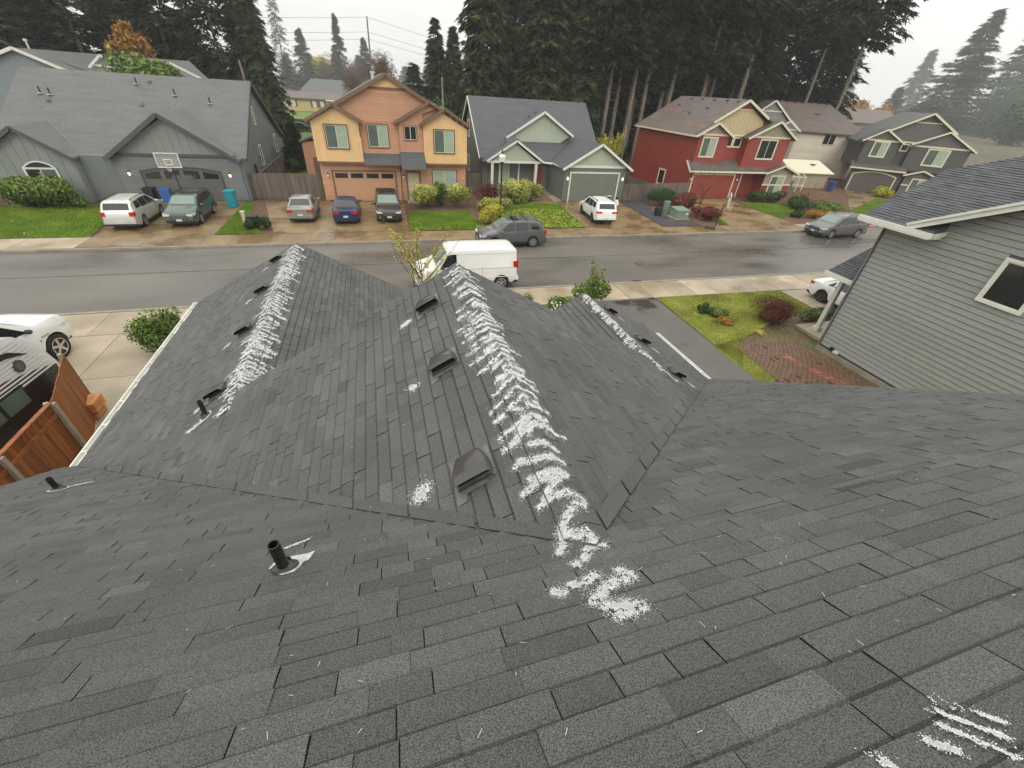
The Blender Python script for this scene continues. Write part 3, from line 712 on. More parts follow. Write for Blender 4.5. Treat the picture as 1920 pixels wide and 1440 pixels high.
# gutters: U profile with hangers
def gutter(root, x, y0, y1, z, sgn, w=.125):
    b = MB()
    b.bb(min(x, x + sgn * w), max(x, x + sgn * w), y0, y1, z - .12, z - .105)
    b.bb(x + sgn * w - .008, x + sgn * w + .014, y0, y1, z - .105, z + .0)
    b.bb(min(x, x - sgn * .022), max(x, x - sgn * .022), y0, y1, z - .105, z + .012)
    for ye in (y0, y1): b.bb(min(x + sgn * .003, x + sgn * (w - .012)), max(x + sgn * .003, x + sgn * (w - .012)), ye - .004 + .008, ye + .018, z - .105, z - .01)
    gg = b.build('gutter', M['gutter'], root)
    n = int((y1 - y0) / .8)
    for i in range(n):
        h = MB(); yy = y0 + .4 + i * .8; h.bb(min(x, x + sgn * w), max(x, x + sgn * w), yy - .012, yy + .012, z - .012, z + .002); h.build('hanger', M['gutter'], gg)
gutter(own, -5.995, 7.2, 14.4, 2.44, -1, .11); gutter(own, XE + .03, 7.2, 9.85, zR(XE), 1, .09)
rake(own, [(-5.96, 14.43, 2.22), (-2.7, 14.43, 3.98), (.45, 14.43, 2.22)], .17, .04, M['gutter'])
rake(own, [(-2.6, 6.47, zL(-2.6) - .25), (XR, 6.47, ZR - .25), (5.2, 6.47, zR(5.2) - .25)], .17, .04, M['gutter'])
rake(own, [(2.5, 9.92, 2.18), (5.29, 9.92, zR(5.29) - .25), (XE, 9.92, zR(XE) - .25)], .17, .04, M['gutter'])
rake(own, [(-6.27, -2.2, zM(-2.2) - .1), (-6.27, 7.18, zM(7.18) - .1)], .17, .03, M['gutter']); rake(own, [(8.24, -2.2, zM(-2.2) - .1), (8.24, 7.2, zM(7.2) - .1)], .17, .03, M['gutter'])
# roof box vents
def box_vent(p, D, Nn, w=.36, l=.40):
    """hood open at its down-slope side, flange under it"""
    D = Vector(D).normalized(); Nn = Vector(Nn).normalized(); U = Nn.cross(D); p = Vector(p)
    A = lambda u, d, h: p + U * u + D * d + Nn * h
    prof = [(-.19, .022), (-.175, .055), (-.13, .085), (-.02, .105), (.10, .122), (.175, .13)]
    def ring(d, h): # closed half ring across the width with rounded shoulders
        ww = w / 2 * (.62 + .38 * min(1, (d + .19) / .2)); lo = .018 if d < 0 else .018 + .055 * d / .175
        return [A(-ww, d, lo), A(-ww * .99, d, max(lo, h * .5)), A(-ww * .93, d, h * .85), A(-ww * .82, d, h), A(0, d, h * 1.02), A(ww * .82, d, h), A(ww * .93, d, h * .85), A(ww * .99, d, max(lo, h * .5)), A(ww, d, lo)]
    rings = [ring(d, h) for d, h in prof]; b = MB(); V = [v for r in rings for v in r]; n = 9
    fs = [(i * n + j, i * n + j + 1, (i + 1) * n + j + 1, (i + 1) * n + j) for i in range(len(prof) - 1) for j in range(n - 1)]
    fs.append(tuple(range(n)))
    b.faces(V, fs); 
    fl = MB(); fl.prism([A(-w * .53, -.19, .016), A(w * .53, -.19, .016), A(w * .53, .16, .016), A(w * .3, .17, .016), A(w * .28, .2, .016), A(-w * .28, .2, .016), A(-w * .30, .27, .016), A(-w * .56, .28, .016)], Nn * .004)
    v = fl.build('roof_vent', M['flashv'], own)
    b.build('vent_hood', M['black_metal'], v, smooth=True, sharp=40)
    i_ = MB(); i_.prism([A(-w * .42, -.08, .02), A(w * .42, -.08, .02), A(w * .42, .10, .02), A(-w * .42, .10, .02)], Nn * .05); i_.build('vent_throat', M['trimblk'], v)
    # rolled lip at the lower opening
    q = MB(); q.beam(A(-w * .44, .15, .024), A(w * .44, .15, .024), .012, .014, up=Nn); q.build('vent_lip', M['black_metal'], v)
DV = Vector((0, -1, 0))
for y in (2.36, 4.07, 5.66): box_vent((.50, y, zL(.50)), DV, nL)
for x, y in ((-3.10, 6.85), (-3.15, 9.18), (-3.2, 11.45), (-3.22, 13.8)): box_vent((x, y, zL(x)), DV, nL)
for x, y in ((5.85, 9.35), (5.92, 7.7), (5.85, 6.15)): box_vent((x, y, zR(x)), DV, nR)
# plumbing vent pipes with boots
TEAR_W = [(-1.042, 1.867), (-1.056, 1.97), (-1.009, 1.951), (-0.943, 1.958), (-0.815, 1.961), (-0.795, 1.85), (-0.836, 1.853), (-0.856, 1.779), (-0.905, 1.74), (-0.978, 1.751), (-1.004, 1.803), (-1.012, 1.854)]
TEAR = [(x + .905, (y - 1.82) * 1.187) for x, y in TEAR_W]
def vent_pipe(p, D, Nn, h=.30, tear=True):
    D = Vector(D).normalized(); Nn = Vector(Nn).normalized(); U = Nn.cross(D); p = Vector(p); A = lambda u, d, q: p + U * u + D * d + Nn * q
    fl = MB()
    pts = TEAR if tear else [(.12 * cos(a * pi / 5), .11 * sin(a * pi / 5)) for a in range(10)]
    fl.prism([A(a, b_, .014) for a, b_ in pts], Nn * .006); fo = fl.build('pipe_flashing', M['flash'] , own)
    c = MB(); n = 20
    V = []
    for q, r in ((.02, .085), (.034, .083), (.045, .062), (.06, .045), (.075, .041)):
        for i in range(n): V.append(A(r * cos(2 * pi * i / n), r * sin(2 * pi * i / n), q))
    c.faces(V, [(i + n * k, (i + 1) % n + n * k, (i + 1) % n + n * (k + 1), i + n * (k + 1)) for k in range(4) for i in range(n)]); c.build('pipe_boot', M['rubber'], fo, smooth=True)
    t = MB(); n = 20; top = p + Vector((0, 0, h)); V = []
    for rr, zz in ((.036, 0), (.036, h), (.029, h), (.029, h - .15)):
        for i in range(n): V.append((p.x + rr * cos(2 * pi * i / n), p.y + rr * sin(2 * pi * i / n), p.z + zz))
    t.faces(V, [(i + n * k, (i + 1) % n + n * k, (i + 1) % n + n * (k + 1), i + n * (k + 1)) for k in range(3) for i in range(n)] + [tuple(range(3 * n, 4 * n))]); t.build('vent_pipe', M['abs'], fo, smooth=True)
vent_pipe((-.905, 1.82, zM(1.82)), DM, nM, .30, True); vent_pipe((-4.86, 5.37, zM(5.37)), DM, nM, .25, False); vent_pipe((-3.13, 6.20, zL(-3.13)), DL, nL, .32, False)

# white powder lying on the shingles: thousands of thin flecks
def flecks(P, N3, size, rs):
    n = len(P); a = rs.uniform(0, 2 * pi, n); s_ = size * rs.uniform(.45, 1.5, n)
    N3 = np.asarray(N3, float); N3 = N3 / np.linalg.norm(N3, axis=1)[:, None]
    T = np.cross(N3, np.array([[0.13, .21, .97]])); T /= np.linalg.norm(T, axis=1)[:, None]; B = np.cross(N3, T)
    V = np.zeros((n, 4, 3))
    for k in range(4):
        r = s_ * rs.uniform(.6, 1.2, n); V[:, k] = P + T * (np.cos(a + k * pi / 2) * r)[:, None] + B * (np.sin(a + k * pi / 2) * r)[:, None] + N3 * .0
    return V
rsF = np.random.RandomState(3); FV = []
def vn(x, y, sc, seed):
    """smooth value noise on a hashed lattice"""
    x = x * sc + seed * 17.3; y = y * sc + seed * 9.1; xi, yi = np.floor(x), np.floor(y); fx, fy = x - xi, y - yi; fx = fx * fx * (3 - 2 * fx); fy = fy * fy * (3 - 2 * fy)
    h = lambda a, b: np.modf(np.abs(np.sin(a * 127.1 + b * 311.7 + seed) * 43758.5453))[0]
    return (h(xi, yi) * (1 - fx) + h(xi + 1, yi) * fx) * (1 - fy) + (h(xi, yi + 1) * (1 - fx) + h(xi + 1, yi + 1) * fx) * fy
def roof_z(X, Y):
    zg = np.minimum(zL(X), zR(X)); zm = zM(Y); onm = zm > zg
    z = np.maximum(zg, zm); cap = (~onm) & (np.abs(X - XR) < .155)
    Nn = np.where(onm[:, None], np.array([[0, .64, 1.]]), np.where((X < XR)[:, None], np.array([[-KL, 0, 1.]]), np.array([[KR, 0, 1.]])))
    return z + np.where(cap, .043, .021), Nn
def put(X, Y, size, seed, thr=.42, sc=45, zf=None):
    rs = np.random.RandomState(seed); q = .6 * vn(X, Y, sc, seed) + .4 * vn(X, Y, sc * 2.7, seed + 5)
    k = q + rs.normal(0, .07, len(X)) > thr; X = X[k]; Y = Y[k]
    z, Nn = zf(X, Y) if zf else roof_z(X, Y)
    FV.append(flecks(np.stack([X, Y, z], 1), Nn, size, rs))
def ridge_powder(x, zf, y0, y1, step, dens, aw, size, seed, bold=1.0, skip=.06, sc=30):
    """uneven brush-like strokes of powder across the ridge"""
    rs = np.random.RandomState(seed); y = y1 - .04
    while y > y0:
        y -= step * rs.uniform(.6, 1.4)
        if rs.uniform() < skip: continue
        a_, b_ = aw * rs.uniform(.45, 1.15), aw * rs.uniform(.4, 1.05)
        if rs.uniform() < .15: a_ *= .2
        n = int(dens * (a_ + b_) * rs.uniform(.6, 1.4))
        X = rs.uniform(-a_, b_, n); sl = rs.uniform(-.5, .1); c1, c2, p1, p2 = rs.uniform(.006, .022), rs.uniform(.003, .010), rs.uniform(0, 6), rs.uniform(0, 6)
        sg = (.008 + .014 * np.abs(np.sin(X * rs.uniform(9, 20) + p1))) * rs.uniform(.6, 1.3) * bold
        halo = np.where(rs.uniform(0, 1, n) < .28, 2.8, 1.0)
        Y = y + sl * np.abs(X) + c1 * np.sin(X * 14 + p1) + c2 * np.sin(X * 41 + p2) + rs.normal(0, 1, n) * sg * halo
        g_ = rs.uniform(0, 1, n) < 1.25 - np.abs(X) / (aw * 1.05)
        put(x + X[g_], Y[g_], size, seed + int(y * 100), .43, sc, zf)
def zf1(X, Y):
    zz = np.minimum(zL(X), 4.2 - k1 * (X + 2.7)); return zz + np.where(np.abs(X + 2.7) < .155, .043, .021), np.where((X < -2.7)[:, None], np.array([[-KL, 0, 1.]]), np.array([[k1, 0, 1.]]))
Z3 = zR(5.29)
def zf3(X, Y):
    zz = np.minimum(zR(X), Z3 + k3 * (X - 5.29)); return zz + np.where(np.abs(X - 5.29) < .155, .043, .021), np.where((X < 5.29)[:, None], np.array([[-k3, 0, 1.]]), np.array([[KR, 0, 1.]]))
ridge_powder(XR, None, 2.55, 6.5, .115, 9500, .31, .0034, 1)
ridge_powder(-2.7, zf1, 6.0, 14.45, .115, 2600, .37, .0072, 2, 1.1, sc=22)
ridge_powder(5.29, zf3, 6.1, 9.95, .13, 3600, .17, .0062, 3, 1.2, sc=24)
STROKES = [[(.80, 2.15), (.849, 2.197), (.942, 2.127), (1.03, 2.087), (1.147, 2.003)], [(.861, 1.986), (.972, 1.955), (1.059, 1.925), (1.106, 1.862)], [(.781, 1.885), (.86, 1.907), (.916, 1.931), (1.021, 1.885)],
 [(.848, 1.724), (.922, 1.739), (1.042, 1.72), (1.11, 1.676), (1.151, 1.635), (1.121, 1.574)], [(1.075, 1.603), (1.036, 1.587), (.981, 1.53), (.912, 1.46)], [(.921, 1.442), (.891, 1.362), (.819, 1.279)],
 [(.957, 1.426), (1.015, 1.373)], [(1.035, 1.396), (1.078, 1.328), (1.12, 1.262), (1.029, 1.283), (.928, 1.169)], [(.865, 1.155), (.87, 1.132)], [(.746, .991), (.814, .981), (.887, 1.008), (.931, 1.034)],
 [(1.049, 1.017), (1.087, .958), (1.078, .932), (.973, .932), (.911, .909), (.794, .836)], [(.826, .79), (.918, .772), (.997, .732), (.907, .732), (.847, .718)], [(.645, .98), (.684, .95)],
 [(.908, 1.763), (.976, 1.827), (1.045, 1.855), (1.122, 1.882)], [(.832, 2.394), (.952, 2.456), (1.042, 2.484), (1.178, 2.46)], [(.929, 2.495), (1.047, 2.586), (1.169, 2.54)], [(.957, 2.296), (1.045, 2.246), (1.148, 2.142)]]
def patch(kind_, pts, n, size, rad, seed, thr=.42, sc=60):
    rs = np.random.RandomState(seed); out = []
    seg = list(zip(pts[:-1], pts[1:])); tot = sum(math.dist(a, b) + rad * .5 for a, b in seg)
    for a, b in seg:
        m = int(n * (math.dist(a, b) + rad * .5) / tot); t = rs.uniform(-.03, 1.03, m); hl_ = np.where(rs.uniform(0, 1, m) < .25, 2.2, 1.0)
        out.append(np.stack([a[0] + (b[0] - a[0]) * t + rs.normal(0, rad * .5, m) * hl_, a[1] + (b[1] - a[1]) * t + rs.normal(0, rad * .5, m) * hl_], 1))
    P = np.vstack(out); put(P[:, 0], P[:, 1], size, seed, thr, sc)
for i, s_ in enumerate(STROKES):
    L_ = sum(math.dist(a, b) for a, b in zip(s_[:-1], s_[1:])); big = i in (10, 11)
    patch('', s_, int((26000 if big else 24000) * (L_ + .03)), .0022, .026 if big else .022, 200 + i)
for i, s_ in enumerate([[(1.535, .03), (1.62, -.085)], [(1.58, .05), (1.67, -.05)], [(1.49, .0), (1.56, -.12)], [(1.40, -.02), (1.44, -.06)], [(1.20, .0), (1.24, -.04)]]): patch('', s_, 1500, .0018, .010, 300 + i, .5)
for i, (s_, n_, sz, rd) in enumerate([([(-.99, 2.12), (-.84, 2.2)], 900, .004, .010), ([(-4.78, 5.44), (-4.6, 5.54)], 900, .008, .025), ([(.08, 2.45), (.05, 2.40), (.03, 2.36)], 2600, .004, .045), ([(.10, 3.95), (.12, 3.9)], 700, .005, .035),
     ([(.10, 5.45), (.2, 5.5)], 900, .006, .035), ([(-3.15, 6.1), (-3.35, 6.0)], 1100, .008, .035), ([(.645, .98), (.70, .95)], 900, .0025, .018)]): patch('', s_, n_, sz, rd, 320 + i)
for i, (x, y) in enumerate(((-3.35, 6.75), (-3.45, 9.0), (-3.5, 11.3), (-3.5, 13.6))): patch('', [(x, y - .1), (x - .08, y - .2)], 500, .009, .035, 340 + i)
for i, (x, y) in enumerate(((6.15, 9.2), (6.2, 7.5), (6.15, 5.95))): patch('', [(x, y), (x + .05, y - .15)], 400, .009, .03, 350 + i)
patch('', [(5.45, 5.9), (5.5, 5.65), (5.6, 5.75)], 700, .007, .02, 360)
V = np.concatenate(FV).reshape(-1, 3); V[:, 1] -= 3.0
print('flecks', len(V) // 4)
o = link('white_powder', np_mesh('white_powder', V, np.arange(len(V)).reshape(-1, 4), None, M['powder']), own, kind='stuff')

# ------------------------------------------------------------ the neighbour's house on the right
nb = thing("neighbor_house", "two-storey grey-green lap-sided house with white eaves at the right edge", "house", (18, 11, 0))
b = MB(); b.prism([(18, 11.2, .15), (18, -6, .15), (18, -6, 5.35), (18, 10.2, 5.35), (18, 11.2, 5.35)], (9, 0, 0)); b.prism([(18, 9.7, 5.35), (18, -.7, 5.35), (18, 4.5, 7.95)], (9, 0, 0)); b.build('wall', M['adark'], nb)  # dark backing wall, seen between the boards as painted shadow lines
W0 = (6.45, 7.45, 4.05, 5.25)   # y0 y1 z0 z1 of the window
mbN = None
# boards (u runs from the front corner towards us), cut round the window
E_ = .185
for (ua, ub, za, zb) in ((0, 3.65, .25, 5.4), (3.65, 4.85, .25, 3.97), (3.65, 4.85, 5.33, 5.4), (4.85, 17, .25, 5.4)):
    pass
def nboards():
    z = .25; 
    while z < 8.0:
        ze = z + E_
        # wall outline at this height (y from .. to ..)
        yA = 11.19 if z < 5.34 else 10.1 - (z - 5.55) / .5 + .05
        if z > 5.2 and z < 5.34: pass
        yB = -5.9 if z < 5.34 else -1.1 + (z - 5.55) / .5
        if yA - yB > .4:
            segs = [(yA, yB)]
            if ze > 3.97 and z < 5.33: segs = [(yA, 7.54), (6.36, yB)]
            for a, c in segs:
                yy = a
                while yy - c > .05:
                    L_ = min(rnd.choice((3.66, 3.66, 2.4)), yy - c); e = yy - L_
                    m_ = MB(); t = rnd.uniform(-.035, .035) or .01
                    m_.faces([(17.968, yy - .002, z), (17.968, e + .002, z), (17.992, e + .002, ze - .018), (17.992, yy - .002, ze - .018), (18.0, yy - .002, z), (18.0, e + .002, z)], [(0, 3, 2, 1), (0, 1, 5, 4)], t)  # top cut short: the dark strip stands in for the lip's shadow
                    m_.build('board', M['nsiding'], nb); yy = e
        z = ze
nboards()
window(nb, (18, 0, 0), (0, -1, 0), (-1, 0, 0), -7.45, -6.45, 4.05, 5.25, M['white'], .09, 1, ('glass',), frame=M['white'])
b = MB(); b.bb(17.955, 18.0, 11.2, 11.29, .2, 5.4); b.build('corner_board', M['adark'], nb)
b = MB(); b.cyl((17.93, 11.24, .15), (17.93, 11.24, 5.35), .035, .035, 8); b.cyl((17.93, 11.24, 5.35), (17.6, 11.55, 5.45), .035, .035, 8); b.build('downspout', M['asiding'], nb)
b = MB(); b.bb(17.9, 27, -6, 11.25, -.03, .14); b.build('foundation', M['kerb'], nb)
b = MB(); b.box((17.93, 10.6, .3), (.1, .16, .12)); b.build('hose_bib', M['ironblk'], nb); b = MB(); b.box((17.9, 10.38, .25), (.12, .2, .1)); b.build('meter_box', M['flash'], nb)
# hipped front slope seen from the side, its shingles single
tabs = []; kn = .5; cn = sqrt(1 + kn * kn)
zN = lambda x: 5.5 + kn * (x - 17.4)
b = MB(); b.slab([(17.4, 11.9, 5.5), (17.4, 9.4, 5.5), (18.3, 9.4, zN(18.3)), (23.3, 4.5, zN(23.3)), (24.5, 4.5, zN(24.5)), (24.5, 8.0, zN(24.5)), (20.5, 11.9, zN(20.5))], .14); b.build('roof', M['shingle_n'], nb)
shingle_plane((17.4, 0, 5.5), (0, 1, 0), Vector((-1, 0, -kn)), Vector((-kn, 0, 1)), [(11.9, 0), (11.9, -3.1 * cn), (8.0, -7.0 * cn), (4.7, -7.0 * cn), (4.7, -5.7 * cn), (9.4, -.9 * cn), (9.4, 0)], 31, tabs, thick=.012)
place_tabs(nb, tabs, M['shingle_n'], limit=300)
b = MB(); b.slab([(20.5, 11.9, zN(20.5)), (24.5, 8.0, zN(24.5)), (27.5, 8.0, zN(24.5)), (27.5, 11.9, zN(20.5))], .16); b.build('roof', M['shingle_n'], nb)
# main gable over the wall, front slope falling to the street
b = MB(); b.slab([(17.45, 10.1, 5.62), (27.5, 10.1, 5.62), (27.5, 4.5, 8.42), (17.45, 4.5, 8.42)], .15); b.slab([(17.45, 4.5, 8.42), (27.5, 4.5, 8.42), (27.5, -1.3, 5.52), (17.45, -1.3, 5.52)], .15); b.build('roof', M['shingle_n'], nb)
rake(nb, [(17.42, 10.25, 5.50), (17.42, 4.5, 8.36), (17.42, -1.4, 5.41)], .2, .05, M['white']); rake(nb, [(17.37, 10.28, 5.58), (17.37, 4.5, 8.46), (17.37, -1.4, 5.52)], .08, .05, M['white'])
b = MB(); b.bb(17.31, 17.42, 9.35, 11.95, 5.34, 5.5); b.build('gutter', M['white'], nb)
b = MB(); b.bb(17.3, 18.0, 9.4, 11.9, 5.3, 5.33); b.build('soffit', M['white'], nb)
b = MB(); b.beam((17.45, 9.36, 5.4), (18.05, 9.36, 5.5), .04, .16); b.build('fascia', M['white'], nb)
# porch at its front
tabs = []
zP = lambda x: 3.02 + .5 * (x - 18.1)
b = MB(); b.slab([(18.1, 12.55, 3.02), (18.1, 11.22, 3.02), (22, 11.22, zP(22)), (22, 12.55, zP(22))], .12); b.build('porch_roof', M['shingle_n'], nb)
shingle_plane((18.1, 0, 3.02), (0, 1, 0), Vector((-1, 0, -.5)), Vector((-.5, 0, 1)), [(12.57, 0), (12.57, -3.9 * cn), (11.25, -3.9 * cn), (11.25, 0)], 33, tabs, thick=.012)
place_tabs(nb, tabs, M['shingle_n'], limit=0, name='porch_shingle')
b = MB(); b.bb(18.02, 18.1, 11.22, 12.62, 2.86, 3.03); b.bb(18.1, 22, 12.56, 12.62, 2.84, 3.0); b.build('gutter', M['white'], nb)
b = MB(); b.bb(19.1, 19.28, 12.35, 12.53, .15, 2.9); b.bb(19.04, 19.34, 12.29, 12.59, .12, .3); b.bb(19.05, 19.33, 12.3, 12.58, 2.65, 2.8); b.build('porch_post', M['white'], nb)
b = MB(); b.bb(18.6, 27, 11.29, 13.1, -.02, .12); b.build('porch_floor', M['conc'], nb)
# ------------------------------------------------------------ houses across the street
X_ = (1, 0, 0); S_ = (0, -1, 0)
def front_lap(root, y, poly, m_, e=.17):
    mb = MB(); lap(mb, (0, y, 0), X_, S_, poly, e); return mb.build('siding', m_, root, kind='stuff')
def gable_wing(root, xl, xr_, zE, xa, za, y0, y1, m_, th=.14, ov=0.0):
    slab_part(root, [(xl, y0, zE), (xl, y1, zE), (xa, y1, za), (xa, y0, za)], m_, th); slab_part(root, [(xa, y0, za), (xa, y1, za), (xr_, y1, zE), (xr_, y0, zE)], m_, th)

# A: slate blue house with arched garage
A = thing("slate_house", "wide single-storey slate grey house at the left with a white-framed arched window", "house", (-17, 40, 0))
walls(A, [(-18.0, 0), (-10.05, 0), (-10.05, 2.95), (-14.15, 5.45), (-18.0, 3.0)], 39.6, 41.2, M['asiding'])
front_lap(A, 39.6, [(-18.0, .1), (-10.05, .1), (-10.05, 3.05), (-18.0, 3.05)], M['asiding'])
b = MB(); b.prism([(-17.9, 39.58, 3.2), (-10.2, 39.58, 3.2), (-14.1, 39.58, 5.45)], (0, .02, 0)); b.build('gable_panel', M['agable'], A)
battens(A, 'batten', (0, 39.58, 0), X_, S_, [(-17.6, 3.22), (-10.6, 3.22), (-14.1, 5.3)], .55, M['agable'])
b = MB(); b.bb(-17.95, -10.1, 39.5, 39.575, 3.04, 3.22); b.build('band_board', M['adark'], A)
garage(A, 39.6, -16.55, -11.55, 2.0, M['adark'], M['agar'], .12, lites=4, rows=4, arch=.28)
wall_lamp(A, (-17.3, 39.57, 1.9)); wall_lamp(A, (-10.85, 39.57, 1.85))
gable_wing(A, -18.3, -9.85, 2.92, -14.15, 5.75, 39.15, 45.2, M['roof_far'])
rake(A, [(-18.3, 39.12, 2.82), (-14.15, 39.12, 5.66), (-9.85, 39.12, 2.82)], .26, .06, M['adark'])
# main body
b = MB(); b.prism([(-9.85, 39.7, 0), (-9.85, 57.3, 0), (-9.85, 57.3, 3.1), (-9.85, 48.25, 7.6), (-9.85, 40.2, 3.0), (-9.85, 39.7, 3.0)], (-15, 0, 0)); b.build('wall', M['asiding'], A)
mb = MB()
for poly in ([(39.7, .1), (57.3, .1), (57.3, 3.0), (39.7, 3.0)], [(40.2, 3.0), (57.2, 3.0), (48.25, 7.5)]): lap(mb, (-9.85, 0, 0), (0, 1, 0), (1, 0, 0), poly, .17)
mb.build('siding', M['asiding'], A, kind='stuff')
slab_part(A, [(-25.2, 40.0, 2.98), (-9.55, 40.0, 2.98), (-9.55, 48.25, 7.72), (-25.2, 48.25, 7.72)], M['roof_far'])
slab_part(A, [(-25.2, 48.25, 7.72), (-9.55, 48.25, 7.72), (-9.55, 58.2, 2.95), (-25.2, 58.2, 2.95)], M['roof_far'])
rake(A, [(-9.52, 40.0, 2.87), (-9.52, 48.25, 7.6), (-9.52, 58.2, 2.85)], .26, .06, M['adark'])
for (y0, y1, z0, z1) in ((47.05, 47.55, 4.7, 5.9), (46.3, 46.95, 1.6, 3.1), (53.9, 54.9, 1.7, 3.2)):
    window(A, (-9.85, 0, 0), (0, 1, 0), (1, 0, 0), y0, y1, z0, z1, M['white'], .07, 1, ('glassg',))
b = MB(); b.bb(-9.85, -9.8, 42.9, 43.8, .1, 2.15); sdoor = b.build('side_door', M['adark'], A)
b = MB(); b.bb(-9.8, -9.78, 43.1, 43.6, 1.1, 2.0); b.build('door_window', M['glass'], sdoor)
for yy in (45.6, 52.0): b = MB(); b.box((-9.76, yy, 2.3), (.16, .16, .18)); b.build('wall_vent', M['flashd'], A)
# left wing with arched window
walls(A, [(-24.9, 0), (-20.1, 0), (-20.1, 3.0), (-22.4, 4.5), (-24.9, 3.0)], 39.1, 41.0, M['agable'])
battens(A, 'batten', (0, 39.1, 0), X_, S_, [(-24.9, .1), (-20.1, .1), (-20.1, 3.0), (-22.4, 4.4), (-24.9, 3.0)], .55, M['agable'])
gable_wing(A, -25.2, -19.9, 2.95, -22.4, 4.72, 38.75, 43.2, M['roof_far']); rake(A, [(-25.2, 38.72, 2.85), (-22.4, 38.72, 4.62), (-19.9, 38.72, 2.85)], .24, .06, M['adark'])
wf = window(A, (0, 39.1, 0), X_, S_, -23.0, -21.3, .9, 2.2, M['white'], .08, 2, ('glass', 'glassg'), frame=M['white'])
b = MB(); n = 8; pa = [(-23.0 + 1.7 * i / n, 2.29 + .36 * (1 - (2 * i / n - 1) ** 2)) for i in range(n + 1)]
b.poly([(x, 39.07, z) for x, z in [(-23.0, 2.27), (-21.3, 2.27)] + pa[::-1]]); b.build('arch_pane', M['glass'], wf)
b = MB()
for (xa, za), (xb, zb) in zip(pa[:-1], pa[1:]): b.beam((xa, 39.06, za), (xb, 39.06, zb), .07, .08)
b.build('arch_trim', M['white'], wf)
rake(A, [(-20.0, 39.95, 2.9), (-18.2, 39.95, 2.9)], .16, .1, M['flashd'], 'gutter')
b = MB(); b.bb(-20.05, -18.0, 40.5, 43.5, 0, 2.9); b.build('entry_recess', M['adark'], A)
for x, y in ((-23.3, 45.6), (-22.7, 45.5), (-17.5, 47.1), (-14.8, 46.1), (-12.3, 45.4)): pipe_far(A, (x, y, 2.98 + .575 * (y - 40)))
for x, y in ((-22.7, 44.9), (-16.7, 47.4), (-16.9, 44.9)): roof_vent_far(A, (x, y, 2.98 + .575 * (y - 40)), M['flashd'])

# B: peach and salmon two-storey house
B = thing("peach_house", "two-storey peach and salmon house with brown trim in the middle of the street", "house", (1.5, 39.5, 0))
walls(B, [(-4.3, 0), (7.5, 0), (7.5, 5.8), (1.45, 8.7), (-4.3, 5.8)], 39.55, 52, M['borange'])
front_lap(B, 39.55, [(-4.3, .1), (7.5, .1), (7.5, 2.92), (-4.3, 2.92)], M['borange']); front_lap(B, 39.55, [(-.85, 2.95), (3.6, 2.95), (3.6, 5.85), (-.85, 5.85)], M['borange'], .2)
front_lap(B, 39.55, [(-4.1, 5.85), (7.3, 5.85), (1.45, 8.6)], M['borange'], .2)
for xa, xb, xc, za in ((-4.35, -.87, -2.6, 6.72), (4.0, 7.55, 5.75, 6.80)):
    walls(B, [(xa, 3.0), (xb, 3.0), (xb, 5.82), (xc, za), (xa, 5.82)], 39.1, 39.56, M['bpeach'], 'bay_wall')
    battens(B, 'batten', (0, 39.1, 0), X_, S_, [(xa, 3.0), (xb, 3.0), (xb, 5.82), (xc, za), (xa, 5.82)], .5, M['bpeach'], .045)
    b = MB(); b.bb(xa - .02, xb + .02, 39.05, 39.12, 2.88, 3.03); b.build('band_board', M['bbrown'], B)
    gable_wing(B, xa - .3, xb + .3, 5.8, xc, za + .2, 38.75, 41.4, M['roof_dark']); rake(B, [(xa - .32, 38.72, 5.72), (xc, 38.72, za + .12), (xb + .32, 38.72, 5.72)], .2, .06, M['bbrown'])
b = MB(); b.prism([(2.1, 39.3, 3.0), (4.0, 39.3, 3.0), (4.0, 39.3, 6.9), (3.2, 39.3, 6.4), (2.1, 39.3, 5.85)], (0, .26, 0)); b.build('wall', M['borange'], B); front_lap(B, 39.3, [(2.1, 3.0), (4.0, 3.0), (4.0, 5.9), (2.1, 5.9)], M['borange'], .2)
slab_part(B, [(1.7, 38.95, 5.86), (1.7, 42, 5.86), (4.6, 42, 7.4), (4.6, 38.95, 7.4)], M['roof_dark']); slab_part(B, [(4.6, 38.95, 7.4), (4.6, 42, 7.4), (5.6, 42, 6.88), (5.6, 38.95, 6.88)], M['roof_dark'])
rake(B, [(1.68, 38.92, 5.78), (4.6, 38.92, 7.32), (5.5, 38.92, 6.85)], .2, .06, M['bbrown'])
b = MB(); b.prism([(2.2, 39.27, 5.9), (5.2, 39.27, 6.9), (4.6, 39.27, 7.25)], (0, .02, 0)); b.build('gable_panel', M['borange'], B)
gable_wing(B, -4.75, 7.75, 5.72, 1.45, 8.95, 39.15, 52.6, M['roof_far']); rake(B, [(-4.75, 39.12, 5.62), (1.45, 39.12, 8.84), (7.75, 39.12, 5.62)], .24, .06, M['bbrown'])
b = MB(); b.prism([(.2, 39.5, 8.05), (2.7, 39.5, 8.05), (1.45, 39.5, 8.68)], (0, -.03, 0)); b.build('gable_panel', M['bpeach'], B)
b = MB(); b.bb(.0, 2.9, 39.44, 39.5, 7.93, 8.06); b.build('band_board', M['bbrown'], B)
for args in ((39.1, -3.4, -1.85, 3.98, 5.5), (39.55, -.3, 1.2, 4.08, 5.6), (39.1, 4.85, 6.45, 3.85, 5.45), (39.55, 4.65, 6.65, .95, 2.45)):
    window(B, (0, args[0], 0), X_, S_, *args[1:], M['bbrown'], .08, 2, ('glassg', 'blind') if args[3] > 1 else ('blind', 'blind'))
window(B, (0, 39.3, 0), X_, S_, 2.5, 3.45, 4.68, 5.62, M['bbrown'], .06, 2, ('glass', 'glass'))
garage(B, 39.55, -3.4, 1.45, 2.25, M['bbrown'], M['bgar'], .12, lites=4, rows=4)
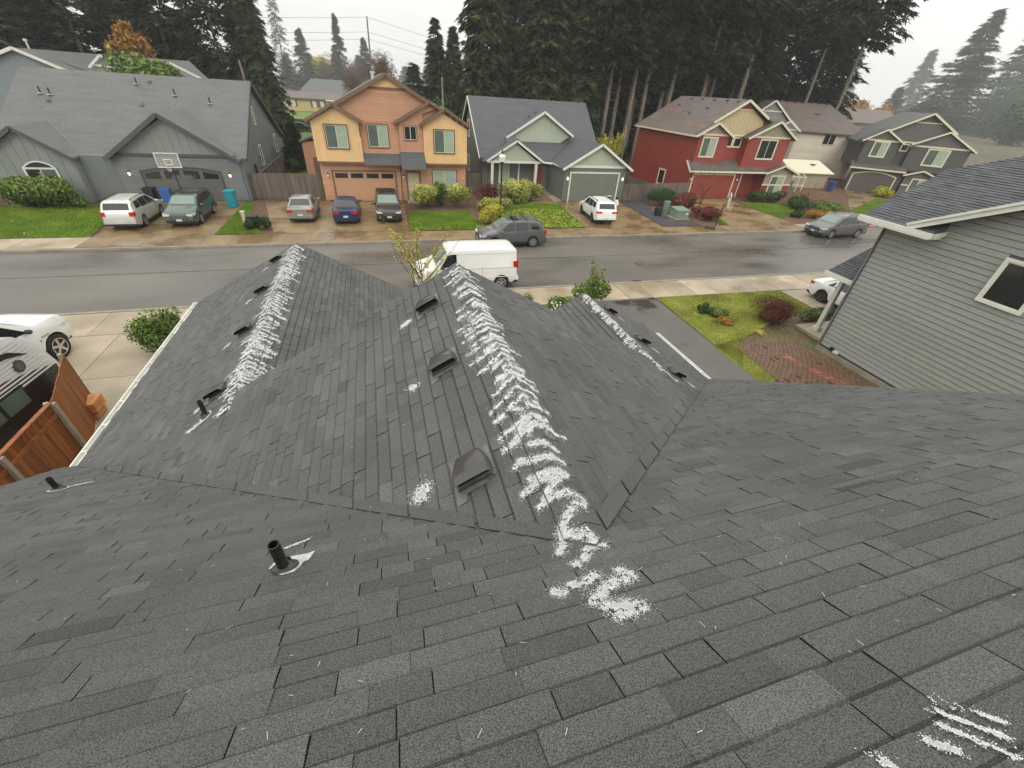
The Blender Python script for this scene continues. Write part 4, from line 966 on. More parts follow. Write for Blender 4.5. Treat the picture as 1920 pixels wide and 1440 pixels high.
b = MB(); b.bb(2.5, 3.45, 39.5, 39.55, .08, 2.15); dd = b.build('front_door', M['door'], B)
b = MB(); b.bb(3.3, 3.36, 39.45, 39.5, 1.0, 1.12); b.build('door_handle', M['ironblk'], dd)
b = MB(); b.bb(2.36, 2.48, 39.46, 39.55, 0, 2.25); b.bb(3.47, 3.6, 39.46, 39.55, 0, 2.25); b.bb(2.36, 3.6, 39.46, 39.55, 2.26, 2.4); b.build('door_frame', M['bbrown'], B)
slab_part(B, [(-.85, 38.8, 2.95), (2.1, 38.8, 2.95), (2.1, 39.5, 3.62), (-.85, 39.5, 3.62)], M['roof_dark'], .08, 'pent_roof'); slab_part(B, [(2.05, 38.4, 2.72), (4.0, 38.4, 2.72), (4.0, 39.3, 3.8), (2.05, 39.3, 3.8)], M['roof_dark'], .08, 'pent_roof')
rake(B, [(-.87, 38.77, 2.9), (2.1, 38.77, 2.9)], .1, .08, M['bbrown'], 'gutter'); rake(B, [(2.03, 38.37, 2.67), (4.05, 38.37, 2.67)], .1, .08, M['bbrown'], 'gutter')
b = MB(); b.cyl((1.95, 39.4, 0), (1.95, 39.4, 2.85), .04, .04, 8); b.cyl((-.9, 39.0, 5.6), (-.9, 39.4, 3.0), .035, .035, 8); b.build('downspout', M['bbrown'], B)
wall_lamp(B, (-3.8, 39.52, 1.95), False); wall_lamp(B, (2.15, 39.52, 1.9), False)
b = MB(); b.bb(2.3, 3.8, 38.3, 39.45, -.02, .1); b.build('door_step', M['conc'], B)
b = MB(); b.bb(-6.3, -4.6, 47, 49.5, 0, 3.5); b.build('wall', M['borange'], B); slab_part(B, [(-6.5, 46.8, 3.5), (-4.4, 46.8, 4.3), (-4.4, 49.7, 4.3), (-6.5, 49.7, 3.5)], M['roof_dark'])
b = MB(); b.bb(-5.6, -5.1, 46.95, 47, .1, 2.2); b.build('side_door', M['bbrown'], B)
for x, y in ((-3.0, 44), (-2.0, 47)): roof_vent_far(B, (x, y, 5.72 + .52 * (x + 4.75)), M['flashd'])
b = MB(); b.cyl((.6, 43, 8.4), (.6, 43, 8.9), .13, .13, 8); b.cyl((.6, 43, 8.9), (.6, 43, 9.0), .2, .18, 8); b.build('flue_cap', M['flash'], B)

# C: sage house with white gables
Cc = thing("sage_house", "grey-green house with sage gables and bright white rake boards, beside the street lamp", "house", (16, 43, 0))
walls(Cc, [(16.75, 0), (23.15, 0), (23.15, 2.75), (20.0, 4.6), (16.75, 2.75)], 39.2, 46, M['cwall'])
front_lap(Cc, 39.2, [(16.75, .1), (23.15, .1), (23.15, 2.95), (16.75, 2.95)], M['cwall'])
mb = MB(); lap(mb, (16.75, 0, 0), (0, -1, 0), (-1, 0, 0), [(-46, .1), (-39.2, .1), (-39.2, 2.75), (-46, 2.75)], .17); mb.build('siding', M['cwall'], Cc, kind='stuff')
gp = [(17.1, 3.1), (22.9, 3.1), (20.03, 4.75)]
b = MB(); b.prism([(x, 39.19, z) for x, z in gp], (0, -.02, 0)); b.build('gable_panel', M['cgable'], Cc); battens(Cc, 'batten', (0, 39.17, 0), X_, S_, gp, .42, M['cgable'])
b = MB(); b.bb(16.9, 23.0, 39.1, 39.18, 2.92, 3.12); b.build('band_board', M['white'], Cc)
garage(Cc, 39.2, 17.45, 22.4, 2.45, M['white'], M['cgar'], .13)
wall_lamp(Cc, (17.08, 39.17, 2.0), True, 'flash'); wall_lamp(Cc, (22.85, 39.17, 2.0), True, 'flash')
gable_wing(Cc, 16.45, 23.6, 2.85, 20.05, 4.92, 38.8, 46.6, M['roof_dark']); rake(Cc, [(16.42, 38.77, 2.78), (20.05, 38.77, 4.86), (23.63, 38.77, 2.78)], .2, .06, M['white'])
# main roof
ZC = lambda y: 3.15 + .785 * (y - 43.2)
b = MB(); b.prism([(9.9, 43.6, 0), (9.9, 54.6, 0), (9.9, 54.6, 3.2), (9.9, 49, 7.55), (9.9, 43.6, 3.2)], (12.2, 0, 0)); b.build('wall', M['cwall'], Cc)
slab_part(Cc, [(9.55, 43.1, ZC(43.1)), (22.4, 43.1, ZC(43.1)), (22.4, 49, 7.72), (9.55, 49, 7.72)], M['roof_dark'], .16); slab_part(Cc, [(9.55, 49, 7.72), (22.4, 49, 7.72), (22.4, 55, 3.0), (9.55, 55, 3.0)], M['roof_dark'], .16)
rake(Cc, [(9.52, 43.1, ZC(43.1) - .1), (9.52, 49, 7.62), (9.52, 55, 2.9)], .18, .06, M['white'])
mb = MB(); lap(mb, (9.9, 0, 0), (0, -1, 0), (-1, 0, 0), [(-54, .1), (-43.7, .1), (-43.7, 3.1), (-54, 3.1)], .17); lap(mb, (9.9, 0, 0), (0, -1, 0), (-1, 0, 0), [(-54.5, 3.1), (-43.7, 3.1), (-49, 7.3)], .17); mb.build('siding', M['cwall'], Cc, kind='stuff')
window(Cc, (9.9, 0, 0), (0, -1, 0), (-1, 0, 0), -50.2, -49.5, 4.2, 5.6, M['white'], .08, 1, ('glass',)); window(Cc, (9.9, 0, 0), (0, -1, 0), (-1, 0, 0), -50.2, -49.4, 1.0, 2.4, M['white'], .08, 1, ('glass',))
# dormer gable and porch gable share the long left slope
kd = .63; ZD = lambda x: 6.9 - kd * (16.2 - x)
pts = [(16.2, 44.35, 6.9), (16.2, 48.2, 6.9), (12.3, 44.9, ZD(12.3)), (12.3, 44.35, ZD(12.3))]
slab_part(Cc, pts, M['roof_dark'], .12)
slab_part(Cc, [(12.9, 42.0, ZD(12.9)), (12.9, 45.2, ZD(12.9)), (9.75, 43.1, ZD(9.75)), (9.75, 42.0, ZD(9.75))], M['roof_dark'], .12)
slab_part(Cc, [(12.9, 42.0, ZD(12.9)), (15.6, 42.0, 2.95), (15.6, 43.3, 2.95), (15.6, 45.0, 2.95), (12.9, 45.2, ZD(12.9))], M['roof_dark'], .12)
slab_part(Cc, [(16.2, 44.35, 6.9), (19.4, 44.35, 4.95), (19.4, 45.6, 4.95), (16.2, 48.2, 6.9)], M['roof_dark'], .12)
slab_part(Cc, [(15.4, 42.9, 2.95), (17.0, 42.9, 2.95), (17.0, 44.6, 4.2), (15.4, 44.6, 4.2)], M['roof_dark'], .12)
b = MB(); b.prism([(12.75, 44.7, 4.7), (13.9, 44.7, 3.95), (17.6, 44.7, 3.95), (19.3, 44.7, 4.95), (16.2, 44.7, 6.8)], (0, .25, 0)); b.build('dormer_wall', M['cgable'], Cc)
battens(Cc, 'batten', (0, 44.7, 0), X_, S_, [(12.75, 4.7), (13.9, 4.0), (17.6, 4.0), (19.3, 4.95), (16.2, 6.8)], .5, M['cgable'])
rake(Cc, [(12.45, 44.32, 4.62), (16.2, 44.32, 6.86), (19.45, 44.32, 4.95)], .2, .06, M['white'])
for x, y in ((15.2, 46.2), (15.8, 46.0), (12.1, 43.3), (11.7, 43.0)): roof_vent_far(Cc, (x, y, ZD(x)), M['adark'], .22)
b = MB(); b.prism([(10.6, 42.3, 2.95), (15.1, 42.3, 2.95), (12.85, 42.3, 4.4)], (0, .1, 0)); b.build('gable_panel', M['cgable'], Cc); battens(Cc, 'batten', (0, 42.3, 0), X_, S_, [(10.8, 2.97), (14.9, 2.97), (12.85, 4.3)], .42, M['cgable'])
rake(Cc, [(10.0, 41.97, 2.9), (12.87, 41.97, 4.62), (15.55, 41.97, 2.95)], .18, .06, M['white']); rake(Cc, [(10.1, 42.22, 2.85), (15.4, 42.22, 2.85)], .2, .1, M['white'], 'band_board')
for x in (10.6, 15.0):
    b = MB(); b.bb(x - .12, x + .12, 42.2, 42.44, .1, 2.76); b.bb(x - .17, x + .17, 42.15, 42.49, .05, .3); b.build('porch_post', M['white'], Cc)
window(Cc, (0, 43.6, 0), X_, S_, 11.7, 13.6, .9, 2.6, M['white'], .12, 2, ('blind', 'glassg'), frame=M['white'])
b = MB(); b.bb(15.2, 16.1, 43.5, 43.6, .1, 2.2); b.build('front_door', M['dred'], Cc)
b = MB(); b.bb(10.2, 15.5, 42.1, 43.6, -.02, .1); b.build('porch_floor', M['conc'], Cc)
rake(Cc, [(15.55, 42.0, 2.92), (16.5, 41.8, 2.85), (16.5, 39.0, 2.75)], .16, .07, M['white'], 'gutter')
b = MB(); b.bb(15.9, 16.7, 39.1, 46, -.02, .12); b.build('foundation', M['conc'], Cc)

# D: barn red two-storey house
D = thing("red_house", "two-storey barn red house with cream trim and tan gables", "house", (37, 41, 0))
walls(D, [(31.5, 0), (43.0, 0), (43.0, 5.8), (36.6, 8.8), (31.5, 5.8)], 41.6, 52.2, M['dred'])
mb = MB(); lap(mb, (31.5, 0, 0), (0, -1, 0), (-1, 0, 0), [(-52.2, .1), (-40.6, .1), (-40.6, 5.8), (-52.2, 5.8)], .17); mb.build('siding', M['dred'], D, kind='stuff')
walls(D, [(31.5, 0), (38.0, 0), (38.0, 2.75), (31.5, 2.75)], 40.5, 41.6, M['dred']); front_lap(D, 40.5, [(31.5, .1), (38.0, .1), (38.0, 2.7), (31.5, 2.7)], M['dred'])
walls(D, [(31.5, 2.8), (35.35, 2.8), (35.35, 5.8), (33.3, 6.85), (31.5, 5.8)], 40.9, 41.6, M['dred'], 'bay_wall'); front_lap(D, 40.9, [(31.5, 2.9), (35.35, 2.9), (35.35, 5.8), (31.5, 5.8)], M['dred'])
walls(D, [(37.7, 2.8), (43.2, 2.8), (43.2, 5.8), (40.7, 7.2), (37.7, 5.8)], 40.7, 41.6, M['dred'], 'bay_wall'); front_lap(D, 40.7, [(37.7, 2.9), (43.2, 2.9), (43.2, 5.8), (37.7, 5.8)], M['dred'])
front_lap(D, 41.6, [(35.35, 2.9), (37.7, 2.9), (37.7, 5.9), (35.35, 5.9)], M['dred'])
for g_, yy in (([(31.7, 5.98), (35.2, 5.98), (33.3, 6.85)], 40.9), ([(38.0, 6.0), (43.0, 6.0), (40.7, 7.2)], 40.7)):
    b = MB(); b.prism([(x, yy - .005, z) for x, z in g_], (0, -.02, 0)); b.build('gable_panel', M['dtaupe'], D); battens(D, 'batten', (0, yy - .025, 0), X_, S_, g_, .4, M['dtaupe'])
    b = MB(); b.bb(g_[0][0] - .1, g_[1][0] + .1, yy - .07, yy - .01, 5.82, 5.99); b.build('band_board', M['cream'], D)
gable_wing(D, 31.1, 35.65, 5.78, 33.35, 6.98, 40.5, 44, M['roof_farb']); rake(D, [(31.08, 40.47, 5.72), (33.35, 40.47, 6.92), (35.68, 40.47, 5.72)], .18, .06, M['cream'])
gable_wing(D, 37.3, 43.6, 5.8, 40.75, 7.38, 40.3, 44.5, M['roof_brown']); rake(D, [(37.28, 40.27, 5.74), (40.75, 40.27, 7.32), (43.62, 40.27, 5.78)], .18, .06, M['cream'])
mg = [(33.2, 5.98), (40.2, 5.98), (39.2, 7.3), (36.6, 8.75), (33.6, 7.1)]
walls(D, [(33.2, 5.8), (40.2, 5.8), (39.4, 7.3), (36.6, 8.85), (33.4, 7.0)], 41.5, 41.8, M['dbeige'], 'gable_wall'); battens(D, 'batten', (0, 41.5, 0), X_, S_, mg, .42, M['dbeige'])
b = MB(); b.prism([(35.6, 41.46, 8.2), (37.6, 41.46, 8.2), (36.6, 41.46, 8.78)], (0, .03, 0)); b.build('gable_peak', M['dred'], D); b = MB(); b.bb(35.5, 37.7, 41.42, 41.48, 8.1, 8.2); b.build('band_board', M['cream'], D)
b = MB(); b.bb(34.8, 38.0, 41.42, 41.49, 5.82, 5.98); b.build('band_board', M['cream'], D)
gable_wing(D, 31.1, 43.6, 5.85, 36.65, 9.0, 41.1, 52.6, M['roof_farb']); rake(D, [(33.1, 41.07, 6.9), (36.65, 41.07, 8.92), (39.7, 41.07, 7.5)], .2, .06, M['cream']); rake(D, [(31.05, 40.5, 5.73), (31.05, 52.6, 5.73)], .16, .08, M['cream'], 'gutter')
for y in (49.8, 47.9, 45.9, 43.9, 42.2): roof_vent_far(D, (36.2, y, 8.74), M['adark'], .3)
for x, y in ((34.95, 50.3), (34.85, 44.9), (33.85, 46.4)): roof_vent_far(D, (x, y, 5.85 + .567 * (x - 31.1)), M['adark'], .3)
for x, y in ((33.8, 47.6), (36, 43.5)): pipe_far(D, (x, y, 5.85 + .567 * (x - 31.1)), .25)
for (yy, a, c, z0, z1, k) in ((40.9, 32.25, 33.9, 3.98, 5.62, ('glassg', 'blind')), (40.7, 39.35, 41.45, 3.95, 5.65, ('glass', 'glass')), (41.6, 35.6, 36.4, 4.9, 5.65, ('glass',)), (41.6, 36.65, 37.5, 4.9, 5.65, ('glass',))):
    window(D, (0, yy, 0), X_, S_, a, c, z0, z1, M['cream'], .11, len(k), k)
garage(D, 40.5, 32.0, 37.2, 2.3, M['cream'], M['dred'], .13); wall_lamp(D, (31.65, 40.47, 1.9), False); wall_lamp(D, (37.6, 40.47, 1.9), False)
slab_part(D, [(31.0, 40.0, 2.72), (40.9, 40.0, 2.72), (40.9, 41.6, 3.6), (31.0, 40.95, 3.6)], M['roof_brown'], .1, 'pent_roof'); rake(D, [(31.0, 39.97, 2.66), (40.9, 39.97, 2.66)], .16, .08, M['cream'], 'gutter'); rake(D, [(30.98, 40.0, 2.72), (30.98, 40.9, 3.55)], .14, .06, M['cream'])
walls(D, [(41.1, 0), (44.9, 0), (44.9, 2.7), (43.0, 3.25), (41.1, 2.7)], 40.2, 42.5, M['dred']); b = MB(); b.prism([(41.12, 40.19, 1.5), (44.9, 40.19, 1.5), (44.9, 40.19, 2.65), (43.0, 40.19, 3.2), (41.12, 40.19, 2.65)], (0, -.02, 0)); b.build('gable_panel', M['dtaupe'], D)
battens(D, 'batten', (0, 40.17, 0), X_, S_, [(41.12, 1.55), (44.9, 1.55), (44.9, 2.65), (43.0, 3.2), (41.12, 2.65)], .4, M['dtaupe'])
b = MB(); b.bb(41.0, 45.0, 40.1, 40.17, 1.38, 1.52); b.build('band_board', M['cream'], D)
gable_wing(D, 40.75, 45.3, 2.62, 43.0, 3.42, 39.8, 42.8, M['roof_brown'], .1); rake(D, [(40.72, 39.77, 2.58), (43.0, 39.77, 3.38), (45.33, 39.77, 2.58)], .16, .06, M['cream'])
window(D, (0, 40.17, 0), X_, S_, 42.0, 43.8, .45, 2.3, M['cream'], .12, 2, ('glassg', 'blind'))
b = MB(); b.bb(38.0, 41.1, 41.5, 41.6, 0, 2.7); b.build('entry_wall', M['dred'], D)
b = MB(); b.cyl((38.1, 40.4, .1), (38.1, 40.4, 2.6), .05, .05, 8); b.build('downspout', M['cream'], D)
window(D, (31.5, 0, 0), (0, -1, 0), (-1, 0, 0), -45.9, -44.8, .6, 2.0, M['cream'], .12, 1, ('glass',))
for y, z in ((50.3, 1.9), (46.5, 2.4), (43.9, 1.5)): b = MB(); b.box((31.42, y, z), (.14, .22, .22)); b.build('wall_vent', M['dred'], D)

# E: tan house seen obliquely behind the red one
Eh = thing("tan_house", "big tan two-storey house with a brownish roof behind the red house", "house", (61.2, 57.5, 0), atan2(-4.2, 8.8))
def LB(f): pass
b = MB(); b.prism([(0, 0, 0), (9.7, 0, 0), (9.7, 0, 5.85), (0, 0, 5.85)], (0, 11, 0)); b.build('wall', M['etan'], Eh, local=True)
mb = MB(); lap(mb, (0, 0, 0), X_, S_, [(0.1, .1), (9.7, .1), (9.7, 5.8), (.1, 5.8)], .2); mb.build('siding', M['etan'], Eh, kind='stuff', local=True)
b = MB(); b.slab([(-.4, -.4, 5.85), (10.1, -.4, 5.85), (5.6, 5.5, 9.35), (-4.2, 5.5, 9.35), (-4.2, 5.5, 9.35)][:4], .16); b.slab([(10.1, -.4, 5.85), (10.1, 11.4, 5.85), (5.6, 5.5, 9.35)], .16); b.slab([(5.6, 5.5, 9.35), (10.1, 11.4, 5.85), (-4.2, 11.4, 5.85), (-4.2, 5.5, 9.35)], .16); b.build('roof', M['roof_farb'], Eh, local=True)
b = MB(); b.prism([(-8.4, .3, 0), (-.1, .3, 0), (-.1, .3, 5.9), (-4.2, .3, 9.1), (-8.4, .3, 6)], (0, 5, 0)); b.build('wall', M['egrey'], Eh, local=True)
def Lb(name, a, c, w, t, m_):
    b = MB(); b.beam(a, c, t, w); b.build(name, m_, Eh, local=True)
Lb('fascia', (-8.2, -.05, 6.1), (-4.15, -.05, 9.3), .22, .08, M['white']); Lb('fascia', (-4.15, -.05, 9.3), (.1, -.05, 6.0), .22, .08, M['white']); Lb('band_board', (-5.6, .22, 8.0), (-2.7, .22, 8.0), .16, .06, M['white'])
b = MB(); b.slab([(-8.4, 0, 6.1), (-4.15, 0, 9.35), (-4.15, 5.5, 9.35), (-8.4, 5.5, 6.1)], .14); b.slab([(-4.15, 0, 9.35), (.2, 0, 6.0), (.2, 5.5, 6.0), (-4.15, 5.5, 9.35)], .14); b.build('roof', M['roof_farb'], Eh, local=True)
b = MB(); b.prism([(-3.2, -1.3, 0), (-.1, -1.3, 0), (-.1, -1.3, 5.85), (-1.65, -1.3, 6.9), (-3.2, -1.3, 5.85)], (0, 1.4, 0)); b.build('wall', M['egrey'], Eh, local=True)
Lb('fascia', (-3.5, -1.6, 5.7), (-1.65, -1.6, 7.02), .2, .06, M['white']); Lb('fascia', (-1.65, -1.6, 7.02), (.15, -1.6, 5.8), .2, .06, M['white']); Lb('band_board', (-2.8, -1.36, 5.95), (-.4, -1.36, 5.95), .14, .05, M['white'])
fr = MB(); fr.bb(4.3, 6.0, -.1, -.02, 4.35, 5.7); wq = fr.build('window', M['etan'], Eh, local=True)
for a in (4.4, 5.2): g_ = MB(); g_.bb(a, a + .7, -.12, -.1, 4.45, 5.6); g_.build('pane', M['glass'], wq, local=True)
b = MB(); b.cyl((9.55, -.08, 0), (9.55, -.08, 5.7), .05, .05, 8); b.build('downspout', M['etan'], Eh, local=True)
Lb('gutter', (-.4, -.45, 5.78), (10.1, -.45, 5.78), .14, .1, M['roof_brown'])
for i in range(8):
    b = MB(); b.box((-3.0 + i * 1.15, 5.2, 9.35), (.3, .3, .16)); b.build('roof_vent', M['adark'], Eh, local=True)
for x, y, z in ((3.2, 3.2, 7.95), (3.6, 3.1, 7.9)): b = MB(); b.box((x, y, z + .1), (.25, .25, .2)); b.build('roof_vent', M['adark'], Eh, local=True)

# F: charcoal house turned towards the bend
F = thing("charcoal_house", "charcoal two-storey house with white rake boards and an arched taupe garage, turned towards the bend", "house", (61, 45.5, 0), radians(-42))
class FakeRoot: pass
def f_part(b, name, m_, parent=None, **k): return b.build(name, m_, parent or F, local=True, **k)
_build = MB.build
# front-facing helpers write into local coordinates for this house
def _lb(self, name, mt, parent=None, **k):
    r = parent
    while r is not None and r.parent: r = r.parent
    if r is F: k['local'] = True
    return _build(self, name, mt, parent, **k)
MB.build = _lb
walls(F, [(-.35, 0), (5.3, 0), (5.3, 2.8), (-.35, 2.8)], 0, 1, M['fdark']); walls(F, [(-.3, 2.8), (10.5, 2.8), (10.5, 5.6), (5.2, 8.85), (-.3, 5.8)], .9, 11, M['fdark']); walls(F, [(4.6, 0), (10.5, 0), (10.5, 2.9), (4.6, 2.9)], 1.2, 11, M['fdark'])
walls(F, [(-.3, 2.9), (3.3, 2.9), (3.3, 5.85), (1.35, 6.95), (-.3, 5.85)], .2, .95, M['fdark'], 'bay_wall'); front_lap(F, .2, [(-.3, 2.95), (3.3, 2.95), (3.3, 5.8), (-.3, 5.8)], M['fdark'])
walls(F, [(4.6, 2.9), (10.5, 2.9), (10.5, 5.6), (7.5, 7.15), (4.6, 5.7)], .2, .95, M['fdark'], 'bay_wall'); front_lap(F, .2, [(4.6, 2.95), (10.5, 2.95), (10.5, 5.5), (4.6, 5.5)], M['fdark'])
for g_ in ([(0, 5.98), (3.0, 5.98), (1.35, 6.9)], [(5.0, 5.75), (10.1, 5.75), (7.5, 7.1)]):
    b = MB(); b.prism([(x, .19, z) for x, z in g_], (0, -.02, 0)); b.build('gable_panel', M['fpanel'], F); b = MB(); b.bb(g_[0][0] - .2, g_[1][0] + .2, .1, .18, g_[0][1] - .18, g_[0][1]); b.build('band_board', M['cream'], F)
    battens(F, 'batten', (0, .17, 0), X_, S_, g_, .5, M['fpanel'])
gable_wing(F, -.75, 3.7, 5.78, 1.35, 7.12, -.15, 3, M['roof_dark']); rake(F, [(-.77, -.18, 5.7), (1.35, -.18, 7.06), (3.72, -.18, 5.7)], .18, .06, M['cream'])
gable_wing(F, 4.4, 10.9, 5.55, 7.5, 7.35, -.15, 3.5, M['roof_far']); rake(F, [(4.38, -.18, 5.75), (7.5, -.18, 7.3), (10.92, -.18, 5.48)], .18, .06, M['cream'])
walls(F, [(1.8, 5.8), (8.4, 5.8), (8.0, 7.3), (5.2, 8.85), (2.0, 7.1)], .8, 1.0, M['fpanel'], 'gable_wall'); battens(F, 'batten', (0, .8, 0), X_, S_, [(1.8, 6.0), (8.4, 6.0), (8.0, 7.3), (5.2, 8.8), (2.0, 7.1)], .5, M['fpanel'])
b = MB(); b.prism([(4.0, .78, 8.1), (6.4, .78, 8.1), (5.2, .78, 8.75)], (0, .02, 0)); b.build('gable_peak', M['fdark'], F); b = MB(); b.bb(3.9, 6.5, .72, .78, 8.0, 8.1); b.bb(2.9, 5.0, .72, .79, 5.84, 6.0); b.build('band_board', M['cream'], F)
gable_wing(F, -.75, 10.9, 5.55, 5.2, 9.05, .4, 15, M['roof_far']); rake(F, [(1.6, .37, 6.95), (5.2, .37, 9.0), (8.4, .37, 7.1)], .2, .06, M['cream']); rake(F, [(10.95, -.1, 5.46), (10.95, 15, 5.46)], .16, .1, M['cream'], 'gutter')
window(F, (0, .2, 0), X_, S_, .75, 2.2, 4.15, 5.7, M['cream'], .12, 2, ('glassg', 'blind')); window(F, (0, .2, 0), X_, S_, 6.5, 8.5, 3.75, 5.4, M['cream'], .12, 2, ('glassg', 'blind')); window(F, (0, .9, 0), X_, S_, 3.75, 4.4, 5.0, 5.65, M['cream'], .1, 1, ('glass',))
garage(F, 0, 0, 4.6, 1.95, M['cream'], M['fgar'], .13, arch=.42)
slab_part(F, [(-.8, -.5, 2.8), (5.3, -.5, 2.8), (5.3, .9, 3.5), (-.8, .9, 3.5)], M['roof_brown'], .1, 'pent_roof'); rake(F, [(-.82, -.53, 2.74), (5.3, -.53, 2.74)], .16, .08, M['cream'], 'gutter')
walls(F, [(5.5, 0), (8.4, 0), (8.4, 2.5), (6.95, 3.0), (5.5, 2.5)], -.2, 1.2, M['fpanel']); gable_wing(F, 5.1, 8.8, 2.45, 6.95, 3.15, -.6, 1.2, M['roof_brown'], .1); rake(F, [(5.08, -.63, 2.42), (6.95, -.63, 3.1), (8.82, -.63, 2.42)], .16, .06, M['cream'])
b = MB(); b.bb(5.45, 6.2, -.28, -.2, 1.3, 1.45); b.build('band_board', M['cream'], F)
window(F, (0, -.2, 0), X_, S_, 6.4, 7.8, .3, 2.1, M['cream'], .12, 2, ('glassg', 'blind'))
for x, y in ((8.2, 6), (9, 7.5)):
    z = 9.05 - .614 * (x - 5.2); b = MB(); b.cyl((x, y, z), (x, y, z + .4), .06, .06, 8); p_ = b.build('vent_pipe', M['abs'], F); b = MB(); b.box((x, y - .1, z), (.35, .35, .08)); b.build('flashing', M['flash'], p_)
MB.build = _build

# far houses ------------------------------------------------------------
Y1 = thing("yellow_bungalow", "low pale yellow bungalow with shuttered windows far off between the slate and peach houses", "house", (-16, 146, 0))
b = MB(); b.bb(-24.5, -5, 146, 154, 0, 3.0); b.build('wall', M['yhouse'], Y1)
slab_part(Y1, [(-25.2, 145.3, 3.0), (-4, 145.3, 3.0), (-4, 150, 4.3), (-25.2, 150, 4.3)], M['roof_farb'], .2); slab_part(Y1, [(-25.2, 150, 4.3), (-4, 150, 4.3), (-4, 154.7, 3), (-25.2, 154.7, 3)], M['roof_farb'], .2)
for x in (-21.5, -19.5, -14.2, -12.2):
    b = MB(); b.bb(x - .5, x + .5, 145.9, 145.98, 1.0, 2.5); w_ = b.build('window', M['white'], Y1)
    for dx in (-.75, .75): b = MB(); b.bb(x + dx - .2, x + dx + .2, 145.88, 145.97, .95, 2.55); b.build('shutter', M['bbrown'], w_)
b = MB(); b.bb(-11, -4.5, 143, 146, 2.7, 2.85); b.build('patio_cover', M['white'], Y1)
Y2 = thing("grey_roof_house", "long low house with a grey roof and brick chimney beyond the yellow bungalow", "house", (-6, 172, 0))
b = MB(); b.bb(-20, 6, 172, 182, 0, 3.4); b.build('wall', M['egrey'], Y2); slab_part(Y2, [(-21, 171, 3.3), (7, 171, 3.3), (5, 178, 7.2), (-17, 178, 7.2)], M['roof_far'], .2)
b = MB(); b.bb(-4.2, -2.8, 174, 175, 4, 8.0); b.build('chimney', M['bbrown'], Y2)
Y3 = thing("blue_gable_house", "blue-grey house with white rake boards behind the left end of the slate roof", "house", (-33, 68, 0))
walls(Y3, [(-44, 0), (-28, 0), (-28, 6.2), (-35.2, 8.75), (-44, 5.8)], 68, 72, M['blueg']); slab_part(Y3, [(-35.1, 67.6, 8.95), (-35.1, 80, 8.95), (-44.5, 80, 5.2), (-44.5, 67.6, 5.2)], M['roof_far']); slab_part(Y3, [(-35.1, 67.6, 8.95), (-26.8, 67.6, 5.3), (-26.8, 69.5, 5.3), (-29, 75, 8.95), (-35.1, 75, 8.95)], M['roof_far'])
slab_part(Y3, [(-35.1, 69, 8.95), (-26, 69, 5.2), (-22.5, 69, 5.2), (-29.4, 74, 8.95)], M['roof_far'])
rake(Y3, [(-44.5, 67.55, 5.15), (-35.1, 67.55, 8.9), (-26.8, 67.55, 5.3)], .28, .08, M['white'])
for i in range(6): b = MB(); b.box((-34.2 + i * 1.0, 72.5, 8.6), (.35, .3, .15)); b.build('roof_vent', M['flash' if i < 3 else 'flashd'], Y3)
b = MB(); b.cyl((-34.8, 70, 8.7), (-34.8, 70, 9.6), .1, .1, 8); b.cyl((-34.8, 70, 9.6), (-34.8, 70, 9.8), .2, .15, 8); b.build('flue_cap', M['flash'], Y3)
Y4 = thing("white_gable_house", "pale grey house with small white gables behind the slate roof, by the rounded tree", "house", (-26, 66, 0))
walls(Y4, [(-27.5, 0), (-24.2, 0), (-24.2, 7.4), (-26.3, 8.75), (-27.5, 7.9)], 65, 66, M['agable']); slab_part(Y4, [(-26.4, 64.8, 8.85), (-23.0, 64.8, 7.0), (-17.0, 66, 7.0), (-19.5, 69, 8.9)], M['roof_far']); rake(Y4, [(-27.8, 64.7, 7.7), (-26.4, 64.7, 8.82), (-23.6, 64.7, 7.3)], .2, .08, M['white']); rake(Y4, [(-27.4, 64.9, 7.95), (-24.9, 64.9, 7.85)], .2, .06, M['white'], 'band_board')
b = MB(); b.bb(-24.2, -18.2, 66, 72, 0, 7.0); b.build('wall', M['agable'], Y4); rake(Y4, [(-20.2, 64.6, 8.6), (-17.6, 64.6, 7.35)], .2, .08, M['white']); b = MB(); b.bb(-17.6, -15.8, 65, 66, 7.2, 7.35); b.build('porch_edge', M['white'], Y4)
Y5 = thing("tan_roof_house", "house corner with a weathered tan roof at the far left edge", "house", (-29, 44, 0))
b = MB(); b.bb(-40, -27, 43, 52, 0, 3); b.build('wall', M['dtaupe'], Y5); slab_part(Y5, [(-40, 42, 3.2), (-26.3, 42, 3.2), (-27.2, 46.5, 5.9), (-40, 46.5, 5.9)], mat('tan_roof', (.27, .25, .20), .8, .1, 1)); b = MB(); b.box((-28.6, 45.6, 5.4), (.5, .3, .12)); b.build('roof_vent', M['adark'], Y5)
Y6 = thing("distant_pale_house", "pale house with a low brown roof in the haze between the tan and charcoal houses", "house", (150, 118, 0))
b = MB(); b.bb(142, 168, 118, 126, 0, 6); b.build('wall', M['dtaupe'], Y6); slab_part(Y6, [(141, 117, 6), (169, 117, 6), (166, 122, 9.6), (146, 122, 9.6)], M['roof_farb'], .2)
# ------------------------------------------------------------ vehicles
def interp(pts, x):
    if x <= pts[0][0]: return pts[0][1]
    for (a, za), (b, zb) in zip(pts[:-1], pts[1:]):
        if x <= b:
            t = (x - a) / (b - a + 1e-9); return za + (zb - za) * t
    return pts[-1][1]

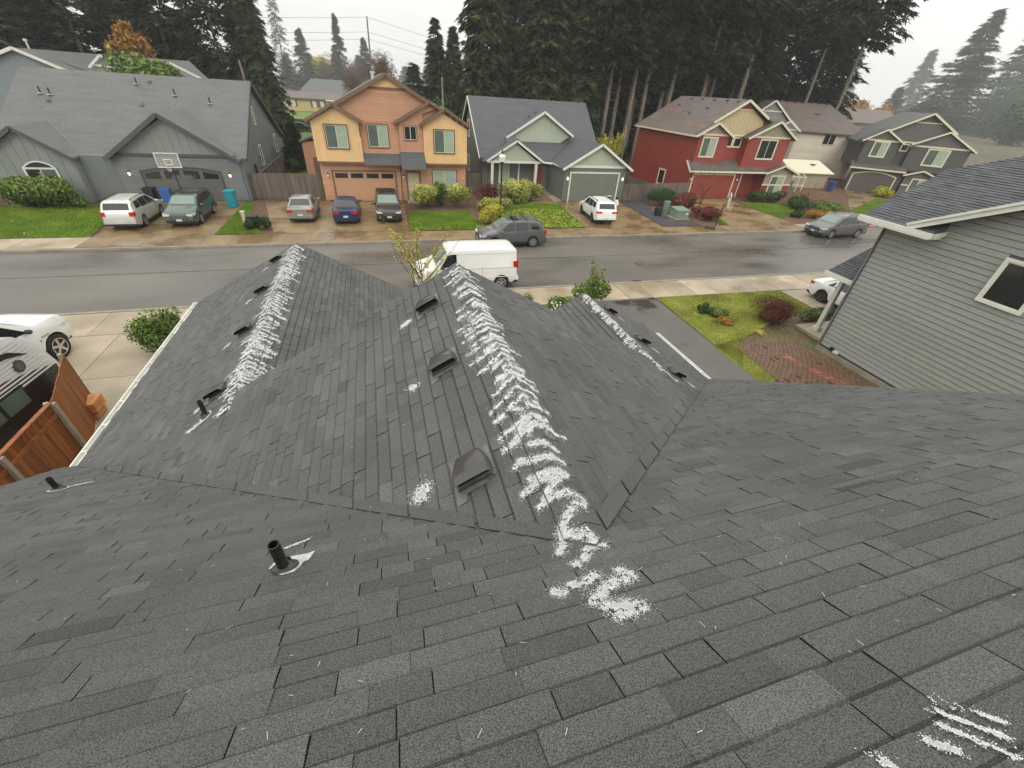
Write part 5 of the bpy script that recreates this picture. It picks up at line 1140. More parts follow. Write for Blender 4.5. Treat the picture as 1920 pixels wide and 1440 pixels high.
def car(name, label, cat, loc, rz, S, group=None):
    """S: L W wb R top[(x,z)...] belt[(x,z)...] roofw, paint; x forward, origin at centre on the ground"""
    root = thing(name, label, cat, loc, rz, group)
    L, W, wb, R = S['L'], S['W'], S['wb'], S['R']; hl = L / 2; wo_ = S.get('wo', 0.0)
    top, belt = S['top'], S['belt']; rw = S.get('rw', .74); sill = S.get('sill', .22); H = max(z for _, z in top)
    xs = set(np.round(np.linspace(-hl, hl, 34), 3)) | {round(x, 3) for x, _ in top}
    ax = (wb / 2 + wo_, -wb / 2 + wo_); Ra = R * 1.16
    for a in ax:
        for k in np.linspace(-1, 1, 9): xs.add(round(a + Ra * k, 3))
    xs = sorted(x for x in xs if -hl <= x <= hl); xs2 = [xs[0]]
    for x in xs[1:]:
        if x - xs2[-1] > .012: xs2.append(x)
    xs = xs2
    def hw(x):
        e = max(0, (abs(x) - hl * .74) / (hl * .26)); return W / 2 * (1 - S.get('tap', .13) * e ** 2.2)
    def tz(x): return interp(top, x)
    def bz(x): return min(interp(belt, x), tz(x) - .02)
    def bottom(x):
        z = sill + (.12 * max(0, (abs(x) - hl * .86) / (hl * .14)))
        for a in ax:
            if abs(x - a) < Ra: z = max(z, R + sqrt(max(0, Ra * Ra - (x - a) ** 2)) - .0)
        return z
    def sect(x):
        w = hw(x); zt, zb_, z0 = tz(x), bz(x), bottom(x); k = min(1, max(0, (zt - zb_ - .02) / (H - interp(belt, 0) + .001)))
        rwd = w * (.93 - (.93 - rw) * k); ez = zt - .03 - .03 * k
        zb_ = max(zb_, z0 + .04); ez = max(ez, zb_ + .008)
        zm = max(z0 + .015, min(zb_ - .02, z0 * .45 + zb_ * .55)); zl_ = max(z0 + .006, min(sill + .16, zm - .005))
        return [(w * .93, z0), (w * .985, zl_), (w, zm), (w * .97, zb_), (rwd, ez), (rwd * .88, ez + (zt - ez) * .75), (rwd * .5, zt - .003), (0, zt)]
    rings = []
    for x in xs:
        s_ = sect(x); rings.append([(x, -y, z) for y, z in s_] + [(x, y, z) for y, z in s_[-2::-1]])
    n = len(rings[0]); V = [p for r in rings for p in r]
    F_ = [(i * n + j, i * n + j + 1, (i + 1) * n + j + 1, (i + 1) * n + j) for i in range(len(xs) - 1) for j in range(n - 1)]
    F_.append(tuple(range(n))); F_.append(tuple(range((len(xs) - 1) * n + n - 1, (len(xs) - 1) * n - 1, -1)))
    b = MB(); b.faces(V, [f[::-1] for f in F_]); b.build('body', S['paint'], root, smooth=True, local=True, sharp=32)
    u = MB(); u.bb(-hl * .95, hl * .95, -W * .44, W * .44, sill - .02, sill + .28); u.build('underbody', M['trimblk'], root, local=True)
    # wheels
    for a in ax:
        for sg in (-1, 1):
            y0, y1 = sg * (W / 2 - .215), sg * (W / 2 - .015)
            b = MB(); N = 20; V = []
            for yy, rr in ((y0, R * .72), (y0, R * .96), (y0 + (y1 - y0) * .15, R), (y0 + (y1 - y0) * .85, R), (y1, R * .94), (y1, R * .70), (y1 - sg * .02, R * .67)):
                for i in range(N): V.append((a + rr * cos(2 * pi * i / N), yy, R + rr * sin(2 * pi * i / N)))
            fs = [(k * N + i, k * N + (i + 1) % N, (k + 1) * N + (i + 1) % N, (k + 1) * N + i) for k in range(6) for i in range(N)]
            if sg > 0: fs = [f[::-1] for f in fs]
            b.faces(V, fs); wh = b.build('wheel', M['tyre'], root, smooth=True, local=True, sharp=50)
            r = MB(); r.cyl((a, y1 - sg * .06, R), (a, y1 - sg * .055, R), R * .68, n=16)
            hub = r.build('hub_disc', M['rimd'], wh, local=True)
            s_ = MB()
            for i in range(5):
                an = 2 * pi * i / 5 + .3
                s_.beam((a + R * .08 * cos(an), y1 - sg * .015, R + R * .08 * sin(an)), (a + R * .66 * cos(an), y1 - sg * .02, R + R * .66 * sin(an)), R * .19, .03, up=(0, sg, 0))
            for i in range(16):
                a1, a2 = 2 * pi * i / 16, 2 * pi * (i + 1) / 16
                s_.beam((a + R * .66 * cos(a1), y1 - sg * .01, R + R * .66 * sin(a1)), (a + R * .66 * cos(a2), y1 - sg * .01, R + R * .66 * sin(a2)), .03, .04, up=(0, sg, 0))
            s_.cyl((a, y1 - sg * .05, R), (a, y1 - sg * .005, R), R * .14, n=8)
            s_.build('rim', S.get('rim', M['rim']), wh, local=True)
    # side glass following the body side
    def side(x, v, sg, off=.010):
        s_ = sect(x); (ya, za), (yb, zb_) = s_[3], s_[4]
        return (x, sg * (ya + (yb - ya) * v + off), za + (zb_ - za) * v + off * .4)
    for (x0, x1, v0, v1, *cut) in S['win']:
        for sg in (-1, 1):
            m_ = 6; V = []
            for i in range(m_ + 1):
                t = i / m_; x = x0 + (x1 - x0) * t
                lo, hi = v0, v1
                xh = x
                if cut:   # slanted ends: cut = (front shear, rear shear)
                    xh = x0 + cut[1] + (x1 - cut[0] - x0 - cut[1]) * t
                p = side(x, lo, sg); q = side(xh, hi, sg)
                V += [p, ((p[0] + q[0]) / 2, (p[1] + q[1]) / 2 + sg * .006, (p[2] + q[2]) / 2), q]
            fs = [(3 * i + j, 3 * i + j + 1, 3 * i + 3 + j + 1, 3 * i + 3 + j) for i in range(m_) for j in range(2)]
            if sg < 0: fs = [f[::-1] for f in fs]
            b = MB(); b.faces(V, fs); b.build('side_window', M['cglass'], root, local=True)
    def across(x0, x1, k, m_, nm, lift=.010, vs=(0, 1)):
        V = []; N = 6; K = 6
        for i in range(N + 1):
            x = x0 + (x1 - x0) * i / N; s_ = sect(x); rw_ = s_[4][0]
            for j in range(K + 1):
                y = (-1 + 2 * j / K) * k; yy = abs(y)
                z = s_[7][1] if yy < .5 else s_[7][1] + (s_[5][1] - s_[7][1]) * min(1, (yy - .5) / .38)
                dz = abs(tz(x0) - tz(x1)) + .01; dx = abs(x1 - x0); nn = sqrt(dz * dz + dx * dx)
                V.append((x + lift * (1 if (tz(x0) - tz(x1)) * (x0 - x1) < 0 else -1) * dz / nn, rw_ * y, z + lift * dx / nn))
        fs = [(i * (K + 1) + j, i * (K + 1) + j + 1, (i + 1) * (K + 1) + j + 1, (i + 1) * (K + 1) + j) for i in range(N) for j in range(K)]
        b = MB(); b.faces(V, [f[::-1] for f in fs] if x1 > x0 else fs); return b.build(nm, m_, root, local=True)
    ws = S['ws']; across(ws[0], ws[1], .86, S.get('wsm', M['wglass']), 'windshield', S.get('wl', .016))
    if 'rs' in S: across(S['rs'][0], S['rs'][1], .84, M['cglass'], 'rear_window')
    if 'sr' in S: across(S['sr'][0], S['sr'][1], .62, M['cglass'], 'sunroof', .012)
    zf, zr_ = S['lights']; wf_ = hw(hl * .97); wr_ = hw(-hl * .97)
    for sg in (-1, 1):
        b = MB(); V = []
        hx = hl - .03
        b.prism([(hx - .42, sg * (hw(hx - .42) + .008), zf + .06), (hx - .12, sg * (hw(hx - .12) + .008), zf - .09), (hx - .12, sg * (hw(hx - .12) + .008), zf + .06)], (0, -sg * .05, 0))
        b.prism([(hx + .04, sg * (wf_ - .02), zf + .05), (hx + .04, sg * (wf_ - .02), zf - .08), (hx + .045, sg * (wf_ - .38), zf - .06), (hx + .045, sg * (wf_ - .34), zf + .02)], (-.12, 0, 0))
        b.build('headlight', M['head'], root, local=True)
        b = MB(); tw, th = S.get('tl', (.3, .2))
        b.bb(-hl - .012, -hl + .10, min(sg * (wr_ + .004), sg * (wr_ - tw)), max(sg * (wr_ + .004), sg * (wr_ - tw)), zr_ - th / 2, zr_ + th / 2)
        b.bb(-hl + .02, -hl + .26, min(sg * (hw(-hl + .14) + .012), sg * (wr_ - .1)), max(sg * (hw(-hl + .14) + .012), sg * (wr_ - .1)), zr_ - th * .35, zr_ + th / 2); b.build('taillight', M['tail'], root, local=True)
        xm = ws[0] - .28 if ws[0] > ws[1] else ws[0]; xm = min(ws) + .12 if False else ws[0] - .30
        p = side(xm, .05, sg); b = MB(); b.blob((p[0], p[1] + sg * .11, p[2] + .07), (.09, .12, .075), 8, 6); b.beam((p[0], p[1] - sg * .03, p[2] + .02), (p[0], p[1] + sg * .08, p[2] + .05), .05, .04); b.build('mirror', S.get('mir', S['paint']), root, smooth=True, local=True)
        for xd in S.get('handles', (.1, -.85)):
            q = sect(xd)[2]; q3 = sect(xd)[3]; b = MB(); b.bb(xd - .09, xd + .09, min(sg * (q3[0]), sg * (q3[0] + .03)), max(sg * (q3[0]), sg * (q3[0] + .03)), q3[1] - .09, q3[1] - .055); b.build('door_handle', S.get('hm', S['paint']), root, local=True)
        if S.get('rails'):
            x0, x1 = S['rails']; b = MB(); yy = sect((x0 + x1) / 2)[4][0] * .93
            K = 5
            for i in range(K):
                xa = x0 + (x1 - x0) * i / K; xb = x0 + (x1 - x0) * (i + 1) / K; b.beam((xa, sg * yy, tz(xa) + .03), (xb, sg * yy, tz(xb) + .03), .035, .03)
            for xe in (x0, x1): b.bb(xe - .05, xe + .05, min(sg * (yy - .02), sg * (yy + .02)), max(sg * (yy - .02), sg * (yy + .02)), tz(xe) - .04, tz(xe) + .03)
            b.build('roof_rail', S.get('railm', M['trimblk']), root, local=True)
        # door seams and sill cladding
        for xd in S.get('seams', (.75, -.25, -1.05)):
            if abs(xd) < hl:
                s_ = sect(xd); b = MB(); b.beam((xd, sg * (s_[1][0] + .001), s_[1][1]), (xd, sg * (s_[2][0] + .0015), s_[2][1]), .012, .006, up=(0, sg, 0)); b.beam((xd, sg * (s_[2][0] + .0015), s_[2][1]), (xd, sg * (s_[3][0] + .001), s_[3][1]), .012, .006, up=(0, sg, 0)); b.build('door_seam', M['trimblk'], root, local=True)
        b = MB(); b.bb(ax[1] + Ra, ax[0] - Ra, min(sg * (W / 2 * .95), sg * (W / 2 + .006)), max(sg * (W / 2 * .95), sg * (W / 2 + .006)), sill - .01, sill + (.13 if S.get('clad') else .05)); b.build('sill', M['trimblk'], root, local=True)
    b = MB(); b.bb(hl - .04, hl + .03, -wf_ * .55, wf_ * .55, zf - .22, zf - .03); gr = b.build('grille', M['trimblk'], root, local=True)
    for k in range(3): b = MB(); b.bb(hl + .028, hl + .045, -wf_ * .5, wf_ * .5, zf - .19 + k * .055, zf - .175 + k * .055); b.build('grille_bar', M['chrome'], gr, local=True)
    b = MB(); b.bb(hl - .06, hl + .03, -wf_ * .8, wf_ * .8, sill + .02, sill + .16); b.build('bumper_inlet', M['trimblk'], root, local=True)
    b = MB(); b.bb(-hl - .025, -hl + .2, -wr_ * .97, wr_ * .97, sill + .02, sill + .14); b.build('rear_valance', M['trimblk'], root, local=True)
    b = MB(); b.bb(-hl - .06, -hl + .16, -wr_ * .985, wr_ * .985, sill + .14, sill + .32); b.build('rear_bumper', S['paint'], root, local=True)
    b = MB(); b.bb(-hl - .075, -hl - .055, -.16, .16, *S.get('rp', (sill + .17, sill + .31))); b.build('number_plate', M['plate'], root, local=True)
    b = MB(); b.bb(hl + .03, hl + .045, -.16, .16, sill + .15, sill + .27); b.build('number_plate', M['plate'], root, local=True)
    return root

def suv(p, L=4.65, W=1.85, H=1.68, **k):
    h = L / 2
    S = dict(L=L, W=W, wb=2.68, R=.35, sill=.27, paint=p, rw=.76,
             top=[(-h, .62), (-h + .02, 1.0), (-h + .10, 1.12), (-h + .38, H - .12), (-h + .62, H - .03), (-h + 1.3, H), (.1, H), (.45, H - .06), (1.22, 1.13), (1.3, 1.09), (h - .55, .98), (h - .18, .86), (h - .03, .72), (h, .5)],
             belt=[(-h, 1.1), (-1.2, 1.09), (.4, 1.01), (1.3, .98), (h, .8)], ws=(1.16, .5), rs=(-h + .14, -h + .36),
             win=[(-.05, .98, .1, .9, .62, .0), (-.98, -.12, .1, .9), (-1.78, -1.06, .16, .86, .0, .2)], lights=(.78, .95), rails=(-1.6, .1))
    S.update(k); return S
def sedan(p, L=4.6, W=1.78, H=1.43, **k):
    h = L / 2
    S = dict(L=L, W=W, wb=2.68, R=.32, sill=.2, paint=p, rw=.70,
             top=[(-h, .5), (-h + .02, .9), (-h + .10, .98), (-h + .62, 1.03), (-h + 1.25, H - .08), (-h + 1.55, H - .01), (-.3, H), (.15, H - .02), (.35, H - .07), (1.15, .97), (1.25, .93), (h - .55, .82), (h - .15, .70), (h, .42)],
             belt=[(-h, .95), (-1.2, .93), (.4, .88), (1.2, .85), (h, .7)], ws=(1.1, .4), rs=(-h + .66, -h + 1.22),
             win=[(.0, .92, .1, .9, .55, 0), (-.92, -.07, .1, .9, 0, .1), (-1.28, -.98, .15, .8, .0, .22)], lights=(.64, .80), tl=(.34, .17), rp=(.5, .63))
    S.update(k); return S
paint('silver', (.55, .55, .52), .4, .35); paint('green_p', (.045, .075, .055), .2); paint('champ', (.24, .24, .21), .3, .35); paint('blue_p', (.008, .022, .085), .1)
paint('black_p', (.018, .016, .016)); paint('grey_p', (.115, .12, .125), .3); paint('white_p', (.78, .78, .76)); paint('vangrey', (.11, .107, .107), .3)
car('silver_suv', "silver estate car parked nose-in on the left driveway, tail lamps towards the street", 'car', (-15.45, 34.0, 0), radians(90), suv(M['silver'], H=1.66, tl=(.22, .24), railm=M['trimblk'], rim=M['rim']), None)
car('green_wagon', "dark green estate car facing the street on the left driveway", 'car', (-12.45, 34.5, 0), radians(-91), suv(M['green_p'], L=4.8, H=1.62, clad=1, sr=(-.5, .15)), None)
car('grey_sedan', "older grey-beige saloon parked beside the fence, orange-red tail lamps", 'car', (-5.45, 35.1, 0), radians(90), sedan(M['champ'], rim=M['rim']), None)
car('blue_sedan', "dark blue saloon parked in front of the peach garage", 'car', (-2.45, 34.5, 0), radians(90), sedan(M['blue_p'], L=4.6, W=1.83, tl=(.42, .15), rim=M['rimd']), None)
car('black_suv', "black off-roader facing the street in front of the peach garage", 'car', (.52, 34.6, 0), radians(-90), suv(M['black_p'], railm=M['chrome'], clad=1, sr=(-.6, .2)), None)
g = car('grey_suv', "dark grey off-roader with roof bars parked at the far kerb by the street lamp", 'car', (8.25, 27.3, -.12), radians(180), suv(M['grey_p'], L=4.57, rim=M['rim'], railm=M['chrome'], clad=1, sr=(-.4, .1)), None)
for x in (-.9, -.1): b = MB(); b.beam((x, -.66, 1.75), (x, .66, 1.75), .06, .03); b.build('cross_bar', M['trimblk'], g, local=True)
car('white_suv', "white off-roader on the sage house driveway with a person at its side", 'car', (17.55, 33.2, 0), radians(84), suv(M['white_p'], L=4.6, W=1.85, rim=M['rimd'], clad=1, tl=(.42, .12)), None)
mv = suv(M['vangrey'], L=5.1, W=1.98, H=1.75, rim=M['rim']); mv['wb'] = 3.0; mv['tl'] = (.14, .3)
h = 2.55; mv['top'] = [(-h, .6), (-h + .02, 1.0), (-h + .08, 1.15), (-h + .35, 1.62), (-h + .6, 1.72), (-h + 1.5, 1.75), (.3, 1.74), (.7, 1.66), (1.55, 1.12), (1.7, 1.07), (h - .4, .93), (h - .12, .8), (h, .5)]
mv['belt'] = [(-h, 1.12), (-1.2, 1.1), (.6, 1.02), (1.7, .98), (h, .8)]; mv['ws'] = (1.5, .76); mv['win'] = [(.15, 1.3, .1, .88, .68, 0), (-1.05, .08, .1, .88), (-2.2, -1.13, .12, .88, 0, .15)]
car('grey_minivan', "grey people carrier parked in the road at the right", 'car', (37.3, 27.05, -.12), radians(181), mv, None)
car('white_sedan', "white saloon on the neighbour's driveway, partly behind the porch", 'car', (23.6, 14.1, 0), radians(-86), sedan(M['white_p'], L=4.5, W=1.8, H=1.42, rim=M['rimd'], tl=(.3, .14)), None)
car('dark_sedan', "dark car parked far away beyond the fences between the slate and peach houses", 'car', (-12.0, 93.5, 0), radians(0), sedan(M['black_p']), None)
car('white_far_car', "small white vehicle far off left of the charcoal house", 'car', (64, 60, 0), radians(20), suv(M['white_p']), None)
# white cargo van
h = 2.65
vs = dict(wl=.035, L=5.3, W=2.02, wb=3.45, R=.37, wo=-.05, sill=.33, paint=M['white_p'], rw=.80, tap=.07,
          top=[(-h, .6), (-h + .01, 1.7), (-h + .08, 2.02), (-h + .25, 2.1), (-.6, 2.12), (.75, 2.10), (.98, 2.03), (1.6, 1.36), (1.75, 1.25), (h - .45, 1.13), (h - .12, .98), (h - .02, .75), (h, .5)],
          belt=[(-h, 1.3), (.9, 1.28), (1.7, 1.12), (h, .9)], ws=(1.56, 1.02), rs=(-h + .02, -h + .07), win=[(.55, 1.42, .08, .82, .42, .0)], lights=(.85, 1.3), tl=(.06, .34), seams=(.48, 1.45, -.75), handles=(.6,), mir=M['trimblk'])
del vs['rs']
van = car('white_cargo_van', "white cargo van parked at the near kerb behind the yellow-leaved sapling", 'van', (3.85, 20.8, -.12), radians(180), vs)
for sg in (-1, 1):
    for z in (.72, 1.22):
        b = MB(); b.beam((-2.4, sg * 1.012, z), (1.0, sg * 1.012, z), .02, .03); b.build('body_crease', M['white_p'], van, local=True)
    b = MB(); b.beam((-2.5, sg * .93, 1.93), (.8, sg * .93, 1.93), .02, .015); b.build('drip_rail', M['flash'], van, local=True)
# white pickup
h = 2.68
ps = dict(L=5.36, W=2.03, wb=3.7, R=.43, wo=.0, sill=.42, paint=M['white_p'], rw=.74, tap=.08,
          top=[(-h, .7), (-h + .02, 1.35), (-h + .1, 1.37), (-.95, 1.37), (-.88, 1.6), (-.8, 1.88), (-.5, 1.95), (.5, 1.95), (.8, 1.88), (1.4, 1.47), (1.5, 1.44), (h - .35, 1.38), (h - .1, 1.3), (h - .02, 1.05), (h, .6)],
          belt=[(-h, 1.3), (1.5, 1.3), (h, 1.15)], ws=(1.42, .85), rs=(-.88, -.81), win=[(.25, 1.2, .1, .88, .5, 0), (-.72, .18, .1, .88)], lights=(1.0, 1.1), tl=(.1, .4), mir=M['trimblk'], clad=1, rim=M['chrome'])
pk = car('white_pickup', "white pickup truck with a black mirror at the left edge, nose to the right", 'truck', (-12.55, 14.35, 0), radians(80), ps)
b = MB(); b.bb(1.45, 1.75, -1.035, -1.02, .98, 1.02); b.bb(1.35, 1.39, -1.035, -1.02, .86, .95); b.build('fender_badge', M['chrome'], pk, local=True)
b = MB(); b.bb(-2.8, -1.0, -.8, .8, 1.36, 1.40); b.build('bed_cover', M['trimblk'], pk, local=True)
# travel trailer
tr = thing('travel_trailer', "black and white travel trailer parked behind the stained fence at the left edge", 'trailer', (-10.9, 10.4, 0), radians(84))
b = MB(); pr = [(-2.6, .55), (2.1, .55), (2.75, 1.15), (2.78, 1.5), (2.55, 2.2), (2.1, 2.65), (1.6, 2.78), (-2.6, 2.78)]
b.prism([(x, -1.15, z) for x, z in pr], (0, 2.3, 0)); b.build('body', M['white_p'], tr, smooth=True, local=True, sharp=40)
nb_ = [(-2.58, .57), (2.05, .57), (2.68, 1.15), (2.70, 1.45), (2.2, 1.62), (.8, 1.95), (-2.58, 1.9)]
b = MB(); b.prism([(x, -1.175, z) for x, z in nb_], (0, .02, 0)); b.build('black_side_panel', M['black_p'], tr, local=True)
for k in range(22):     # corrugation ribs
    z = .62 + k * .098
    if z > 2.66: continue
    xr_ = 2.05 + (z - .55) * 1.07 if z < 1.12 else 2.66 if z < 1.48 else 2.68 - (z - 1.48) * .36 if z < 2.2 else 2.42 - (z - 2.2) * 1.0
    isb = z < 1.88; c_ = M['black_p'] if z < 1.6 else None
    b = MB(); b.beam((-2.55, -1.178 if z > 1.5 else -1.182, z), (min(2.62, xr_), -1.178 if z > 1.5 else -1.182, z), .004 if z > 1.5 else .012, .05)
    b.build('siding_rib', M['black_p'] if z < 1.5 else M['white_p'], tr, local=True)
b = MB(); b.prism([(-2.5, -1.18, 2.42), (.6, -1.18, 2.44), (1.6, -1.18, 2.30), (2.15, -1.18, 2.12), (1.7, -1.18, 2.42), (.6, -1.18, 2.62), (-2.5, -1.18, 2.62)], (0, -.02, 0)); b.build('swoosh_stripe', M['black_p'], tr, local=True)
b = MB(); b.bb(-.15, 1.45, -1.215, -1.175, 1.05, 1.6); wf_ = b.build('trailer_window', M['trimblk'], tr, local=True)
for a in (-.1, .7): b = MB(); b.bb(a, a + .7, -1.225, -1.216, 1.1, 1.55); b.build('pane', M['glassg'], wf_, local=True)
b = MB(); b.cyl((1.75, -1.17, 1.98), (1.75, -1.2, 1.98), .16, n=20); em = b.build('round_emblem', M['adark'], tr, local=True)
b = MB(); b.cyl((1.75, -1.2, 1.98), (1.75, -1.206, 1.98), .11, n=16); b.build('emblem_disc', M['flashd'], em, local=True)
b = MB(); b.beam((2.2, -.8, .6), (3.7, 0, .55), .08, .12); b.beam((2.2, .8, .6), (3.7, 0, .55), .08, .12); b.cyl((3.3, 0, .1), (3.3, 0, .9), .04, .04, 8); b.build('tow_frame', M['trimblk'], tr, local=True)
b = MB(); b.beam((2.5, -1.1, .62), (3.0, -1.05, .62), .05, .05); b.build('step_rail', M['gutter'], tr, local=True)
for sx in (-.55, .25):
    for sy in (-1.1, 1.1): b = MB(); b.cyl((sx, sy - .1, .34), (sx, sy + .1, .34), .34, n=16); b.build('wheel', M['tyre'], tr, local=True)

# ------------------------------------------------------------ the person by the white car
def skin_person(root, joints, edges, mat_, name, sub=1):
    me = bpy.data.meshes.new(name); me.from_pydata([j[:3] for j in joints], edges, []); o = bpy.data.objects.new(name, me); COL.objects.link(o)
    md = o.modifiers.new('skin', 'SKIN'); me.skin_vertices
    if not me.skin_vertices: pass
    for i, j in enumerate(joints): me.skin_vertices[0].data[i].radius = (j[3], j[4] if len(j) > 4 else j[3])
    me.skin_vertices[0].data[0].use_root = True
    s_ = o.modifiers.new('sub', 'SUBSURF'); s_.levels = sub; s_.render_levels = sub
    dg = bpy.context.evaluated_depsgraph_get(); nm = bpy.data.meshes.new_from_object(o.evaluated_get(dg)); nm.name = name
    o.modifiers.clear(); o.data = nm; nm.materials.clear(); nm.materials.append(mat_)
    nm.polygons.foreach_set('use_smooth', [True] * len(nm.polygons)); o.parent = root; return o
skinm = mat('skin', (.32, .17, .11), .6, .05); hairm = mat('dark_hair', (.015, .01, .008), .6, .1); cloth = mat('pale_lilac_cloth', (.60, .52, .50), .85, .08, 8); clothw = mat('white_scarf', (.75, .72, .68), .85, .05, 8)
pe = thing('person', "person in long pale robe and white shawl at the white car's open door", 'person', (19.0, 32.75, 0), radians(150))
J = [(0, 0, .93, .13, .11), (0, 0, 1.15, .11, .10), (0, 0, 1.36, .14, .10), (0, 0, 1.45, .06), (.02, 0, 1.53, .055), (.03, 0, 1.62, .085, .095), (.03, 0, 1.69, .07),
     (0, .17, 1.38, .055), (.16, .24, 1.18, .042), (.36, .2, 1.2, .032), (.44, .18, 1.21, .03), (0, -.17, 1.38, .055), (.14, -.22, 1.15, .042), (.32, -.16, 1.1, .032), (.4, -.14, 1.1, .03),
     (0, .09, .88, .09), (.04, .1, .48, .062), (0, .1, .09, .042), (.14, .11, .05, .04), (0, -.09, .88, .09), (-.02, -.1, .48, .062), (-.06, -.1, .09, .042), (.08, -.11, .05, .04)]
Ed = [(0, 1), (1, 2), (2, 3), (3, 4), (4, 5), (5, 6), (2, 7), (7, 8), (8, 9), (9, 10), (2, 11), (11, 12), (12, 13), (13, 14), (0, 15), (15, 16), (16, 17), (17, 18), (0, 19), (19, 20), (20, 21), (21, 22)]
skin_person(pe, J, Ed, skinm, 'body')
for sg, (hx, hy, hz) in ((1, (.44, .18, 1.21)), (-1, (.4, -.14, 1.1))):
    b = MB()
    for k, ln in enumerate((.07, .085, .09, .08)): b.cyl((hx + .02, hy + (k - 1.5) * .018, hz), (hx + .04 + ln * .8, hy + (k - 1.5) * .022, hz - .02), .009, .007, 6)
    b.cyl((hx, hy - sg * .025, hz), (hx + .05, hy - sg * .06, hz - .01), .011, .008, 6); b.build('fingers', skinm, pe, local=True)
b = MB(); N = 20; V = []; prof = [(.27, .05), (.25, .3), (.215, .6), (.185, .85), (.165, 1.0), (.15, 1.15), (.175, 1.32), (.15, 1.42), (.07, 1.47)]
for r, z in prof:
    for i in range(N):
        a = 2 * pi * i / N; k = 1 + .05 * sin(5 * a) * max(0, (1 - z)); V.append((r * k * .78 * cos(a), r * k * sin(a), z))
b.faces(V, [(k * N + i, k * N + (i + 1) % N, (k + 1) * N + (i + 1) % N, (k + 1) * N + i) for k in range(len(prof) - 1) for i in range(N)]); b.build('long_robe', cloth, pe, smooth=True, local=True)
for sg, el, wr2 in ((1, (.16, .24, 1.18), (.34, .2, 1.2)), (-1, (.14, -.22, 1.15), (.3, -.17, 1.11))):
    b = MB(); b.cyl((0, sg * .15, 1.39), el, .075, .06, 10); b.cyl(el, wr2, .062, .055, 10); b.blob(el, .062, 8, 6); b.blob((0, sg * .15, 1.38), .078, 8, 6); b.build('sleeve', cloth, pe, smooth=True, local=True)
b = MB(); b.blob((.0, 0, 1.645), (.115, .105, .125), 12, 8); b.build('hair', hairm, pe, smooth=True, local=True)
b = MB(); V = []; pf = [(.26, 1.12), (.235, 1.25), (.21, 1.36), (.15, 1.44), (.10, 1.5), (.11, 1.55)]
for r, z in pf:
    for i in range(N): a = 2 * pi * i / N; V.append((r * .8 * cos(a) - .02, r * sin(a), z + .03 * sin(3 * a)))
b.faces(V, [(k * N + i, k * N + (i + 1) % N, (k + 1) * N + (i + 1) % N, (k + 1) * N + i) for k in range(len(pf) - 1) for i in range(N)]); b.build('shawl', clothw, pe, smooth=True, local=True)
b = MB(); b.blob((.125, 0, 1.62), (.016, .012, .02), 6, 4); b.blob((.11, .034, 1.64), (.012, .014, .008), 6, 4); b.blob((.11, -.034, 1.64), (.012, .014, .008), 6, 4); b.blob((.112, 0, 1.575), (.012, .025, .008), 6, 4); b.build('face_features', hairm, pe, local=True)
# open door of the white car (its own hinge on the passenger side)
wc = bpy.data.objects['white_suv']
b = MB(); b.prism([(1.0, -.93, .35), (1.35, -1.75, .35), (1.35, -1.75, .98), (1.25, -1.6, 1.55), (1.02, -.98, 1.5), (1.0, -.93, 1.0)], (.05, .03, 0)); dr = b.build('open_door', M['white_p'], wc, local=True)
b = MB(); b.prism([(1.05, -1.0, 1.02), (1.33, -1.68, 1.0), (1.23, -1.56, 1.48), (1.06, -1.02, 1.44)], (-.02, -.01, 0)); b.build('door_glass', M['cglass'], dr, local=True)
# ------------------------------------------------------------ street furniture
lp = thing('street_lamp', "tall black street lamp with a pointed frosted lantern by the sage house lawn", 'street lamp', (8.8, 31.2, 0))
LX, LY = 8.8, 32.2
lp.location = (LX, LY, 0); ROOT[lp.name] = (Vector((LX, LY, 0)), 0)
b = MB(); b.cyl((LX, LY, 0), (LX, LY, .5), .13, .10, 10); b.cyl((LX, LY, .5), (LX, LY, 4.1), .065, .05, 10); b.cyl((LX, LY, 2.55), (LX, LY, 2.62), .09, .09, 8); b.build('post', M['ironblk'], lp)
b = MB(); b.cyl((LX, LY, 4.1), (LX, LY, 4.22), .1, .2, 10); b.build('lamp_base', M['ironblk'], lp)
b = MB(); b.cyl((LX, LY, 4.22), (LX, LY, 4.55), .2, .24, 12); b.cyl((LX, LY, 4.55), (LX, LY, 4.72), .25, .13, 12); b.build('lantern', M['frost'], lp, smooth=True)
b = MB(); b.cyl((LX, LY, 4.72), (LX, LY, 5.0), .13, .01, 10); b.build('lantern_cap', M['ironblk'], lp)

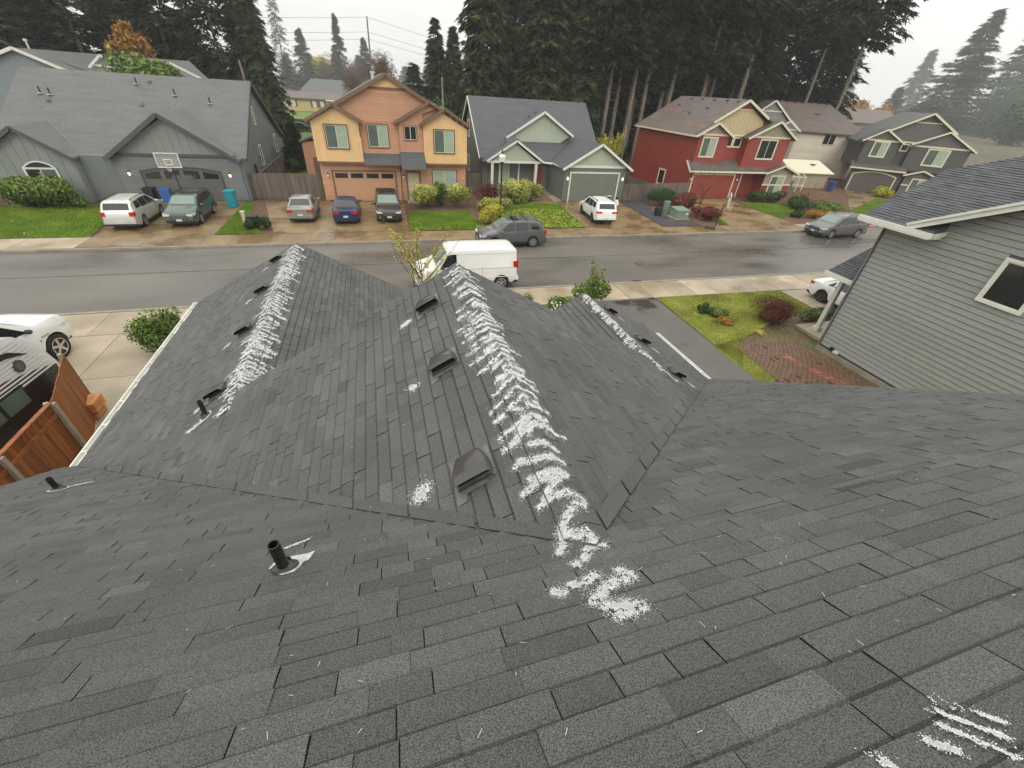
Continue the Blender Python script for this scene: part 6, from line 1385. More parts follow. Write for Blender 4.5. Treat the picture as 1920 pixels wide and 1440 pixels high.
def hoop(name, label, loc, rz, h=2.6, base=True, back=.6, k=.8):
    t = thing(name, label, 'basketball hoop', loc, rz); h /= k; t.scale = (k, k, k)
    if base: b = MB(); b.box((-.9, 0, .09), (1.05, .8, .18), taper=.85); b.build('base_tank', M['trimblk'], t, local=True)
    b = MB(); b.cyl((-.5, 0, .1), (-.35, 0, h), .045, .045, 8); b.beam((-.35, 0, h - .1), (.0, 0, h + .25), .06, .06); b.beam((-.45, 0, h - .6), (0, 0, h), .05, .05); b.build('pole', M['ironblk'], t, local=True)
    bd = MB(); bd.bb(.0, .025, -.86, .86, h - .1, h + .95); bo = bd.build('backboard', M['clearboard'], t, local=True)
    f = MB()
    for (y0, y1, z0, z1) in ((-.9, .9, h - .16, h - .08), (-.9, .9, h + .93, h + 1.0), (-.9, -.84, h - .08, h + .93), (.84, .9, h - .08, h + .93), (-.3, .3, h + .05, h + .11), (-.3, .3, h + .46, h + .52), (-.3, -.24, h + .11, h + .46), (.24, .3, h + .11, h + .46)):
        f.bb(-.02, .045, y0, y1, z0, z1)
    f.build('board_frame', M['white'], bo, local=True)
    r = MB(); N = 16
    for i in range(N):
        a, c = 2 * pi * i / N, 2 * pi * (i + 1) / N; r.beam((.3 + .23 * cos(a), .23 * sin(a), h + .05), (.3 + .23 * cos(c), .23 * sin(c), h + .05), .025, .025)
    r.build('rim', M['rimorange'], t, local=True)
    q = MB()
    for i in range(12):
        a = 2 * pi * i / 12
        for k in range(4):
            r0, r1 = .22 - .028 * k, .22 - .028 * (k + 1); a2 = a + (.26 if k % 2 == 0 else -.26)
            q.beam((.3 + r0 * cos(a + (0 if k % 2 == 0 else .26)), r0 * sin(a + (0 if k % 2 == 0 else .26)), h + .04 - .11 * k), (.3 + r1 * cos(a + (.26 if k % 2 == 0 else 0)), r1 * sin(a + (.26 if k % 2 == 0 else 0)), h + .04 - .11 * (k + 1)), .012, .012)
    q.build('net', M['white'], t, local=True)
    return t
M['rimorange'] = mat('hoop_orange', (.65, .12, .05), .5, 0)
hoop('basketball_hoop', "basketball hoop with a clear white-framed board in front of the slate garage", (-13.9, 37.6, 0), radians(-90), 2.75)
hoop('basketball_hoop', "portable basketball hoop with its dark base at the far kerb by the red house driveway", (26.75, 28.75, 0), radians(-38), 2.0)

def bin_(label, x, y, body, lid, rz=0, h=1.05):
    t = thing('wheelie_bin', label, 'bin', (x, y, 0), rz)
    b = MB(); b.box((0, 0, h / 2), (.52, .56, h - .08), taper=1.16); b.build('bin_body', body, t, local=True)
    b = MB(); b.box((0, 0, h - .01), (.66, .72, .08)); b.build('lid', lid, t, local=True)
    b = MB(); b.cyl((-.25, .28, .12), (-.2, .28, .12), .12, n=10); b.cyl((.2, .28, .12), (.25, .28, .12), .12, n=10); b.build('wheel', M['tyre'], t, local=True)
M['binblue'] = mat('blue_bin', (.04, .13, .38), .5, .05); M['binteal'] = mat('teal_bin', (.02, .30, .36), .5, .05); M['binnavy'] = mat('navy_bin', (.03, .07, .2), .5, .05)
bin_("blue wheelie bin behind the silver estate car", -15.2, 38.6, M['binblue'], M['binblue'], .1)
bin_("dark lidded bin left of the blue bin on the left driveway", -16.3, 38.9, M['trimblk'], M['trimblk'], -.05)
bin_("turquoise wheelie bin at the right side of the slate garage", -10.75, 37.6, M['binteal'], M['binteal'], -.15, 1.15)
bin_("blue bin beside the garden shed near the tan house", 57.0, 44.6, M['binnavy'], M['binnavy'], 0)
bin_("small dark green planter bin by the orange flag stones, beside the round bushes", -8.25, 31.9, M['leafdark'], M['trimblk'], 0, .75)
ms = thing('utility_marker', "short pale marker post on the grass strip beside the left driveway", 'marker post', (-8.85, 32.3, 0))
b = MB(); b.box((0, 0, .45), (.22, .14, .9)); b.build('marker_body', mat('marker_tan', (.5, .46, .36), .6, .05), ms, local=True); b = MB(); b.box((0, 0, .93), (.26, .18, .06)); b.build('marker_cap', M['cream'], ms, local=True)
# green utility boxes
tf = thing('transformer_box', "pale green electrical transformer box beside the dark gravel strip", 'utility box', (25.4, 32.6, 0), .05)
M['tfg'] = mat('transformer_green', (.17, .24, .18), .5, .06)
b = MB(); b.box((0, 0, .05), (1.5, 1.4, .12)); b.build('concrete_pad', M['conc'], tf, local=True)
b = MB(); b.prism([(-.62, -.55, .1), (.62, -.55, .1), (.62, -.55, .72), (-.62, -.55, .72)], (0, 1.1, 0)); b.build('cabinet', M['tfg'], tf, local=True); b = MB(); b.slab([(-.66, -.6, .76), (.66, -.6, .76), (.66, .6, .9), (-.66, .6, .9)], .06); b.build('cabinet_lid', M['tfg'], tf, local=True)
b = MB(); b.bb(.25, .5, -.57, -.555, .4, .6); b.build('warning_label', M['plate'], tf, local=True)
t2 = thing('utility_pedestal', "slim pale green utility pedestal standing behind the transformer box", 'utility box', (24.7, 33.7, 0))
b = MB(); b.box((0, 0, .55), (.42, .34, 1.1)); b.box((0, 0, 1.14), (.46, .38, .1)); b.build('cabinet', M['tfg'], t2, local=True)
t3 = thing('dark_meter_box', "small dark box between the hedge and the green transformer", 'utility box', (23.9, 33.6, 0)); b = MB(); b.box((0, 0, .3), (.5, .4, .6)); b.box((0, 0, .62), (.54, .44, .06)); b.build('cabinet', M['trimblk'], t3, local=True)
mh = MB(); mh.cyl((15.6, 22.5, -.119), (15.6, 22.5, -.105), .38, n=24); o = mh.build('manhole_cover', M['bark']); props(o, "round iron manhole cover in the wet road", "manhole cover")
o['category'] = 'manhole cover'
# storm drain by the near kerb
dr_ = MB()
for i in range(6): dr_.bb(13.6 + i * .1, 13.66 + i * .1, 19.55, 19.95, -.118, -.108)
o = dr_.build('storm_drain', M['ironblk']); props(o, "slotted storm drain at the near kerb", "drain")

# ------------------------------------------------------------ fences
def board_fence(name, label, p, q, m_, h=1.8, bw=.14, posts=2.4, postm=None, top=None, gap=.008, side=1, single=True, cap=False):
    t = thing(name, label, 'fence', (p[0], p[1], 0)); P = Vector((*p, 0)); Q = Vector((*q, 0)); d = (Q - P); L = d.length; d.normalize(); Nn = Vector((-d.y, d.x, 0)) * side
    n = int(L / bw); mb = MB()
    for i in range(n):
        a = P + d * (i * bw + gap / 2); c = P + d * ((i + 1) * bw - gap / 2); hh = h + rnd.uniform(-.012, .012); off = Nn * (.02 + rnd.uniform(0, .006)); tn = rnd.uniform(-.22, .22) or .01
        b = MB() if single else mb
        b.prism([a + off + Vector((0, 0, .04)), c + off + Vector((0, 0, .04)), c + off + Vector((0, 0, hh)), a + off + Vector((0, 0, hh))], Nn * .018, tone=tn)
        if single: b.build('board', m_, t)
    if not single: mb.build('board', m_, t, kind='stuff')
    k = max(1, round(L / posts))
    for i in range(k + 1):
        a = P + d * (L * i / k) - Nn * .05; b = MB(); b.box((a.x, a.y, (h + .02) / 2), (.09, .09, h + .02), atan2(d.y, d.x)); b.build('post', postm or m_, t)
    for z in (.35, h - .3):
        b = MB(); b.beam(P + Vector((0, 0, z)) - Nn * .01, Q + Vector((0, 0, z)) - Nn * .01, .04, .085); b.build('rail', m_, t)
    if cap: b = MB(); b.beam(P + Vector((0, 0, h + .03)), Q + Vector((0, 0, h + .03)), .1, .03); b.build('cap_rail', top or m_, t)
    return t
board_fence('stained_fence', "orange-stained fence panel standing across from the pickup's front wheel", (-9.05, 12.75), (-8.2, 10.35), M['cedar'], 1.83, .14, 2.6, M['steelpost'], side=1)
board_fence('stained_fence', "orange-stained board fence with pale posts running towards us beside the trailer", (-8.15, 10.3), (-8.15, 3.0), M['cedar'], 1.83, .14, 1.9, M['steelpost'], side=-1, cap=True)
board_fence('weathered_fence', "weathered grey board fence between the slate and peach houses", (-9.9, 40.3), (-4.6, 40.3), M['oldwood'], 1.85, .15, 2.7, M['oldwood'], side=-1, cap=True)
board_fence('weathered_fence', "weathered grey fence running back beside the slate house wall", (-9.2, 40.6), (-9.0, 62), M['oldwood'], 1.7, .3, 3, M['oldwood'], side=1, cap=True, single=False)
board_fence('weathered_fence', "dark board fence at the far left behind the round green bush", (-29, 39.7), (-25.0, 39.6), M['oldwood'], 1.8, .15, 2.4, M['oldwood'], side=-1)
board_fence('weathered_gate', "weathered picket gate beside the sage garage", (23.3, 39.3), (25.9, 39.2), M['oldwood'], 1.6, .17, 1.3, M['oldwood'], side=-1, gap=.05)
board_fence('weathered_fence', "weathered fence behind the dark clipped hedge by the red house", (26.0, 39.2), (31.4, 39.9), M['oldwood'], 1.65, .2, 2.4, M['oldwood'], side=-1)
board_fence('weathered_fence', "weathered fence running back between the sage and red houses", (26.0, 39.4), (25.6, 52), M['oldwood'], 1.7, .3, 3, M['oldwood'], side=1, single=False)
board_fence('weathered_fence', "low grey fence at the right corner of the red house", (45.2, 41.5), (48.6, 43.0), M['oldwood'], 1.5, .2, 2, M['oldwood'], side=-1)
board_fence('weathered_fence', "brown back fence far off beyond the cone-shaped evergreen", (-26, 100), (-6, 92), M['oldwood'], 1.8, .4, 4, M['oldwood'], side=1, single=False)
board_fence('weathered_fence', "nearer brown back fence behind the cone-shaped evergreen", (-16, 66), (-4, 63), M['oldwood'], 1.8, .4, 4, M['oldwood'], side=1, single=False)
board_fence('weathered_fence', "fence between the peach and sage houses", (7.7, 43), (9.7, 43.4), M['oldwood'], 1.7, .2, 2, M['oldwood'], side=-1)
# planter of fresh cedar beams behind the stained fence end
pl = thing('cedar_box', "stack of fresh orange cedar beams against the end of the stained fence", 'timber stack', (-8.5, 12.0, 0))
for i, (x, z) in enumerate(((-8.82, .50), (-8.66, .50), (-8.82, .34), (-8.66, .34), (-8.74, .1))):
    b = MB(); b.box((x, 12.25, z), (.14, .55, .14), .05); b.build('beam', M['cedarnew'], pl)
# shed, pergola and trellis by the tan house
sh = thing('garden_shed', "cream-roofed garden shed in front of the tan house", 'shed', (55, 46.5, 0), radians(-6))
b = MB(); b.bb(-3.2, 2.6, -.2, 3.0, 0, 1.9); b.build('wall', M['dtaupe'], sh, local=True); b = MB(); b.slab([(-3.4, -.5, 1.85), (3.0, -.5, 1.85), (2.7, 2.6, 3.0), (-3.2, 2.6, 3.0)], .1); b.build('roof', M['cream'], sh, local=True)
b = MB(); b.box((.9, 1.4, 2.62), (.5, .5, .1)); b.build('skylight', M['adark'], sh, local=True)
pg = thing('white_arbor', "white slatted arbor between the red house and the shed", 'arbor', (49.5, 44.0, 0), radians(-10))
for x in (-1.6, -.8, 0, .8, 1.6): b = MB(); b.beam((x, 0, 0), (x, 0, 1.7), .08, .08); b.beam((x, 0, 1.7), (x + .1, .8, 1.95), .05, .08); b.build('slat', M['white'], pg, local=True)
for z in (.8, 1.7): b = MB(); b.beam((-1.7, -.02, z), (1.7, -.02, z), .06, .08); b.build('rail', M['white'], pg, local=True)
# utility pole and wires
def pole(label, x, y, h, lean=0.0, arm=True):
    t = thing('utility_pole', label, 'utility pole', (x, y, 0)); b = MB(); b.cyl((0, 0, 0), (lean, 0, h), .16, .1, 8); b.build('pole', M['barkpale'], t, local=True)
    if arm: b = MB(); b.beam((lean - 1.0, 0, h - .6), (lean + 1.0, 0, h - .6), .1, .12); b.build('crossarm', M['barkpale'], t, local=True)
pole("tall thin utility pole rising behind the bare tree over the peach roof", .9, 90, 16.4, .5, False)
pole("short grey pole right of the peach house", 8.4, 58, 9.1, 0, False)
pole("pole among the firs behind the slate roof's right end", -12.4, 62, 9.3, -.4, False)
def wire(label, pts, sag, r=.022):
    b = MB(); 
    for (a, c) in zip(pts[:-1], pts[1:]):
        a = Vector(a); c = Vector(c); K = 14; P = [a.lerp(c, i / K) - Vector((0, 0, sag * 4 * (i / K) * (1 - i / K))) for i in range(K + 1)]
        for u, v in zip(P[:-1], P[1:]): b.cyl(u, v, r, r, 4, caps=False)
    o = b.build('power_line', M['adark']); props(o, label, 'power line', 'power lines')
wire("uppermost power line crossing the pale sky", [(-60, 92, 13.5), (1.4, 90, 16.3), (60, 95, 9)], .8)
wire("middle power line crossing the pale sky", [(-60, 92, 12.0), (1.3, 90, 14.5), (60, 95, 8)], .8)
wire("lowest power line crossing the pale sky", [(-60, 92, 10.8), (1.2, 90, 13.6), (60, 95, 7.2)], .8)

# ------------------------------------------------------------ plants
def bush_mesh(name, r, n, leaf, m_, seed, lumps=7, flat=.0, tone0=0.0, tonew=1.0, narrow=1.0):
    rs = np.random.RandomState(seed)
    C = rs.normal(0, .38, (lumps, 3)) * np.array(r) * np.array([1, 1, .55]); C[:, 2] += r[2] * 1.0
    Rl = rs.uniform(.42, .68, lumps)
    idx = rs.randint(0, lumps, n); d = rs.normal(0, 1, (n, 3)); d /= np.linalg.norm(d, axis=1)[:, None]
    rad = rs.uniform(.55, 1.05, n) ** .5
    rad = rad * np.where(rs.uniform(0, 1, n) < .14, rs.uniform(1.0, 1.38, n), 1.0)
    P = C[idx] + d * np.array(r) * (Rl[idx] * rad)[:, None]
    P[:, 2] = np.maximum(P[:, 2], .03)
    a = d + rs.normal(0, .6, (n, 3)); a /= np.linalg.norm(a, axis=1)[:, None]
    t = np.cross(a, rs.normal(0, 1, (n, 3))); t /= np.linalg.norm(t, axis=1)[:, None]; w = np.cross(t, a)
    s = leaf * rs.uniform(.6, 1.4, n)[:, None]
    V = np.stack([P - t * s, P + w * s * .42 * narrow, P + t * s, P - w * s * .42 * narrow], 1)
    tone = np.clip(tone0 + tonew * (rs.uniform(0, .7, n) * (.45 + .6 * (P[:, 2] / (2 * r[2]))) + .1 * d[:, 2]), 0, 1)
    return np_mesh(name, V.reshape(-1, 3), np.arange(4 * n).reshape(-1, 4), tone, m_)
def stems_mesh(r, h, n, m_, seed, name='stems'):
    rs = random.Random(seed); b = MB()
    for i in range(n):
        a = rs.uniform(0, 2 * pi); q = rs.uniform(.2, .8); x, y = cos(a) * r * q, sin(a) * r * q
        b.cyl((x * .2, y * .2, 0), (x * .6, y * .6, h * .5), .018, .012, 5, caps=False); b.cyl((x * .6, y * .6, h * .5), (x, y, h * .95), .012, .005, 5, caps=False)
    o = b.build(name, m_); me = o.data; bpy.data.objects.remove(o); return me
BM = {}
def bush(label, x, y, r, mname, leaf=.06, n=2600, seed=1, cat='shrub', name='shrub', tone0=0.0, tonew=1.0, z=0, lumps=7, narrow=1.0, group=None):
    t = thing(name, label, cat, (x, y, z), 0, group)
    link('foliage', bush_mesh('foliage', r, n, leaf, M[mname], seed, lumps, tone0=tone0, tonew=tonew, narrow=narrow), t); link('stems', stems_mesh(min(r[0], r[1]), r[2] * 1.5, 8, M['twig'], seed), t); return t
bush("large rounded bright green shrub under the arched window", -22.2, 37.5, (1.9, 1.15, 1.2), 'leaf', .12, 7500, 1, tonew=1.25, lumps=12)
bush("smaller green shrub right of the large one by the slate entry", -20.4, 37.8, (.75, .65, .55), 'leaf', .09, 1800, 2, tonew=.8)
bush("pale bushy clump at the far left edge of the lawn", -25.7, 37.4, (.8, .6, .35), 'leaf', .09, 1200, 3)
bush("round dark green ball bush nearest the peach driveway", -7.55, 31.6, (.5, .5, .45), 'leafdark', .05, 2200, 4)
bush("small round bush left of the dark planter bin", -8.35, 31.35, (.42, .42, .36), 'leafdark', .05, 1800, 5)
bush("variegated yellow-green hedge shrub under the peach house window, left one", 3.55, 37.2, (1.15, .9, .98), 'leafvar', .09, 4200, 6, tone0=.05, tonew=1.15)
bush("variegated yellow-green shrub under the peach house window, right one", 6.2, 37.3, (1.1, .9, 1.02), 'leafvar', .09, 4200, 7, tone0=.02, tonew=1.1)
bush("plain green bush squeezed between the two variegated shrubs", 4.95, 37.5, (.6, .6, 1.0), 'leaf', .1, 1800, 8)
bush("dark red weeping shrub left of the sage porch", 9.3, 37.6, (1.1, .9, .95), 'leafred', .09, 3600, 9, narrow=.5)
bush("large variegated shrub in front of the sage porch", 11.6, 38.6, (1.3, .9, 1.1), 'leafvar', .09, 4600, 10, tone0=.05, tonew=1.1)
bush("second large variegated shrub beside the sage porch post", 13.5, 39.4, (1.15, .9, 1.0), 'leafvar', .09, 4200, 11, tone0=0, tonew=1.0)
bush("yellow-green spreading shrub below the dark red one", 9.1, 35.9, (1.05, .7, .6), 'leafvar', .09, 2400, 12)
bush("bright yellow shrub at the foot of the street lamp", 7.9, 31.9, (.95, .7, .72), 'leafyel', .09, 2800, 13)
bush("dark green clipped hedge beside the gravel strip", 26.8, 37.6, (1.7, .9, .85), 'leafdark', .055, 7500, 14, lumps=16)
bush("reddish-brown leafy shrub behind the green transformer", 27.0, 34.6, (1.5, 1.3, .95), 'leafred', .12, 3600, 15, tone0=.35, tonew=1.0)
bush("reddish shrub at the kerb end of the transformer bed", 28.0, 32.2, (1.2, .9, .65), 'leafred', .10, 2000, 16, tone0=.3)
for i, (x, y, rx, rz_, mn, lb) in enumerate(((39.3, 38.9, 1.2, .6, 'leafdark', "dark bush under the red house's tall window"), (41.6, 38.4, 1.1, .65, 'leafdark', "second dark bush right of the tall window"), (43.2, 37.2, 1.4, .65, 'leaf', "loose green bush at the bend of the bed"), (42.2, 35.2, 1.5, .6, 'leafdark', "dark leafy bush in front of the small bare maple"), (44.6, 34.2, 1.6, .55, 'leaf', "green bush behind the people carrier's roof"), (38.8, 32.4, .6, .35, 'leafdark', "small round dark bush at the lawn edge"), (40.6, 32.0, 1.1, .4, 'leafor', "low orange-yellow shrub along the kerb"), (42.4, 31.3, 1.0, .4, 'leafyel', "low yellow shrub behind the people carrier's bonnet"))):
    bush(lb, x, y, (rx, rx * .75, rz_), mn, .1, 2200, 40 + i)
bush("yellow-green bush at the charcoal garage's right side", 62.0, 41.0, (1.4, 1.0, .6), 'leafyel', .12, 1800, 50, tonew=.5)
bush("white-flowered small bush near the neighbour's eave end", 52.5, 33.5, (1.3, .8, .45), 'leafdark', .1, 1200, 51)
# own side of the street
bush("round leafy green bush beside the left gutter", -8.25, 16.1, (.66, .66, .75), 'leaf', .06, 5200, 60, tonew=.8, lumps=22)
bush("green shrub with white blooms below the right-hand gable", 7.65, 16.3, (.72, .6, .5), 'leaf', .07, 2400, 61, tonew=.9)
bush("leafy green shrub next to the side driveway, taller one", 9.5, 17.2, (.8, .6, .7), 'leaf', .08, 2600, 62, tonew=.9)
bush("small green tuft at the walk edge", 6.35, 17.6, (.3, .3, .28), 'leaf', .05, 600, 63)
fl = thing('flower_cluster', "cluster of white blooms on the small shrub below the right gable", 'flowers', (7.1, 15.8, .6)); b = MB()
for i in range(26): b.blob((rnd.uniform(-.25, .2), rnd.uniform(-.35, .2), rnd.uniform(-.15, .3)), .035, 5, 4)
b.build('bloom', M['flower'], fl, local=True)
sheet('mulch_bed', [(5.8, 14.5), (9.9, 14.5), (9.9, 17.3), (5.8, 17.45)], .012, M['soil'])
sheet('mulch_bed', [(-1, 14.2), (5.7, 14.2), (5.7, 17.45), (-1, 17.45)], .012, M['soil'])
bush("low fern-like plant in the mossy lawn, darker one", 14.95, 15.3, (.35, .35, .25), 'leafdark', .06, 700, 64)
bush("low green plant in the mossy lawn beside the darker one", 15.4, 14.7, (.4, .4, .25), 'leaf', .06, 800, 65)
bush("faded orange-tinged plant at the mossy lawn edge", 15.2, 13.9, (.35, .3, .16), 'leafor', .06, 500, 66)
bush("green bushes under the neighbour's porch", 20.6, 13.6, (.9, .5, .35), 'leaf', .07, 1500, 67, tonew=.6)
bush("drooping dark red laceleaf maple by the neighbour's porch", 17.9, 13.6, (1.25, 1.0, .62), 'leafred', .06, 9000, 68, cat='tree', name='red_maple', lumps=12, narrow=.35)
ys = thing('yellow_plant', "small bright yellow star-shaped plant on the mossy lawn", 'plant', (16.2, 12.75, 0)); b = MB()
for i in range(14):
    a = 2 * pi * i / 14; L_ = rnd.uniform(.2, .34); b.poly([(0, 0, .04), (cos(a - .12) * L_ * .6, sin(a - .12) * L_ * .6, .16), (cos(a) * L_, sin(a) * L_, .07), (cos(a + .12) * L_ * .6, sin(a + .12) * L_ * .6, .15)], .8)
b.build('leaf', M['leafyel'], ys, local=True)

def branchy(label, x, y, h, spread, n, leafm, nleaf, leaf, seed, name='sapling', cat='tree', tr=.04, up=.75, lo=.12, barkm='bark', group=None):
    rs = random.Random(seed); t = thing(name, label, cat, (x, y, 0), 0, group); b = MB(); tips = []
    b.cyl((0, 0, 0), (0, 0, h * .35), tr, tr * .75, 7); 
    for i in range(n):
        a = rs.uniform(0, 2 * pi); z0 = h * rs.uniform(lo, .45); el = rs.uniform(.8, 1.35) * up; L_ = h * rs.uniform(.45, .7); p = Vector((0, 0, z0)); d = Vector((cos(a) * cos(el) * spread, sin(a) * cos(el) * spread, sin(el)))
        K = 6
        for k in range(K):
            q = p + d.normalized() * (L_ / K); b.cyl(p, q, tr * .5 * (1 - k / K) + .004, tr * .5 * (1 - (k + 1) / K) + .003, 5, caps=False)
            if k >= 1: tips.append((p, q))
            if k in (2, 3, 4):
                dd = (d + Vector((rs.uniform(-.8, .8), rs.uniform(-.8, .8), rs.uniform(-.2, .5)))).normalized(); r2 = q + dd * L_ * .3; b.cyl(q, r2, tr * .18, .003, 4, caps=False); tips.append((q, r2))
            p = q; d = d + Vector((rs.uniform(-.2, .2), rs.uniform(-.2, .2), .12))
    b.build('branches', M[barkm], t, local=True)
    if nleaf:
        R2 = np.random.RandomState(seed); A = np.array([[*u] for u, v in tips]); B = np.array([[*v] for u, v in tips]); i = R2.randint(0, len(A), nleaf); tt = R2.uniform(0, 1, (nleaf, 1))
        P = A[i] + (B[i] - A[i]) * tt + R2.normal(0, leaf * .9, (nleaf, 3)); u = R2.normal(0, 1, (nleaf, 3)); u /= np.linalg.norm(u, axis=1)[:, None]; w = np.cross(u, R2.normal(0, 1, (nleaf, 3))); w /= np.linalg.norm(w, axis=1)[:, None]; s = leaf * R2.uniform(.6, 1.3, (nleaf, 1))
        V = np.stack([P - u * s, P + w * s * .45, P + u * s, P - w * s * .45], 1); link('leaves', np_mesh('leaves', V.reshape(-1, 3), np.arange(4 * nleaf).reshape(-1, 4), R2.uniform(0, 1, nleaf), M[leafm]), t)
    return t
branchy("young sapling with sparse yellow leaves in front of the white cargo van", 1.35, 17.7, 4.1, 1.5, 15, 'leafyel', 1500, .045, 5, up=.95, barkm='twig')
branchy("bare twiggy young tree over the reddish shrubs by the red garage", 29.3, 35.0, 4.2, 1.3, 20, 'leafor', 500, .05, 6, name='bare_tree', barkm='twig')
branchy("small spreading bare maple in the bed right of the red house", 44.2, 36.6, 3.4, 2.6, 16, 'leafor', 450, .06, 7, name='bare_maple', up=.55, barkm='twig')
branchy("upright leafy sapling sprouting above the taller green shrub", 9.6, 17.2, 2.0, 1.0, 8, 'leaf', 420, .07, 8, up=1.0)
branchy("yellow-leaved tangle of stems at the foot of the dark firs", 28.8, 53.5, 5.0, 1.2, 26, 'leafyel', 2200, .12, 9, name='yellow_thicket', up=1.0)

# ------------------------------------------------------------ conifers
def conifer(seed, H, R_, h0, n, m=14, leaf=.75, droop=.25, pw=.85, w=.2, mname='fir', ragged=.35, fan=.32, hang=.45):
    """whorled branches; each carries a flat hanging fan of needle sprays, so crowns break into clumps with gaps"""
    rs = np.random.RandomState(seed)
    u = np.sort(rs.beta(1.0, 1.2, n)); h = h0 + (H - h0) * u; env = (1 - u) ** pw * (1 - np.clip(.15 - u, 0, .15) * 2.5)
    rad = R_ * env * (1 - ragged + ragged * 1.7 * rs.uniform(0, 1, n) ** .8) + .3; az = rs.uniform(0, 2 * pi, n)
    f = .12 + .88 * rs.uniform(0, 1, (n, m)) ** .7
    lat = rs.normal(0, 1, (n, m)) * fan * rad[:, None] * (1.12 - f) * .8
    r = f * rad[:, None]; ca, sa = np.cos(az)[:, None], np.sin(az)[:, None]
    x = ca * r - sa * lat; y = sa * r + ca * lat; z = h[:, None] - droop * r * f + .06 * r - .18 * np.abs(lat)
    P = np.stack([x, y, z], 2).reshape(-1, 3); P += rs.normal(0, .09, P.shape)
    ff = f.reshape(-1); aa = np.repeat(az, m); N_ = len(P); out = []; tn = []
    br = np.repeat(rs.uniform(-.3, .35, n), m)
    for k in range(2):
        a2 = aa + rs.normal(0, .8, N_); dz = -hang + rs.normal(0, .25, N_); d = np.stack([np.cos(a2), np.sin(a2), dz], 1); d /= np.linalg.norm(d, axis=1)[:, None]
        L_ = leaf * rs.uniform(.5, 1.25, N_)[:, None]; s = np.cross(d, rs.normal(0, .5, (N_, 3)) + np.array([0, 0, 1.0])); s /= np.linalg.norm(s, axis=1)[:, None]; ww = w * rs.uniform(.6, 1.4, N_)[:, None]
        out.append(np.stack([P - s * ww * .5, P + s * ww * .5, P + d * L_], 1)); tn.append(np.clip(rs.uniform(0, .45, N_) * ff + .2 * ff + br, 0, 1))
    V = np.concatenate(out).reshape(-1, 3)
    return np_mesh('crown', V, np.arange(len(V)).reshape(-1, 3), np.concatenate(tn), M[mname])
def trunk_mesh(H, r, m_, seed, stubs=0, h0=0):
    rs = random.Random(seed); b = MB(); K = 6; p = Vector((0, 0, -.3)); 
    for k in range(K):
        q = Vector((rs.uniform(-.1, .1), rs.uniform(-.1, .1), H * (k + 1) / K)); b.cyl(p, q, r * (1 - .8 * k / K), r * (1 - .8 * (k + 1) / K), 9, caps=False); p = q
    for i in range(stubs):
        z = rs.uniform(2.5, h0 + 2); a = rs.uniform(0, 2 * pi); b.cyl((0, 0, z), (cos(a) * rs.uniform(.6, 1.6), sin(a) * rs.uniform(.6, 1.6), z + rs.uniform(-.3, .3)), .03, .012, 4, caps=False)
    o = b.build('trunk', m_, smooth=True); me = o.data; bpy.data.objects.remove(o); return me
# kinds: crown mesh, trunk mesh
K = dict(
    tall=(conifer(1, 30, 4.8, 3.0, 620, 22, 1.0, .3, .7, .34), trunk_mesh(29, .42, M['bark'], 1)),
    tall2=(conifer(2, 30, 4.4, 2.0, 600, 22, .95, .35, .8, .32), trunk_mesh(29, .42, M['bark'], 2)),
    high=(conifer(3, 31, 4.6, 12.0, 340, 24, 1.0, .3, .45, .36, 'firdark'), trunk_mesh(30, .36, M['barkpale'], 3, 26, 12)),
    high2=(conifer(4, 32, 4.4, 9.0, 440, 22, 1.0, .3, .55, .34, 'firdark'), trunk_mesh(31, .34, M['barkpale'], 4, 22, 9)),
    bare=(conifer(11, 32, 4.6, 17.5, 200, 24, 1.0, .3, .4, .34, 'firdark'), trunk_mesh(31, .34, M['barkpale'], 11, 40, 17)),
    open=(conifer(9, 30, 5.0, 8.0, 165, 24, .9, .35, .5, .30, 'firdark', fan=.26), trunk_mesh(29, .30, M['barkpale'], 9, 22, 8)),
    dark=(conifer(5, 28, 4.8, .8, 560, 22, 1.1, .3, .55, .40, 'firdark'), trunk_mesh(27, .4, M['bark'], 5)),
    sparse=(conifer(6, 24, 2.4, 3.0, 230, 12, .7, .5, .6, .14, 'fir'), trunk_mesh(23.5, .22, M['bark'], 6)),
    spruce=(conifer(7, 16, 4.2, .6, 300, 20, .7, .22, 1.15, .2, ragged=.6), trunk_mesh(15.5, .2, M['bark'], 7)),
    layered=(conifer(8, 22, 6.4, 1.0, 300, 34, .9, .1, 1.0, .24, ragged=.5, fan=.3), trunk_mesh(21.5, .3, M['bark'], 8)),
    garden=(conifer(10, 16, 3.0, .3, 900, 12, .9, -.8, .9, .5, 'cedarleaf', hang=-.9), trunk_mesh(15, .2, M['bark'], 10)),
)
def tree(kind, label, x, y, s=1.0, rz=None, group=None, sx=None, name=None):
    t = thing(name or 'fir_tree', label, 'tree', (x, y, -.05), rz if rz is not None else rnd.uniform(0, 6.28), group)
    sx = sx or s; t.scale = (sx, sx, s)
    link('crown', K[kind][0], t); link('trunk', K[kind][1], t); return t
